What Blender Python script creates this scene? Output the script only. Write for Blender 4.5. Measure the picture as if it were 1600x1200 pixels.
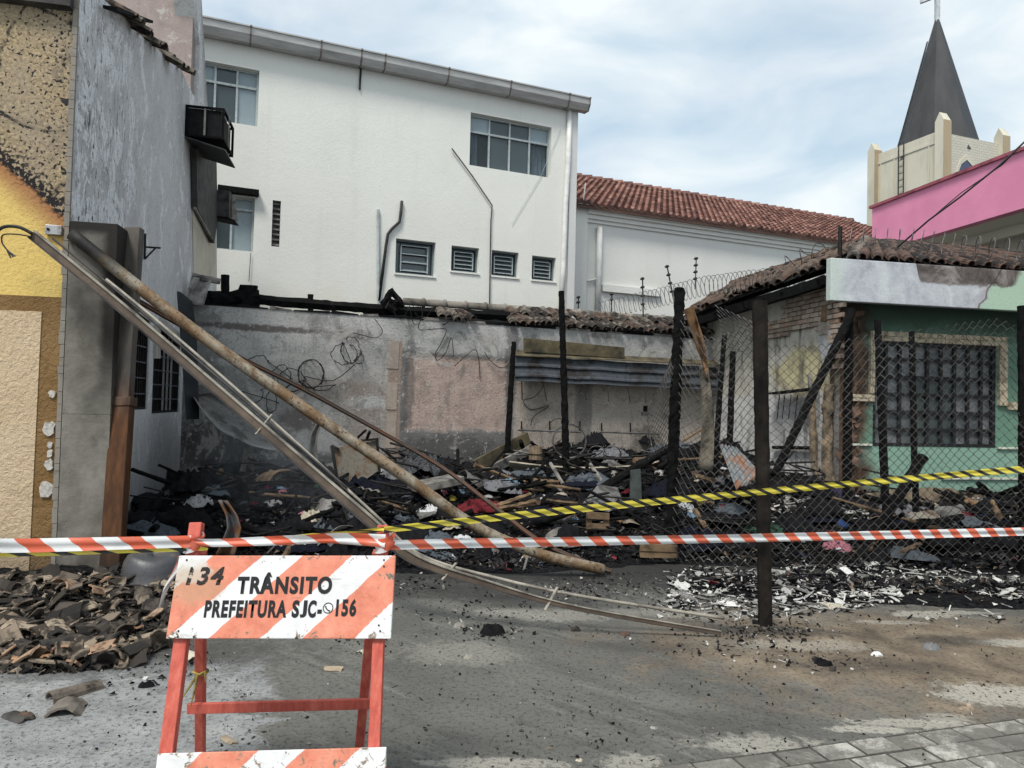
import bpy, bmesh, math, random
from mathutils import Vector, Matrix, noise as mnoise
for o in list(bpy.data.objects): bpy.data.objects.remove(o)
S = bpy.context.scene; C = S.collection
# ------------------------------------------------------------------ camera
F = 1120.0; TILT = math.atan(30/F); ROLL = 0.024; CAMH = 1.6
CR = Matrix.Rotation(math.pi/2+TILT, 3, 'X') @ Matrix.Rotation(ROLL, 3, 'Z')
CP = Vector((0, 0, CAMH))
cam = bpy.data.cameras.new('camera'); camo = bpy.data.objects.new('camera', cam); C.objects.link(camo)
cam.sensor_fit = 'HORIZONTAL'; cam.sensor_width = 36; cam.lens = 36*F/1600; cam.clip_start = .05; cam.clip_end = 900
camo.matrix_world = Matrix.Translation(CP) @ CR.to_4x4(); S.camera = camo
# ------------------------------------------------------------------ sky, sun, exposure
SUN_EL, SUN_AZ = math.radians(58), math.radians(-155)     # high, behind the camera to the left
w = bpy.data.worlds.new('World'); S.world = w; w.use_nodes = True
nt = w.node_tree; N = nt.nodes; L = nt.links; N.clear()
wo = N.new('ShaderNodeOutputWorld'); bg = N.new('ShaderNodeBackground'); L.new(bg.outputs[0], wo.inputs[0])
sky = N.new('ShaderNodeTexSky'); sky.sky_type = 'NISHITA'; sky.sun_disc = False
sky.sun_elevation = SUN_EL; sky.sun_rotation = SUN_AZ; sky.air_density = 1.2; sky.dust_density = 1.5
tc = N.new('ShaderNodeTexCoord'); mp = N.new('ShaderNodeMapping'); mp.inputs['Scale'].default_value = (1.0, 1.0, 2.2)
mp.inputs['Rotation'].default_value = (0.2, 0.15, 0.6)
L.new(tc.outputs['Generated'], mp.inputs[0])
cn = N.new('ShaderNodeTexNoise'); cn.inputs['Scale'].default_value = 2.3; cn.inputs['Detail'].default_value = 7; cn.inputs['Roughness'].default_value = .52
cn.inputs['Distortion'].default_value = .35
L.new(mp.outputs[0], cn.inputs['Vector'])
cr = N.new('ShaderNodeValToRGB'); cr.color_ramp.interpolation = 'EASE'
cr.color_ramp.elements[0].position = .33; cr.color_ramp.elements[0].color = (.72, .72, .72, 1)
cr.color_ramp.elements[1].position = .62; cr.color_ramp.elements[1].color = (1, 1, 1, 1)
L.new(cn.outputs[0], cr.inputs[0])
cn2 = N.new('ShaderNodeTexNoise'); cn2.inputs['Scale'].default_value = 4.6; cn2.inputs['Detail'].default_value = 6; cn2.inputs['Distortion'].default_value = .5
L.new(mp.outputs[0], cn2.inputs['Vector'])
cc = N.new('ShaderNodeValToRGB')
cc.color_ramp.elements[0].position = .34; cc.color_ramp.elements[0].color = (3.7, 4.7, 5.5, 1)
cc.color_ramp.elements[1].position = .66; cc.color_ramp.elements[1].color = (6.0, 6.4, 6.55, 1)
L.new(cn2.outputs[0], cc.inputs[0])
mx = N.new('ShaderNodeMix'); mx.data_type = 'RGBA'
L.new(cr.outputs[0], mx.inputs[0]); L.new(sky.outputs[0], mx.inputs[6]); L.new(cc.outputs[0], mx.inputs[7])
L.new(mx.outputs[2], bg.inputs[0]); bg.inputs[1].default_value = .1
sl = bpy.data.lights.new('sun', 'SUN'); sl.energy = 2.3; sl.angle = math.radians(16); sl.color = (1, .965, .91)
so = bpy.data.objects.new('sun', sl); C.objects.link(so)
sd = Vector((math.sin(SUN_AZ)*math.cos(SUN_EL), math.cos(SUN_AZ)*math.cos(SUN_EL), math.sin(SUN_EL)))
so.rotation_euler = sd.to_track_quat('Z', 'Y').to_euler()
S.view_settings.view_transform = 'Standard'; S.view_settings.look = 'None'; S.view_settings.exposure = 0.65; S.view_settings.gamma = 1
S.view_settings.use_curve_mapping = False
S.render.engine = 'CYCLES'; cy = S.cycles; cy.max_bounces = 4; cy.diffuse_bounces = 2; cy.glossy_bounces = 2; cy.transmission_bounces = 2; cy.transparent_max_bounces = 6
cy.caustics_reflective = False; cy.caustics_refractive = False; cy.use_adaptive_sampling = True; cy.adaptive_threshold = .016; cy.use_denoising = True
# ------------------------------------------------------------------ rays from the picture, wall frames
def ray(px, py): return CR @ Vector(((px-800)/F, -(py-600)/F, -1))
def P(px, py, Y):
    r = ray(px, py); return CP + r*(Y/r.y)
def G(px, py, z=0.0):
    r = ray(px, py); return CP + r*((z-CAMH)/r.z)
class WF:                                   # a vertical wall plane: s along, z up, off outwards
    def __init__(self, p, a):
        self.p = Vector((p[0], p[1], 0)); self.a = a
        self.d = Vector((math.cos(a), math.sin(a), 0)); self.n = Vector((math.sin(a), -math.cos(a), 0))
        self.M = Matrix.Translation(self.p) @ Matrix.Rotation(a, 4, 'Z')
    def px(self, px, py, off=0):
        r = ray(px, py); q = self.p + self.n*off
        t = (q-CP).dot(self.n)/r.dot(self.n); h = CP + r*t
        return ((h-self.p).dot(self.d), h.z)
    def pt(self, s, z, off=0): return self.p + self.d*s + self.n*off + Vector((0, 0, z))
    def at(self, px, py, off=0):
        s, z = self.px(px, py, off); return self.pt(s, z, off)
def wf2(a, b): return WF((a.x, a.y), math.atan2(b.y-a.y, b.x-a.x))
def lerp(a, b, t): return a+(b-a)*t
def sstep(t):
    t = max(0, min(1, t)); return t*t*(3-2*t)
# ------------------------------------------------------------------ mesh builder (world coordinates)
WM = {}
class MB:
    def __init__(self): self.v = []; self.f = []; self.uv = {}
    def add(self, vs, fs):
        o = len(self.v); self.v += [Vector(q) for q in vs]; self.f += [tuple(i+o for i in q) for q in fs]; return self
    def box(self, x0, x1, y0, y1, z0, z1, M=None):
        vs = [Vector((x, y, z)) for z in (z0, z1) for y in (y0, y1) for x in (x0, x1)]
        if M: vs = [M @ q for q in vs]
        return self.add(vs, [(0,2,3,1),(4,5,7,6),(0,1,5,4),(2,6,7,3),(0,4,6,2),(1,3,7,5)])
    def wbox(self, W, s0, s1, z0, z1, o0, o1): return self.box(s0, s1, -o1, -o0, z0, z1, W.M)
    def bar(self, p, q, w, h, up=(0,0,1)):
        d = (q-p).normalized(); r = d.cross(Vector(up))
        if r.length < 1e-4: r = d.cross(Vector((0,1,0)))
        r.normalize(); u = r.cross(d)
        vs = [e + r*a*w/2 + u*b*h/2 for e in (p, q) for a, b in ((-1,-1),(1,-1),(1,1),(-1,1))]
        return self.add(vs, [(0,1,2,3),(7,6,5,4),(0,4,5,1),(1,5,6,2),(2,6,7,3),(3,7,4,0)])
    def tube(self, pts, r, n=8, cap=True, jit=0, seed=0):
        rnd = random.Random(seed); m = len(pts); rs = r if isinstance(r, (list, tuple)) else [r]*m
        o = len(self.v); prev = None
        for i, p in enumerate(pts):
            d = (pts[min(i+1, m-1)]-pts[max(i-1, 0)])
            d = d.normalized() if d.length > 1e-9 else Vector((0,0,1))
            if prev is None:
                a = d.cross(Vector((0,0,1)));
                if a.length < 1e-3: a = d.cross(Vector((0,1,0)))
            else: a = prev - d*prev.dot(d)
            if a.length < 1e-6: a = d.orthogonal()
            a.normalize(); prev = a; b = d.cross(a)
            for k in range(n):
                t = 2*math.pi*k/n; R = rs[i]*(1+jit*(rnd.random()*2-1))
                self.v.append(p + (a*math.cos(t)+b*math.sin(t))*R)
        for i in range(m-1):
            for k in range(n):
                k2 = (k+1) % n
                self.f.append((o+i*n+k, o+i*n+k2, o+(i+1)*n+k2, o+(i+1)*n+k))
        if cap:
            self.f.append(tuple(o+k for k in reversed(range(n)))); self.f.append(tuple(o+(m-1)*n+k for k in range(n)))
        return self
    def prism(self, pts, ext):                # planar polygon pushed along ext
        n = len(pts); pts = [Vector(p) for p in pts]; e = Vector(ext)
        return self.add(pts+[p+e for p in pts], [tuple(range(n)), tuple(reversed(range(n, 2*n)))]+[(i, n+i, n+(i+1) % n, (i+1) % n) for i in range(n)])
    def wpoly(self, W, sz, o0, o1): return self.prism([W.pt(s, z, o0) for s, z in sz], W.n*(o1-o0))
    def grid(self, fn, nu, nv, thick=0, uvf=None):
        o = len(self.v); q = [fn(i/nu, j/nv) for j in range(nv+1) for i in range(nu+1)]
        self.v += q; k = nu+1
        if uvf:
            for j in range(nv+1):
                for i in range(nu+1): self.uv[o+j*k+i] = uvf(i/nu, j/nv)
        for j in range(nv):
            for i in range(nu): self.f.append((o+j*k+i, o+j*k+i+1, o+(j+1)*k+i+1, o+(j+1)*k+i))
        if thick:
            o2 = len(self.v); m = len(q); nr = [Vector() for _ in q]
            for j in range(nv):
                for i in range(nu):
                    ids = (j*k+i, j*k+i+1, (j+1)*k+i+1, (j+1)*k+i)
                    c = (q[ids[2]]-q[ids[0]]).cross(q[ids[3]]-q[ids[1]])
                    for t in ids: nr[t] += c
            for t in range(m): self.v.append(q[t] - (nr[t].normalized() if nr[t].length > 0 else Vector((0,0,1)))*thick)
            if uvf:
                for t in range(m): self.uv[o2+t] = self.uv[o+t]
            for j in range(nv):
                for i in range(nu): self.f.append((o2+(j+1)*k+i, o2+(j+1)*k+i+1, o2+j*k+i+1, o2+j*k+i))
            rim = [i for i in range(k)] + [j*k+nu for j in range(1, nv+1)] + [nv*k+i for i in range(nu-1, -1, -1)] + [j*k for j in range(nv-1, 0, -1)]
            for a, b in zip(rim, rim[1:]+rim[:1]): self.f.append((o+b, o+a, o2+a, o2+b))
        return self
    def mesh(self, name, Minv=None, smooth=False):
        me = bpy.data.meshes.new(name)
        vs = [Minv @ q for q in self.v] if Minv else self.v
        me.from_pydata([tuple(q) for q in vs], [], self.f)
        if self.uv:
            ul = me.uv_layers.new(name='UVMap')
            for lp in me.loops: ul.data[lp.index].uv = self.uv.get(lp.vertex_index, (0, 0))
        if smooth:
            for p in me.polygons: p.use_smooth = True
        me.update(); return me
def tag(o, label, cat, group=None, kind=None):
    if label: o['label'] = label
    if cat: o['category'] = cat
    if group: o['group'] = group
    if kind: o['kind'] = kind
    return o
def thing(name, label, cat, M, group=None):
    o = bpy.data.objects.new(name, None); C.objects.link(o); o.empty_display_size = .2
    if not isinstance(M, Matrix): M = Matrix.Translation(M)
    o.matrix_world = M; WM[o.name] = M.copy(); return tag(o, label, cat, group)
def part(mb, name, mat, parent, smooth=False, bevel=0, label=None):
    M = WM[parent.name]; me = mb.mesh(name, M.inverted(), smooth); me.materials.append(mat)
    o = bpy.data.objects.new(name, me); C.objects.link(o); o.parent = parent; WM[o.name] = M
    if bevel:
        b = o.modifiers.new('bevel', 'BEVEL'); b.width = bevel; b.segments = 2; b.limit_method = 'ANGLE'
    if label: o['label'] = label
    return o
def solo(mb, name, mat, label, cat, M=None, group=None, kind=None, smooth=False, bevel=0):
    if M is None:
        xs = [q.x for q in mb.v]; ys = [q.y for q in mb.v]; M = Vector(((min(xs)+max(xs))/2, (min(ys)+max(ys))/2, min(q.z for q in mb.v)))
    if not isinstance(M, Matrix): M = Matrix.Translation(M)
    me = mb.mesh(name, M.inverted(), smooth); me.materials.append(mat)
    o = bpy.data.objects.new(name, me); C.objects.link(o); o.matrix_world = M; WM[o.name] = M.copy()
    if bevel:
        b = o.modifiers.new('bevel', 'BEVEL'); b.width = bevel; b.segments = 2; b.limit_method = 'ANGLE'
    return tag(o, label, cat, group, kind)
def inst(me, name, M, parent=None):           # one more object on a shared mesh; M in world space
    o = bpy.data.objects.new(name, me); C.objects.link(o)
    if parent: o.parent = parent; o.matrix_local = WM[parent.name].inverted() @ M
    else: o.matrix_world = M
    return o
def holes(mb, W, s0, s1, z0, z1, hs, o0, o1):  # wall slab with rectangular openings
    ss = sorted({s0, s1, *[min(max(v, s0), s1) for h in hs for v in h[:2]]}); zs = sorted({z0, z1, *[min(max(v, z0), z1) for h in hs for v in h[2:4]]})
    for a, b in zip(ss, ss[1:]):
        run = None
        for c, d in list(zip(zs, zs[1:]))+[(None, None)]:
            solid = c is not None and not any(h[0] < (a+b)/2 < h[1] and h[2] < (c+d)/2 < h[3] for h in hs)
            if solid: run = (run[0], d) if run else (c, d)
            elif run: mb.wbox(W, a, b, run[0], run[1], o0, o1); run = None
    return mb
# ------------------------------------------------------------------ materials
class NT:
    def __init__(self, name, rough=.8, spec=.3, metal=0):
        self.m = bpy.data.materials.new(name); self.m.use_nodes = True; self.t = self.m.node_tree
        self.b = self.t.nodes['Principled BSDF']; self.b.inputs['Roughness'].default_value = rough
        self.b.inputs['Specular IOR Level'].default_value = spec; self.b.inputs['Metallic'].default_value = metal
        self.tc = self.t.nodes.new('ShaderNodeTexCoord')
    def n(self, t): return self.t.nodes.new(t)
    def l(self, a, b):
        if isinstance(a, (int, float)): b.default_value = a
        elif isinstance(a, tuple): b.default_value = (*a, 1) if len(a) == 3 and b.type == 'RGBA' else a
        else: self.t.links.new(a, b)
    @property
    def obj(self): return self.tc.outputs['Object']
    @property
    def pos(self):
        if not hasattr(self, '_g'): self._g = self.n('ShaderNodeNewGeometry')
        return self._g.outputs['Position']
    @property
    def isl(self):
        self.pos; return self._g.outputs['Random Per Island']
    def oi(self):
        return self.n('ShaderNodeObjectInfo').outputs['Random']
    def mapped(self, v, sc=(1,1,1), rot=(0,0,0), loc=(0,0,0)):
        m = self.n('ShaderNodeMapping'); self.l(v, m.inputs[0]); m.inputs['Scale'].default_value = sc; m.inputs['Rotation'].default_value = rot; m.inputs['Location'].default_value = loc
        return m.outputs[0]
    def noise(self, v, sc, det=4, rough=.55, dist=0):
        x = self.n('ShaderNodeTexNoise'); self.l(v, x.inputs['Vector']); x.inputs['Scale'].default_value = sc; x.inputs['Detail'].default_value = det
        x.inputs['Roughness'].default_value = rough; x.inputs['Distortion'].default_value = dist; return x.outputs[0]
    def vor(self, v, sc, feat='F1', rnd=1, out='Distance'):
        x = self.n('ShaderNodeTexVoronoi'); x.feature = feat; self.l(v, x.inputs['Vector']); x.inputs['Scale'].default_value = sc; x.inputs['Randomness'].default_value = rnd; return x.outputs[out]
    def ramp(self, v, st, interp='LINEAR'):
        x = self.n('ShaderNodeValToRGB'); self.l(v, x.inputs[0]); e = x.color_ramp.elements; x.color_ramp.interpolation = interp
        while len(e) < len(st): e.new(.5)
        for k, (p, c) in zip(e, st): k.position = p; k.color = (*c, 1) if isinstance(c, tuple) else (c, c, c, 1)
        return x.outputs[0]
    def mix(self, f, a, b, mode='MIX'):
        x = self.n('ShaderNodeMix'); x.data_type = 'RGBA'; x.blend_type = mode
        self.l(f, x.inputs[0]); self.l(a, x.inputs[6]); self.l(b, x.inputs[7]); return x.outputs[2]
    def math(self, op, a, b=0, c=0, clamp=False):
        x = self.n('ShaderNodeMath'); x.operation = op; x.use_clamp = clamp
        self.l(a, x.inputs[0]); self.l(b, x.inputs[1]); self.l(c, x.inputs[2]); return x.outputs[0]
    def sep(self, v):
        x = self.n('ShaderNodeSeparateXYZ'); self.l(v, x.inputs[0]); return x.outputs[0], x.outputs[1], x.outputs[2]
    def ss(self, v, a, b, lo=0, hi=1):
        x = self.n('ShaderNodeMapRange'); x.interpolation_type = 'SMOOTHSTEP'; self.l(v, x.inputs[0])
        x.inputs[1].default_value = a; x.inputs[2].default_value = b; x.inputs[3].default_value = lo; x.inputs[4].default_value = hi; return x.outputs[0]
    def blob(self, v, c, r, nz=None, amp=.5, soft=.4):   # 1 inside an ellipsoid with a ragged rim
        d = self.mapped(v, tuple(1/k for k in r), (0,0,0), tuple(-q/k for q, k in zip(c, r)))
        x = self.n('ShaderNodeVectorMath'); x.operation = 'LENGTH'; self.l(d, x.inputs[0]); o = x.outputs['Value']
        if nz is not None: o = self.math('ADD', o, self.math('MULTIPLY', self.math('SUBTRACT', nz, .5), amp*2))
        return self.ss(o, 1-soft/2, 1+soft/2, 1, 0)
    def bump(self, h, st=.3, d=.02):
        x = self.n('ShaderNodeBump'); x.inputs['Strength'].default_value = st; x.inputs['Distance'].default_value = d
        self.l(h, x.inputs['Height']); self.t.links.new(x.outputs[0], self.b.inputs['Normal']); return self
    def col(self, c): self.l(c, self.b.inputs['Base Color']); return self
    def rgh(self, r): self.l(r, self.b.inputs['Roughness']); return self
def plain(name, c, var=.25, sc=8, rough=.7, metal=0, spec=.3, bst=.2, bd=.01, obj=False, c2=None):
    a = NT(name, rough, spec, metal); v = a.obj if obj else a.pos
    z = a.noise(v, sc, 6, .6); z2 = a.noise(v, sc*6, 4, .6)
    lo = c2 if c2 else tuple(k*(1-var*1.6) for k in c); hi = tuple(min(1, k*(1+var)) for k in c)
    q = a.ramp(z, [(.32, lo), (.5, c), (.7, hi)]); q = a.mix(a.math('MULTIPLY', a.ss(z2, .45, .7), .35), q, tuple(k*.6 for k in c))
    return a.col(q).bump(a.math('ADD', z, z2), bst, bd).m
def plaster(name, base, dark, light=None, streak=.5, blot=.5, sc=1.2, grime=.6, bst=.35, rough=.85):
    a = NT(name, rough, .2); v = a.obj
    big = a.noise(v, sc, 7, .6, .3); fine = a.noise(v, sc*14, 5, .65); st = a.noise(a.mapped(v, (3, 3, .25)), sc*2, 6, .6)
    q = a.mix(a.math('MULTIPLY', a.ss(big, .45, .68), blot), base, dark)
    q = a.mix(a.math('MULTIPLY', a.ss(st, .52, .72), streak), q, dark)
    if light: q = a.mix(a.math('MULTIPLY', a.ss(a.noise(v, sc*2.7, 8, .7, .6), .56, .62), .7), q, light)
    q = a.mix(a.math('MULTIPLY', a.ss(fine, .5, .75), grime*.5), q, tuple(k*.55 for k in dark))
    return a.col(q).bump(a.math('ADD', fine, a.math('MULTIPLY', big, .6)), bst, .012).m
def char(name, lo=.003, hi=.014, obj=False, rough=.88):
    a = NT(name, rough, .12); v = a.obj if obj else a.pos
    vo = a.vor(a.mapped(v, (1, 1, .6)), 55, 'DISTANCE_TO_EDGE'); z = a.noise(v, 9, 6, .65)
    q = a.ramp(z, [(.3, (lo, lo, lo*1.05)), (.62, (hi*.6, hi*.58, hi*.58)), (.8, (hi*2.4, hi*2.3, hi*2.3))])
    return a.col(q).bump(a.math('ADD', a.ss(vo, 0, .12), z), .6, .012).m
def metalm(name, c, rust, amt=.5, sc=3, rough=.5, metal=.6, obj=False):
    a = NT(name, rough, .4, metal); v = a.obj if obj else a.pos
    z = a.noise(v, sc, 8, .68, .4); z2 = a.noise(v, sc*9, 5, .7)
    q = a.mix(a.ss(z, .62-.25*amt, .72-.25*amt), c, rust); q = a.mix(a.math('MULTIPLY', a.ss(z2, .52, .66), .5), q, tuple(k*.35 for k in rust))
    a.l(a.math('MULTIPLY', a.ss(z, .62-.25*amt, .72-.25*amt, 1, .15), metal), a.b.inputs['Metallic'])
    return a.col(q).bump(a.math('ADD', z, z2), .3, .006).rgh(a.ss(z, .3, .7, rough*.8, min(1, rough*1.4))).m
M_char = char('charred_wood'); M_charo = char('charred_wood_loose', obj=True)
M_soot = plain('soot', (.008, .008, .009), .5, 6, .92, spec=.12)
M_ash = plain('ash_grey_wood', (.2, .185, .165), .4, 7, .9, c2=(.04, .037, .034))
M_wood = plain('scorched_wood', (.16, .105, .06), .5, 5, .85, c2=(.02, .016, .013))
M_wire = plain('burnt_wire', (.022, .02, .019), .4, 20, .6, metal=.5)
M_wireg = plain('galvanised_wire', (.16, .155, .15), .4, 3, .55, metal=.5, c2=(.03, .026, .022))
M_dark = plain('dark_interior', (.006, .006, .007), .2, 4, .9)  # near-black colour stands in for unlit space behind openings
# ------------------------------------------------------------------ plan of the place
A11 = math.radians(11)
LC = P(97, 600, 6.0); LB = P(287, 560, 10.0)
LS = wf2(LC, LB)                                         # burnt side wall of the left building (faces right)
LF = WF((LC.x, LC.y), LS.a-math.pi/2)                    # its street front (runs left at s < 0)
BW0 = P(285, 600, 10.0); BW = WF((BW0.x, BW0.y), math.radians(22.7))     # back wall of the lot
WB0 = P(310, 600, 12.5); WB = WF((WB0.x, WB0.y), math.radians(22.7))     # white building
RB0 = P(893, 600, 16.6); RB = WF((RB0.x, RB0.y), math.radians(22.7))     # building with the red tiled roof
GC = P(1312, 600, 9.8); GF = WF((GC.x, GC.y), A11)       # green house front
GS = WF((GC.x, GC.y), A11-math.pi/2)                     # its brick side wall (s < 0 runs back)
PK0 = P(1360, 600, 16.0); PK = WF((PK0.x, PK0.y), A11-math.pi/2)         # pink building, side facing left
# ------------------------------------------------------------------ debris height field
FR = [(-6, 7.2), (-3.6, 6.9), (-2.6, 6.6), (-1.2, 6.35), (0, 6.45), (.9, 6.75), (1.6, 7.0), (2.4, 7.05), (3.6, 6.9), (5, 6.9), (9, 7.2)]
def yfront(x):
    for (a, b), (c, d) in zip(FR, FR[1:]):
        if x <= c: return lerp(b, d, max(0, (x-a)/(c-a)))
    return FR[-1][1]
BUMPS = [(2.55, 10.0, .3, .8, .8), (.5, 11.5, .22, .9, .5), (-1.7, 9.7, .16, .8, .5), (-.2, 9.3, .1, .5, .4), (1.0, 9.6, .12, .5, .5), (-3.55, 7.9, .42, .5, .7), (-3.3, 9.0, .25, .8, .7), (-1.9, 7.9, .18, .5, .4), (-.7, 8.4, .12, .8, .6), (-.9, 10.3, .2, .5, .4), (1.3, 12.2, .42, 1.3, .45),
         (3.0, 11.2, .5, .7, 1.1), (3.3, 9.4, .2, .8, .6), (1.9, 8.6, .15, .5, .5), (4.6, 8.4, .1, .8, .4), (6.2, 8.8, .15, .8, .5),
         (-3.15, 5.45, .2, .75, .5), (-2.45, 5.75, .16, .5, .4), (-4.2, 5.3, .2, .8, .5), (2.6, 6.5, .06, .8, .35), (4.3, 6.4, .06, 1.2, .35)]
def hgt(x, y):
    b = .5*sstep((y-yfront(x))/3.4); h = b
    for bx, by, a, sx, sy in BUMPS:
        q = ((x-bx)/sx)**2 + ((y-by)/sy)**2
        if q < 8: h += a*math.exp(-q)
    if h > .004:
        n = mnoise.fractal(Vector((x*1.7, y*1.7, 0)), .8, 2.1, 4); m = mnoise.fractal(Vector((x*7, y*7, 5)), .8, 2.1, 3)
        h += min(1, h*5)*(.075*n + .035*m)
    return h-.012
def D(px, py):                                          # where a picture point meets ground or debris
    r = ray(px, py); t = 2.0/r.y
    while t*r.y < 14.5:
        q = CP + r*t
        if q.z <= max(0, hgt(q.x, q.y)): return Vector((q.x, q.y, max(0, hgt(q.x, q.y))))
        t += .02
    return CP + r*(13/r.y)
# ------------------------------------------------------------------ ground
def ground_mat():
    a = NT('lot_concrete', .8, .3); v = a.pos
    big = a.noise(v, .7, 7, .62, .6); mid = a.noise(v, 3.2, 7, .65, .3); fine = a.noise(v, 38, 5, .7); grit = a.vor(v, 85)
    strk = a.noise(a.mapped(a.mapped(v, (1, 1, 1), (0, 0, .64)), (.35, 2.4, 1)), 2.4, 8, .68, .5)
    rag = a.noise(v, 8, 8, .75, .8); spk = a.noise(v, 130, 3, .6)
    q = a.ramp(big, [(.3, (.085, .084, .075)), (.5, (.125, .122, .108)), (.7, (.17, .165, .146))])
    q = a.mix(a.math('MULTIPLY', a.ss(strk, .5, .68), .6), q, (.06, .058, .052))
    q = a.mix(a.math('MULTIPLY', a.ss(a.noise(a.mapped(a.mapped(v, (1, 1, 1), (0, 0, .64)), (.3, 1.8, 1), (0, 0, 0), (3, 1, 0)), 3.0, 9, .72, .4), .52, .66), .5), q, (.24, .23, .205))
    e = G(425, 1120)                                    # pale slab, bottom left
    x, y, z = a.sep(v)
    k = a.math('ADD', a.math('SUBTRACT', a.math('MULTIPLY_ADD', y, -.35, e.x+.35*e.y), x), a.math('MULTIPLY', a.math('SUBTRACT', a.noise(v, 2.4, 6, .65, .8), .5), .9))
    slab = a.math('MULTIPLY', a.ss(k, -.04, .06), a.ss(a.math('ADD', y, a.math('MULTIPLY', mid, .5)), 4.75, 4.45))
    q = a.mix(slab, q, a.ramp(a.noise(v, 5, 8, .7), [(.3, (.17, .175, .175)), (.55, (.29, .295, .29)), (.75, (.37, .375, .365))]))
    c = G(1420, 1020)
    br = a.blob(v, (c.x+.3, c.y, 0), (1.9, .95, 1), a.noise(v, 3, 8, .7, .5), 1.0, .8)
    q = a.mix(a.math('MULTIPLY', br, .95), q, a.ramp(mid, [(.3, (.085, .062, .042)), (.5, (.18, .137, .093)), (.72, (.29, .23, .16))]))
    for (px, py, rx, ry, s) in [(1560,1085,.34,.17,.8), (1590,1005,.3,.08,.8), (1440,960,.25,.08,.7), (1500,957,.3,.05,.6), (1385,972,.25,.05,.5), (1190,1165,.3,.1,.65), (985,1190,.14,.07,.6), (770,1192,.3,.05,.6), (1420,1130,.3,.05,.7), (1355,1140,.2,.04,.8), (1480,1122,.15,.06,.5), (1500,925,.3,.1,.3), (850,960,.5,.16,.35), (720,1020,.35,.2,.25), (1100,960,.8,.12,.3), (1265,1008,.4,.12,.4)]:
        p = G(px, py); q = a.mix(a.math('MULTIPLY', a.blob(v, (p.x, p.y, 0), (rx, ry, 1), rag, 1.5, .5), s*.95), q, a.mix(fine, (.36, .335, .28), (.5, .47, .405)))
    for (px, py, rx, ry, s) in [(700,925,1.0,.25,.8), (830,940,.5,.2,.7), (1200,985,.6,.12,.8), (1480,1000,.3,.1,.7), (1360,1040,.5,.12,.5), (1000,1010,.4,.1,.4), (90,1015,1.4,.5,.6), (1110,1130,.3,.15,.3)]:
        p = G(px, py); q = a.mix(a.math('MULTIPLY', a.blob(v, (p.x, p.y, 0), (rx, ry, 1), rag, 1.4, .8), s*.85), q, (.022, .021, .02))
    q = a.mix(a.math('MULTIPLY', a.ss(fine, .5, .64), .7), q, (.035, .033, .03)); q = a.mix(a.math('MULTIPLY', a.ss(spk, .55, .7), .5), q, (.2, .195, .18)); q = a.mix(a.ss(rag, .66, .72), q, (.035, .033, .03))
    sootl = a.ss(a.math('ADD', y, a.math('MULTIPLY', a.math('SUBTRACT', rag, .5), 2.2)), 5.75, 6.7); q = a.mix(a.math('MULTIPLY', sootl, .88), q, (.018, .017, .016)); q = a.mix(a.math('MULTIPLY', a.ss(a.noise(v, 16, 6, .75, .5), .64, .68), a.ss(y, 3.4, 5.8, .1, 1)), q, (.022, .021, .02))
    q = a.mix(a.math('MULTIPLY', a.ss(grit, .16, .08), .5), q, (.3, .29, .265))
    a.rgh(a.ss(big, .3, .7, .62, .9))
    return a.col(q).bump(a.math('ADD', a.math('ADD', a.math('MULTIPLY', spk, .4), a.math('MULTIPLY', fine, .7)), mid), .9, .016).m
M_ground = ground_mat()
g = MB().box(-70, 90, -12, 130, -.4, 0); go = solo(g, 'ground', M_ground, None, None, Vector((0, 0, 0)), kind='structure')
# pavers at the kerb line, bottom right
def paver_mat():
    a = NT('paver_concrete', .85, .25); v = a.pos; r = a.oi(); mid = a.noise(v, 6, 7, .7, .4); fine = a.noise(v, 60, 4, .7)
    q = a.mix(r, (.13, .122, .105), (.21, .2, .175)); q = a.mix(a.ss(mid, .47, .6), q, a.mix(r, (.26, .245, .215), (.44, .42, .375)))
    q = a.mix(a.math('MULTIPLY', a.ss(a.noise(v, 1.6, 6, .6), .48, .62), .8), q, (.11, .105, .093))
    q = a.mix(a.math('MULTIPLY', a.ss(fine, .5, .7), .5), q, (.06, .057, .05))
    return a.col(q).bump(a.math('ADD', mid, fine), .5, .006).m
pvm = paver_mat()
pa = G(1045, 1197); pb = G(1600, 1122); PV = wf2(pa, pb)
bed = MB().wbox(PV, -3.2, 3.2, -.05, .003, .0, 1.6)
pav = solo(bed, 'pavement', plain('joint_dirt', (.06, .056, .048), .4, 12, .9), None, None, PV.M, kind='structure')
pm = MB(); q = .008
pm.add([(-.1,-.062,-.03),(.1,-.062,-.03),(.1,.062,-.03),(-.1,.062,-.03),(-.1,-.062,.004),(.1,-.062,.004),(.1,.062,.004),(-.1,.062,.004),(-.1+q,-.062+q,.011),(.1-q,-.062+q,.011),(.1-q,.062-q,.011),(-.1+q,.062-q,.011)],
       [(0,1,5,4),(1,2,6,5),(2,3,7,6),(3,0,4,7),(4,5,9,8),(5,6,10,9),(6,7,11,10),(7,4,8,11),(8,9,10,11)])
pme = pm.mesh('paver'); pme.materials.append(pvm); rr = random.Random(4)
for r in range(8):
    for c in range(-13, 14):
        s = c*.212 + (r % 2)*.1; o = .075 + r*.136
        p = PV.pt(s, .0+rr.uniform(-.005, .003), o)
        inst(pme, 'paver', Matrix.Translation(p) @ Matrix.Rotation(PV.a+rr.uniform(-.012, .012), 4, 'Z') @ Matrix.Rotation(rr.uniform(-.015, .015), 4, 'X'), pav)
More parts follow.
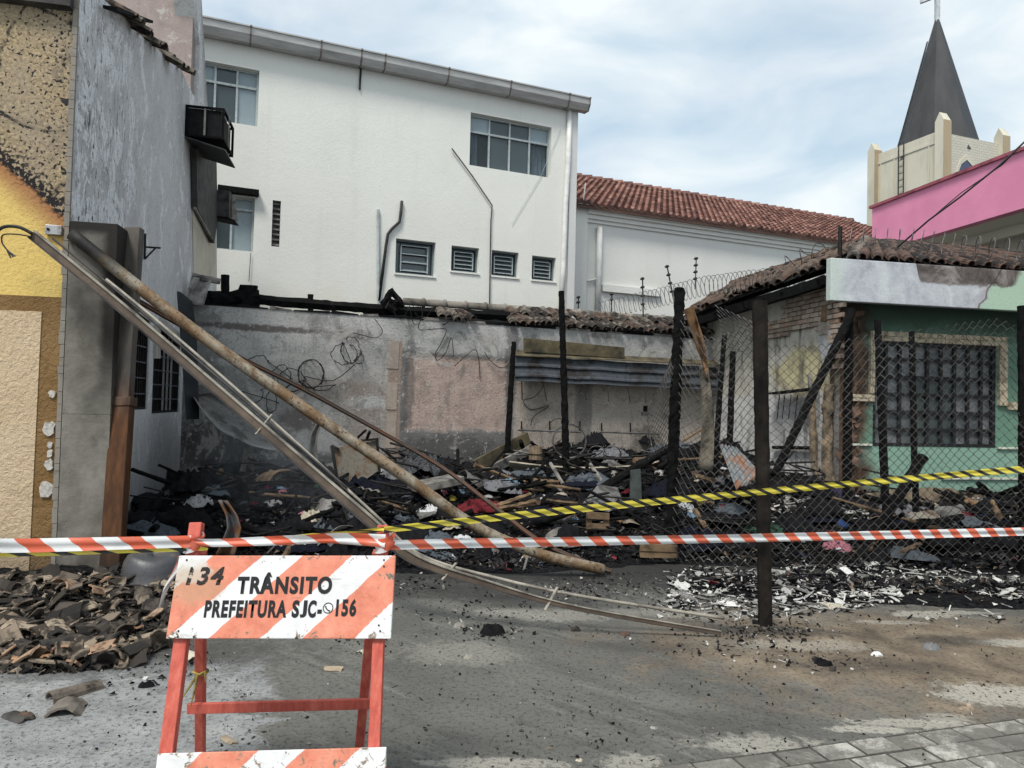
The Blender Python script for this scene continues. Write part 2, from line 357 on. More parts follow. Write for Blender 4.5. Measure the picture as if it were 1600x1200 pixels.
# ------------------------------------------------------------------ left building
def facade_mat():
    a = NT('spalled_and_yellow_plaster', .85, .2); v = a.obj; x, y, z = a.sep(v)
    rough = a.noise(v, 22, 5, .6); mid = a.noise(v, 5, 6, .65); chips = a.noise(v, 30, 3, .5, .3)
    beige = a.ramp(a.noise(v, 40, 4, .6), [(.3, (.2, .145, .085)), (.5, (.34, .26, .16)), (.7, (.55, .43, .26))])
    beige = a.mix(a.math('MULTIPLY', a.ss(a.noise(v, 1.5, 5, .6), .4, .65), .55), beige, (.3, .245, .19))
    beige = a.mix(a.math('MULTIPLY', a.ss(a.noise(v, 1.9, 8, .7, .8), .5, .64), a.ss(z, 3.4, 4.6, .35, .8)), beige, (.09, .078, .066)); cke = a.vor(a.mix(.3, v, a.n('ShaderNodeTexNoise').outputs[1]), 1.6, 'DISTANCE_TO_EDGE'); beige = a.mix(a.math('MULTIPLY', a.ss(a.math('ADD', cke, a.math('MULTIPLY', chips, .05)), .045, .03), a.ss(mid, .42, .55)), beige, (.03, .028, .027))
    pits = a.math('ADD', chips, a.math('MULTIPLY', a.ss(x, -.6, .1), .05)); bigp = a.noise(v, 4.5, 4, .5, .8)
    beige = a.mix(a.ss(pits, .615, .63), beige, (.022, .02, .02)); beige = a.mix(a.ss(bigp, .655, .665), beige, (.035, .033, .033))
    yel = a.mix(a.math('MULTIPLY', mid, .5), (.72, .52, .17), (.64, .44, .14))
    s0, z0 = LF.px(0, 262); s1, z1 = LF.px(98, 348); k = (z1-z0)/(s1-s0)      # the fire line on the wall
    d = a.math('SUBTRACT', z, a.math('MULTIPLY_ADD', x, k, z0-k*s0)); d = a.math('ADD', d, a.math('MULTIPLY', a.math('SUBTRACT', mid, .5), .12))
    yel = a.mix(a.ss(d, -.3, .04), yel, (.36, .17, .075)); yel = a.mix(a.ss(a.math('ADD', d, a.math('MULTIPLY', chips, .3)), .16, .26), yel, (.03, .022, .018))
    q = a.mix(a.ss(d, .05, .1), yel, beige); blk = a.math('MULTIPLY', a.ss(d, .4, .12), a.ss(a.math('ADD', chips, a.math('MULTIPLY', a.ss(d, .3, .0), .12)), .5, .56))
    q = a.mix(a.math('MULTIPLY', blk, a.ss(d, .02, .07)), q, (.02, .018, .018))
    return a.col(q).bump(a.math('ADD', rough, a.math('MULTIPLY', a.ss(pits, .6, .58), .7)), .6, .014).m
def render_mat(name, c, c2):
    a = NT(name, .88, .2); v = a.obj; r = a.noise(v, 26, 5, .6, .8); z = a.sep(v)[2]
    q = a.mix(a.ss(a.noise(v, 1.8, 6, .6), .35, .7), c, c2); q = a.mix(a.math('MULTIPLY', a.ss(r, .5, .62), .25), q, tuple(k*.6 for k in c))
    q = a.mix(a.math('MULTIPLY', a.ss(a.math('ADD', z, a.math('MULTIPLY', a.noise(v, 4), .4)), .75, .2), .55), q, (.1, .085, .065))
    return a.col(q).bump(r, .9, .02).m
lb = thing('yellow_building', 'scorched yellow and beige building at the left edge with a burnt grey side wall', 'building', LF.M)
sb, zb = LF.px(60, 463); st = LF.px(60, 487)[1]
part(MB().wbox(LF, -3.2, 0, zb, 5.6, -.03, 0), 'upper_wall', facade_mat(), lb)
Mb = render_mat('brown_paint', (.2, .115, .045), (.26, .16, .07)); Mbe = render_mat('beige_render', (.56, .42, .27), (.62, .48, .32))
part(MB().wbox(LF, -3.2, 0, 0, zb, -.03, .004), 'painted_border', Mb, lb)
sl_, _ = LF.px(66, 487); sl2, _ = LF.px(47, 860)
part(MB().wpoly(LF, [(-3.2, -.02), (sl2, -.02), (sl_, st), (-3.2, st)], .002, .012), 'beige_panel', Mbe, lb)
part(MB().wbox(LF, -3.3, -.02, LF.px(60, 12)[1], LF.px(60, 12)[1]+.22, -.25, .1), 'eave', plain('burnt_eave', (.05, .045, .042), .5, 5), lb)
# knocked-off corner plaster
rc = random.Random(9)
ce = MB()
zz = 0.0
while zz < 5.2:
    dz = rc.uniform(.05, .16); wdt = rc.uniform(.022, .034)
    ce.wpoly(LF, [(-wdt, zz), (.012, zz), (.012, zz+dz-.004), (-wdt*rc.uniform(.8, 1.2), zz+dz-.004)], -.01, .022); zz += dz
part(ce, 'corner_bead', plaster('corner_cement', (.26, .235, .2), (.14, .13, .115)), lb)
for (px, py, r) in [(82,615,.03), (78,669,.055), (79,695,.025), (79,708,.028), (77,725,.04), (73,765,.065)]:
    s, z = LF.px(px, py); cm = MB(); n = 11
    cm.wpoly(LF, [(s+r*rc.uniform(.6,1.1)*math.cos(t*2*math.pi/n), z+r*1.2*rc.uniform(.7,1.2)*math.sin(t*2*math.pi/n)) for t in range(n)], .0, .02)
    part(cm, 'chipped_plaster', plain('fresh_chip', (.5, .47, .42), .3, 40), lb)
def side_mat():
    a = NT('burnt_side_plaster', .88, .2); v = a.obj; x, y, z = a.sep(v)
    w2 = a.mapped(v, (1.3, 1.3, .75)); st = a.noise(w2, 1.6, 10, .74, .9); fl = a.noise(a.mapped(v, (1.4, 1.4, .8)), 2.2, 11, .8, .7); big = a.noise(v, .9, 5, .6)
    q = a.ramp(st, [(.3, (.3, .295, .3)), (.42, (.48, .475, .48)), (.56, (.62, .615, .61)), (.7, (.74, .735, .725))])
    q = a.mix(a.math('MULTIPLY', a.ss(big, .45, .66), .35), q, (.3, .285, .28))
    frn = a.ss(y, 2.6, .5); q = a.mix(a.math('MULTIPLY', a.ss(frn, 1, 0), .6), q, a.ramp(a.noise(a.mapped(v, (1, 1, .3)), 1.6, 6, .6), [(.3, (.5, .495, .49)), (.7, (.66, .655, .645))])); q = a.mix(a.math('MULTIPLY', a.ss(a.math('ADD', fl, a.math('MULTIPLY', frn, .05)), .55, .565), .9), q, (.84, .845, .85))
    q = a.mix(a.math('MULTIPLY', a.ss(a.noise(a.mapped(v, (4, 4, 1.2)), 5.5, 6, .72, .6), .56, .62), a.ss(y, .3, 2.4, .95, .2)), q, (.03, .029, .03))
    q = a.mix(a.math('MULTIPLY', a.ss(a.noise(v, 25, 4, .7), .5, .7), .35), q, (.1, .098, .098))
    soot = a.math('MULTIPLY', a.ss(a.math('ADD', z, a.math('MULTIPLY', big, 1.6)), 2.6, 1.2), .6)
    q = a.mix(soot, q, (.075, .072, .07))
    return a.col(q).bump(a.math('ADD', st, a.math('ADD', a.ss(fl, .55, .62), a.noise(v, 40, 4, .7))), .5, .012).m
M_side = side_mat()
def lz(px, py): return LS.px(px, py)
w1 = (LS.px(206, 560)[0], LS.px(233, 560)[0], LS.px(222, 640)[1], LS.px(222, 490)[1]); w2_ = (LS.px(240, 560)[0], LS.px(283, 560)[0], LS.px(262, 645)[1], LS.px(262, 515)[1])
zt = 2.55
sw = holes(MB(), LS, .031, 4.35, 0, zt, [w1, w2_], -.24, 0)
out = [(.031, zt), (.031, 5.5), LS.px(150, -12), LS.px(172, 8), LS.px(200, 32), LS.px(225, 60), LS.px(245, 76), LS.px(262, 92), LS.px(281, 106), (4.35, LS.px(281, 106)[1]-.05), (4.35, zt)]
sw.wpoly(LS, out, -.24, 0)
part(sw, 'side_wall', M_side, lb)
for w_ in (w1, w2_):
    gr = MB(); n = 7
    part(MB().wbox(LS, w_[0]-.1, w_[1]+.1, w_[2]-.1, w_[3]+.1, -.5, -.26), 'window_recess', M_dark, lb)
    win = MB(); win.wbox(LS, w_[0], w_[1], w_[2], w_[2]+.03, -.08, -.02); win.wbox(LS, w_[0], w_[1], w_[3]-.03, w_[3], -.08, -.02)
    win.wbox(LS, w_[0], w_[0]+.025, w_[2]+.03, w_[3]-.03, -.08, -.02); win.wbox(LS, w_[1]-.025, w_[1], w_[2]+.03, w_[3]-.03, -.08, -.02); wo_ = part(win, 'window_grille', M_wire, lb)
    for i in range(n+1):
        s = lerp(w_[0]+.01, w_[1]-.01, i/n); part(MB().wbox(LS, s-.007, s+.007, w_[2]+.03, w_[3]-.03, -.06, -.04), 'bar', M_wire, wo_)
    for i in range(1, 6):
        z = lerp(w_[2], w_[3], i/6); part(MB().wbox(LS, w_[0], w_[1], z-.007, z+.007, -.04, -.026), 'crossbar', plain('pale_bar', (.1, .1, .11), .4, 30), wo_)
# broken pale plaster edges above the grilles
for (poly) in [[(215,468),(232,492),(232,503),(208,486)], [(247,512),(279,540),(279,522),(250,495)], [(240,508),(247,508),(247,560),(240,560)]]:
    part(MB().wpoly(LS, [LS.px(*p) for p in poly], .002, .03), 'plaster_patch', plaster('pale_plaster', (.42, .4, .36), (.16, .15, .14)), lb)
# roof tiles still clinging to the sloping edge
def tile_mesh(Ln=.42, r=.085, r2=.065, th=.014, arc=math.pi, nu=6, nv=2, name='roof_tile'):
    def fn(u, v): t = (u-.5)*arc; R = lerp(r, r2, v); return Vector((math.sin(t)*R, (v-.5)*Ln, math.cos(t)*R))
    return MB().grid(fn, nu, nv, th).mesh(name, None, False)
def tile_mat(name, c1, c2, soot):
    a = NT(name, .85, .2); v = a.obj; r = a.oi(); z = a.noise(v, 9, 6, .65); zz = a.noise(a.mapped(v, (1,1,1), (0,0,0), (0,0,0)), 3, 3)
    q = a.mix(r, c1, c2); q = a.mix(a.math('MULTIPLY', a.ss(a.math('ADD', z, a.math('MULTIPLY', r, .25)), .5, .75), soot), q, (.018, .016, .015))
    q = a.mix(a.math('MULTIPLY', a.ss(a.noise(v, 30, 4, .7), .5, .7), .4), q, tuple(k*.45 for k in c1))
    return a.col(q).bump(z, .4, .006).m
M_tb = tile_mat('burnt_clay_tile', (.075, .05, .038), (.2, .14, .1), 1.0); M_tr = tile_mat('smoky_clay_tile', (.095, .058, .044), (.18, .115, .085), 1.0)
M_tg = tile_mat('sooty_pale_tile', (.12, .1, .08), (.28, .235, .185), .95)
TM = {}
for k, m in (('b', M_tb), ('r', M_tr), ('g', M_tg)): TM[k] = tile_mesh(); TM[k].materials.append(m)
def orient(loc, d, up=Vector((0,0,1)), sc=1, twist=0):    # y axis along d, z axis near up
    y = d.normalized(); x = y.cross(up); x.normalize(); z = x.cross(y)
    M = Matrix((x, y, z)).transposed().to_4x4(); return Matrix.Translation(loc) @ M @ Matrix.Rotation(twist, 4, 'Y') @ Matrix.Scale(sc, 4)
ed = [(182, 15), (196, 26), (204, 38), (214, 47), (224, 58), (233, 66), (240, 72), (252, 84), (259, 90), (266, 95), (273, 101), (279, 105)]
for i, (a_, b_) in enumerate(ed):
    p = LS.at(a_, b_, -.02+rc.uniform(-.05, .06)); inst(TM['g' if i % 3 else 'b'], 'roof_tile', orient(p, LS.n*1 + LS.d*rc.uniform(-.3, .3)+Vector((0,0,-.35)), sc=rc.uniform(.75, 1.0), twist=rc.uniform(-.3, .3)), lb)
part(MB().bar(LS.at(172, 12, .1), LS.at(230, 33, .02), .12, .03), 'loose_slat', M_soot, lb)
# the taller rear storey: front faces the street, side carries on in the same plane
RF = WF((LS.pt(4.12, 0).x, LS.pt(4.12, 0).y), LF.a)
part(MB().wbox(RF, -3, -.06, 3.2, 7.5, -.25, -.05), 'rear_front_wall', plaster('pinkish_plaster', (.36, .29, .265), (.2, .165, .155), (.5, .47, .43), .35, .6, 1.8), lb)
ro = [(4.12, zt+.001), (4.12, 7.4), LS.px(306, -8, 0), LS.px(311, 60), LS.px(315, 100), LS.px(322, 165), LS.px(330, 170), LS.px(338, 236), LS.px(339, 432), (LS.px(339, 432)[0], zt+.001)]
ro = [(4.36 if s == 4.12 else s, z) for s, z in ro]
rs = MB().wpoly(LS, ro, -.3, .0)
part(rs, 'rear_side_wall', M_side, lb)
cr_ = MB().wpoly(LS, [LS.px(300, 234, .012), LS.px(337, 238, .012), LS.px(338, 430, .012), LS.px(303, 440, .012)], .003, .012)
part(cr_, 'cream_plaster', plaster('cream_plaster', (.58, .54, .44), (.3, .28, .24), None, .4, .4), lb)
part(MB().wpoly(LS, [LS.px(302, 232, .05), LS.px(334, 234, .05), LS.px(336, 345, .05), LS.px(331, 380, .05), LS.px(304, 325, .05)], .02, .09), 'shutter', plain('sooty_shutter', (.045, .043, .043), .5, 6), lb)
part(MB().bar(LS.at(304, 325, .12), LS.at(330, 372, .12), .03, .03), 'shutter_bar', M_ash, lb)
# street-side gate pillar, rusty column
pl_ = thing('concrete_pillar', 'concrete gate pillar with a soot frame at its top beside the yellow wall', 'pillar', LF.M @ Matrix.Translation((.02, 0, 0)))
ztp = LF.px(140, 348)[1]; spr = LF.px(184, 400)[0]
def pillar_mat():
    a = NT('pillar_plaster', .85, .2); v = a.obj; x, y, z = a.sep(v); n1 = a.noise(v, 3, 7, .65, .3); n2 = a.noise(v, 30, 5, .7)
    q = a.ramp(n1, [(.3, (.1, .092, .078)), (.5, (.19, .175, .15)), (.72, (.29, .27, .235))])
    q = a.mix(a.math('MULTIPLY', a.ss(a.noise(a.mapped(v, (2, 2, .4)), 3, 6), .5, .7), .45), q, (.12, .1, .08))
    cx = (spr-.02)/2; dx = a.math('SUBTRACT', cx, a.math('ABSOLUTE', a.math('SUBTRACT', x, cx)))
    dx2 = a.math('SUBTRACT', spr-.02, x); dz = a.math('SUBTRACT', ztp, z); dm = a.math('MINIMUM', dx2, dz); dm = a.math('ADD', dm, a.math('MULTIPLY', a.math('SUBTRACT', n1, .5), .08))
    fz = a.ss(z, 1.3, 2.2); q = a.mix(a.math('MULTIPLY', a.ss(dm, .14, .06), fz), q, (.008, .008, .008))
    q = a.mix(a.math('MULTIPLY', a.ss(dm, .34, .08), a.math('MULTIPLY', fz, .6)), q, (.04, .033, .028))
    q = a.mix(a.math('MULTIPLY', a.ss(a.math('ADD', z, n1), 1.0, .45), .7), q, (.05, .045, .04))
    return a.col(q).bump(a.math('ADD', n1, n2), .4, .012).m
M_pillar = pillar_mat(); pz = [0, 1.42, ztp]
for a_, b_ in zip(pz, pz[1:]): part(MB().wbox(LF, .02, spr, a_+.0005, b_-.0005, -.4, .03), 'cement_block', M_pillar, pl_, bevel=.003)
sc_ = thing('steel_column', 'brown steel column with an orange rusted lower half beside the gate pillar', 'column', G(172, 892))
def col_mat():
    a = NT('rusting_column', .7, .3, .2); v = a.obj; z = a.sep(v)[2]; n1 = a.noise(a.mapped(v, (3, 3, .6)), 4, 7, .65)
    up = a.ramp(n1, [(.3, (.055, .048, .042)), (.7, (.13, .115, .1))]); lo = a.ramp(n1, [(.3, (.025, .013, .008)), (.52, (.085, .036, .015)), (.75, (.16, .07, .027))])
    zz = a.math('ADD', z, a.math('MULTIPLY', a.math('SUBTRACT', n1, .5), .4)); q = a.mix(a.ss(zz, 1.9, 1.35), up, lo); q = a.mix(a.ss(zz, .5, .1), q, (.035, .022, .014))
    return a.col(q).bump(n1, .3, .008).m
Mc = col_mat(); ct = P(210, 357, 6.35); cb = P(174, 888, 5.95); cb.z = 0
part(MB().bar(cb, lerp(cb, ct, .5), .165, .1, (0, 1, 0)), 'column_shaft', Mc, sc_, bevel=.008)
part(MB().bar(lerp(cb, ct, .505), ct, .14, .09, (0, 1, 0)), 'column_shaft', Mc, sc_, bevel=.008)
part(MB().bar(lerp(cb, ct, .485), lerp(cb, ct, .51), .19, .12, (0, 1, 0)), 'splice_plate', Mc, sc_, bevel=.006)
for dz in (.16, .17): pass
bk = thing('wall_bracket', 'small dark steel shelf bracket high on the burnt grey side wall', 'bracket', LS.at(230, 385))
part(MB().bar(LS.at(227, 365, .02), LS.at(226, 405, .02), .02, .02), 'upright', M_wire, bk); part(MB().bar(LS.at(227, 386, .02), LS.at(227, 386, .02)+LS.n*.16, .018, .018), 'arm', M_wire, bk)
part(MB().bar(LS.at(226, 405, .02), LS.at(227, 386, .02)+LS.n*.11, .015, .015), 'strut', M_wire, bk)
hk = thing('gate_latch', 'pale steel latch plate bolted across the corner of the yellow wall', 'latch', LF.at(88, 362))
part(MB().wbox(LF, LF.px(73, 360)[0], LF.px(99, 360)[0], LF.px(85, 368)[1], LF.px(85, 353)[1], .005, .04), 'plate', metalm('latch_steel', (.4, .4, .4), (.15, .12, .1), .4), hk, bevel=.004)
part(MB().tube([LF.at(75, 358, .05), LF.at(75, 358, .03)], .012, 8), 'bolt', M_wire, hk)
# air conditioner cages on the burnt wall
def cage(px0, py0, px1, py1, dep, label, nm):
    s, z0 = LS.px(px0, py1); _, z1 = LS.px(px0, py0); s2 = s+.75
    t = thing(nm, label, 'air conditioner', Matrix.Translation(LS.pt(s, z0)))
    b = MB(); e = .03
    for (sa, sb_) in ((s, s+e), (s2-e, s2)):
        for (oa, ob) in ((0.003, e), (dep-e, dep)): b.wbox(LS, sa, sb_, z0, z1, oa, ob)
    for z in (z0, z1-e):
        b.wbox(LS, s+e, s2-e, z, z+e, dep-e, dep)
        for sa in (s, s2-e): b.wbox(LS, sa, sa+e, z, z+e, e, dep-e)
    part(b, 'cage_frame', M_char, t)
    part(MB().wbox(LS, s+.032, s2-.032, z0+.032, z1-.032, .01, dep-.045), 'unit_body', plain('burnt_unit', (.008, .008, .009), .5, 10, .7, spec=.15), t)
    part(MB().wbox(LS, s+.3, s+.33, z0, z1, dep, dep+.012), 'cage_bar', M_ash, t)
    part(MB().wbox(LS, s-.004, s, z0+.03, z1-.03, dep*.48, dep*.53), 'cage_bar', M_ash, t)
    part(MB().prism([LS.pt(s-.02, z0-.01, .02), LS.pt(s2, z0-.01, .02), LS.pt(s2, z0-.14, dep+.03), LS.pt(s-.02, z0-.14, dep+.03)], (0, 0, -.02)), 'drip_tray', plain('tray', (.035, .033, .036), .4, 8, .45), t)
cage(288, 160, 335, 212, .5, 'burnt window air conditioner in a cage high on the grey side wall', 'air_conditioner')
t = thing('air_conditioner', 'small broken air conditioner hanging open below the shutter by the white building', 'air conditioner', LS.at(338, 345, .05))
a0 = LS.px(337, 330)[0]; zc = LS.px(338, 346)[1]; zd = LS.px(338, 304)[1]
part(MB().wbox(LS, a0-.3, a0-.05, zc, zd, .02, .26), 'unit_body', plain('burnt_unit2', (.05, .048, .046), .6, 10), t)
part(MB().prism([LS.pt(a0-.35, zc, .02), LS.pt(a0, zc, .05), LS.pt(a0, zc-.05, .36), LS.pt(a0-.35, zc-.05, .36)], (0, 0, -.02)), 'tray', M_soot, t)
part(MB().prism([LS.pt(a0-.06, zc, .14), LS.pt(a0-.06, zc, .36), LS.pt(a0-.06, zd, .30)], LS.d*.012), 'side_flap', plain('scorched_tin', (.28, .25, .22), .4, 12, .6), t)
# ------------------------------------------------------------------ white building
def white_mat(name='white_wall', b=(.75, .745, .69)):
    a = NT(name, .85, .2); v = a.obj; big = a.noise(v, .55, 5, .6); f = a.noise(v, 24, 5, .6); st = a.noise(a.mapped(v, (2.5, 2.5, .2)), 1.3, 6, .6); z = a.sep(v)[2]
    q = a.mix(a.math('MULTIPLY', a.ss(big, .4, .7), .5), b, tuple(k*.88 for k in b)); q = a.mix(a.math('MULTIPLY', a.ss(st, .54, .72), .2), q, tuple(k*.7 for k in b))
    q = a.mix(a.math('MULTIPLY', a.ss(f, .5, .7), .2), q, tuple(k*.75 for k in b))
    lowd = a.math('MULTIPLY', a.ss(a.math('ADD', z, a.math('MULTIPLY', a.noise(v, 1.6, 6, .65), 1.6)), 4.7, 3.8), .35)
    q = a.mix(lowd, q, (.62, .55, .4))
    return a.col(q).bump(a.math('ADD', f, a.math('MULTIPLY', a.noise(v, 7, 4), .8)), .28, .015).m
M_white = white_mat(); M_glass = NT('window_glass', .08, .6).col((.035, .05, .055)).m
def bglass(name, c, r=.12):
    a = NT(name, r, .6); n = a.noise(a.obj, 2.2, 4); a.col(a.mix(n, c, tuple(k*1.5 for k in c))); a.bump(a.noise(a.obj, 1.2, 2), .08, .02); return a.m
M_gl1 = bglass('frosted_glass', (.2, .25, .27), .4); M_gl2 = bglass('dark_glass', (.045, .06, .065)); M_frm = plain('grey_frame', (.42, .46, .46), .15, 20, .5, .2)
M_frmd = plain('blue_grey_frame', (.16, .2, .21), .2, 20, .5)
wb = thing('white_building', 'white two storey building with sloping gutter line behind the burnt lot', 'building', WB.M)
def rect(W, l, r, t, b, off=0):              # opening from left px, right px (at mid height), top, bottom px at right edge
    return (W.px(l, (t+b)/2, off)[0], W.px(r, (t+b)/2, off)[0], W.px(r, b, off)[1], W.px(r, t, off)[1])
wins = {'ul': rect(WB, 300, 404, 110, 198), 'ur': rect(WB, 734, 861, 199, 278), 'll': rect(WB, 325, 397, 309, 394), 'slot': rect(WB, 425, 438, 314, 386),
        's1': rect(WB, 618, 680, 379, 432), 's2': rect(WB, 705, 748, 388, 427), 's3': rect(WB, 768, 810, 395, 434), 's4': rect(WB, 831, 868, 403, 440)}
se = WB.px(899, 300)[0]; ztw = WB.px(880, 170)[1]
part(holes(MB(), WB, -3, se, 0, ztw, list(wins.values()), -.25, 0), 'wall', M_white, wb)
part(MB().wbox(WB, se-.003, se+.003, 0, ztw, -6, -.25), 'end_wall', M_white, wb)
part(MB().wbox(WB, -3, se, ztw, ztw+.05, -6, -.02), 'roof', plain('roof_sheet', (.3, .29, .28), .2, 3), wb)
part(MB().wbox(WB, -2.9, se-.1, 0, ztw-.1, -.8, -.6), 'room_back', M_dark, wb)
def window(name, r, cols, tr, glass, fm=M_frm, fw=.035, o=-.12, curtains=()):
    s0, s1, z0, z1 = r; wt = MB()
    for a_ in ((s0, s0+fw, z0, z1), (s1-fw, s1, z0, z1), (s0+fw, s1-fw, z0, z0+fw), (s0+fw, s1-fw, z1-fw, z1)): wt.wbox(WB, a_[0], a_[1], a_[2], a_[3], o-.05, o)
    wo_ = part(wt, 'window', fm, wb)
    zt_ = lerp(z0, z1, tr) if tr else z1
    for i in range(1, cols):
        s = lerp(s0, s1, i/cols); part(MB().wbox(WB, s-fw*.5, s+fw*.5, z0+fw, z1-fw, o-.045, o+.005), 'mullion', fm, wo_)
    if tr: part(MB().wbox(WB, s0+fw, s1-fw, zt_-.02, zt_+.02, o-.04, o+.01), 'transom', fm, wo_)
    for i in range(cols):
        a_, b_ = lerp(s0, s1, i/cols), lerp(s0, s1, (i+1)/cols)
        part(MB().wbox(WB, a_, b_, z0, zt_-.02, o-.035-.006*(i % 2), o-.03-.006*(i % 2)), 'pane', glass[i % len(glass)], wo_)
        if tr: part(MB().wbox(WB, a_, b_, zt_+.02, z1, o-.035, o-.03), 'pane', M_gl1 if i in (0, cols-1) or cols == 2 else M_gl2, wo_)
    return wo_
M_cur = plain('curtain', (.72, .74, .78), .12, 4, .8)
def clear_glass():
    a = NT('clear_glass', .05, .5); t_ = a.t; tr = a.n('ShaderNodeBsdfTransparent'); tr.inputs[0].default_value = (.75, .8, .82, 1); m = a.n('ShaderNodeMixShader'); m.inputs[0].default_value = .28
    a.col((.1, .12, .13)); o = t_.nodes['Material Output']; t_.links.new(tr.outputs[0], m.inputs[1]); t_.links.new(a.b.outputs[0], m.inputs[2]); t_.links.new(m.outputs[0], o.inputs[0]); return a.m
M_cg = clear_glass()
window('ul', wins['ul'], 3, .7, [M_gl2, M_gl2, M_gl1]); r = wins['ur']; wu = window('ur', r, 4, .68, [M_cg, M_gl2, M_gl2, M_cg])
for a_, b_ in ((.0, .135), (.76, .98)):
    part(MB().grid(lambda u, v: WB.pt(lerp(r[0], r[1], lerp(a_, b_, u)), lerp(r[2], r[3], v*.72), -.25+.025*math.sin(u*(b_-a_)*120)), 48, 2), 'curtain', M_cur, wu, True)
window('ll', wins['ll'], 2, .78, [M_gl2, M_gl1]); sr = wins['slot']
so_ = part(MB().wbox(WB, sr[0], sr[1], sr[2], sr[3], -.16, -.14), 'vent_slot', plain('vent_grey', (.14, .13, .13), .3, 10), wb)
for i in range(9):
    z = lerp(sr[2], sr[3], (i+.5)/9); part(MB().wbox(WB, sr[0], sr[1], z-.015, z+.015, -.14, -.06), 'slat', plain('vent_slat', (.17, .16, .155), .3, 10) if i == 0 else bpy.data.materials['vent_slat'], so_)
for k, nsl in (('s1', 4), ('s2', 5), ('s3', 5), ('s4', 5)):
    r = wins[k]; fr = MB(); fw = .03; side = (r[1]-r[0])*.16
    for a_ in ((r[0], r[0]+fw, r[2], r[3]), (r[1]-fw, r[1], r[2], r[3]), (r[0]+fw, r[1]-fw, r[2], r[2]+fw), (r[0]+fw, r[1]-fw, r[3]-fw, r[3])): fr.wbox(WB, *a_, -.16, -.1)
    wo_ = part(fr, 'louvre_window', M_frmd, wb)
    part(MB().wbox(WB, r[0], r[1], r[2], r[3], -.2, -.19), 'pane', bglass('louvre_glass_'+k, (.07, .09, .1)), wo_)
    for sx in (r[0]+side, r[1]-side): part(MB().wbox(WB, sx-.008, sx+.008, r[2]+.06, r[3]-.1, -.14, -.09), 'side_rail', M_frm, wo_)
    for i in range(nsl):
        z = lerp(r[2]+.08, r[3]-.1, i/(nsl-1))
        part(MB().prism([WB.pt(r[0]+side, z, -.12), WB.pt(r[1]-side, z, -.12), WB.pt(r[1]-side, z+.05, -.18), WB.pt(r[0]+side, z+.05, -.18)], (0, 0, .008)), 'slat', M_frmd, wo_)
        part(MB().wbox(WB, r[0]+side, r[1]-side, z-.006, z+.008, -.118, -.1), 'slat_edge', M_frm, wo_)
    part(MB().wbox(WB, r[0]-.02, r[1]+.02, r[2]-.035, r[2]-.002, -.1, .025), 'sill', M_white, wo_)
# gutter: riveted lengths
def gutter_mat():
    a = NT('gutter_metal', .5, .4, .3); v = a.obj; n1 = a.noise(a.mapped(v, (.6, 2, 3)), 3, 6, .65); q = a.ramp(n1, [(.3, (.3, .29, .28)), (.6, (.46, .45, .43)), (.8, (.56, .55, .53))]); return a.col(q).bump(n1, .15, .01).m
Mg = gutter_mat(); gp = [-3]+[WB.px(x, y, .25)[0] for x, y in ((392, 50), (502, 72), (565, 85), (602, 92), (701, 112), (798, 130), (889, 155), (921, 160))]
zg0 = WB.px(600, 105, .02)[1]
prof = [(.0, -.02), (.2, -.04), (.27, .08), (.28, .19), (.3, .2), (.3, .225), (.0, .225)]
for a_, b_ in zip(gp, gp[1:]):
    part(MB().prism([WB.pt(a_+.006, ztw+z, o+.003) for o, z in prof], WB.d*(b_-a_-.012)), 'gutter_length', Mg, wb)
    part(MB().prism([WB.pt(b_-.015, ztw+z*1.03-.003, o*1.03+.004) for o, z in prof], WB.d*.03), 'gutter_joint', plain('joint_band', (.2, .17, .15), .4, 20) if 'joint_band' not in bpy.data.materials else bpy.data.materials['joint_band'], wb)
# pipes and wires on the white wall
M_pvc = plain('white_pvc', (.72, .72, .69), .1, 6, .5); M_gpvc = plain('grey_conduit', (.42, .47, .48), .2, 6, .5); M_bl = plain('black_cable', (.03, .028, .028), .3, 10, .6)
pts = [WB.at(x, y, .05) for x, y in ((890, 168), (888, 250), (884, 315), (880, 420), (876, 490))]
part(MB().tube(pts, .055, 10), 'downpipe', M_pvc, wb, True)
part(MB().wbox(WB, se-.16, se+.01, 0, ztw-.02, .0, .035), 'corner_strip', white_mat('corner_white', (.62, .62, .6)), wb)
part(MB().tube([WB.at(591, y, .03) for y in (327, 480)], .028, 8), 'conduit', M_gpvc, wb)
part(MB().tube([WB.at(x, y, .04) for x, y in ((628, 314), (626, 335), (624, 347), (612, 358), (606, 366), (603, 385), (592, 470))], .028, 8), 'cable_duct', M_bl, wb, True)
part(MB().tube([WB.at(x, y, .04) for x, y in ((706, 232), (738, 275), (769, 321), (767, 345), (766, 400), (765, 475))], .012, 6), 'antenna_cable', M_bl, wb)
part(MB().tube([WB.at(x, y, .03) for x, y in ((564, 104), (563, 120), (562, 140))], .02, 6), 'stain_strip', M_bl, wb)
part(MB().tube([WB.at(x, y, .03) for x, y in ((392, 395), (389, 440))], .006, 5), 'thin_wire', M_bl, wb)
part(MB().tube([WB.at(x, y, .02) for x, y in ((876, 203), (845, 275), (800, 350))], .004, 5), 'thin_wire', M_gpvc, wb)
part(MB().wbox(WB, WB.px(340, 300)[0], WB.px(404, 305)[0], WB.px(400, 308)[1], WB.px(400, 299)[1], .002, .14), 'burnt_ledge', M_char, wb)
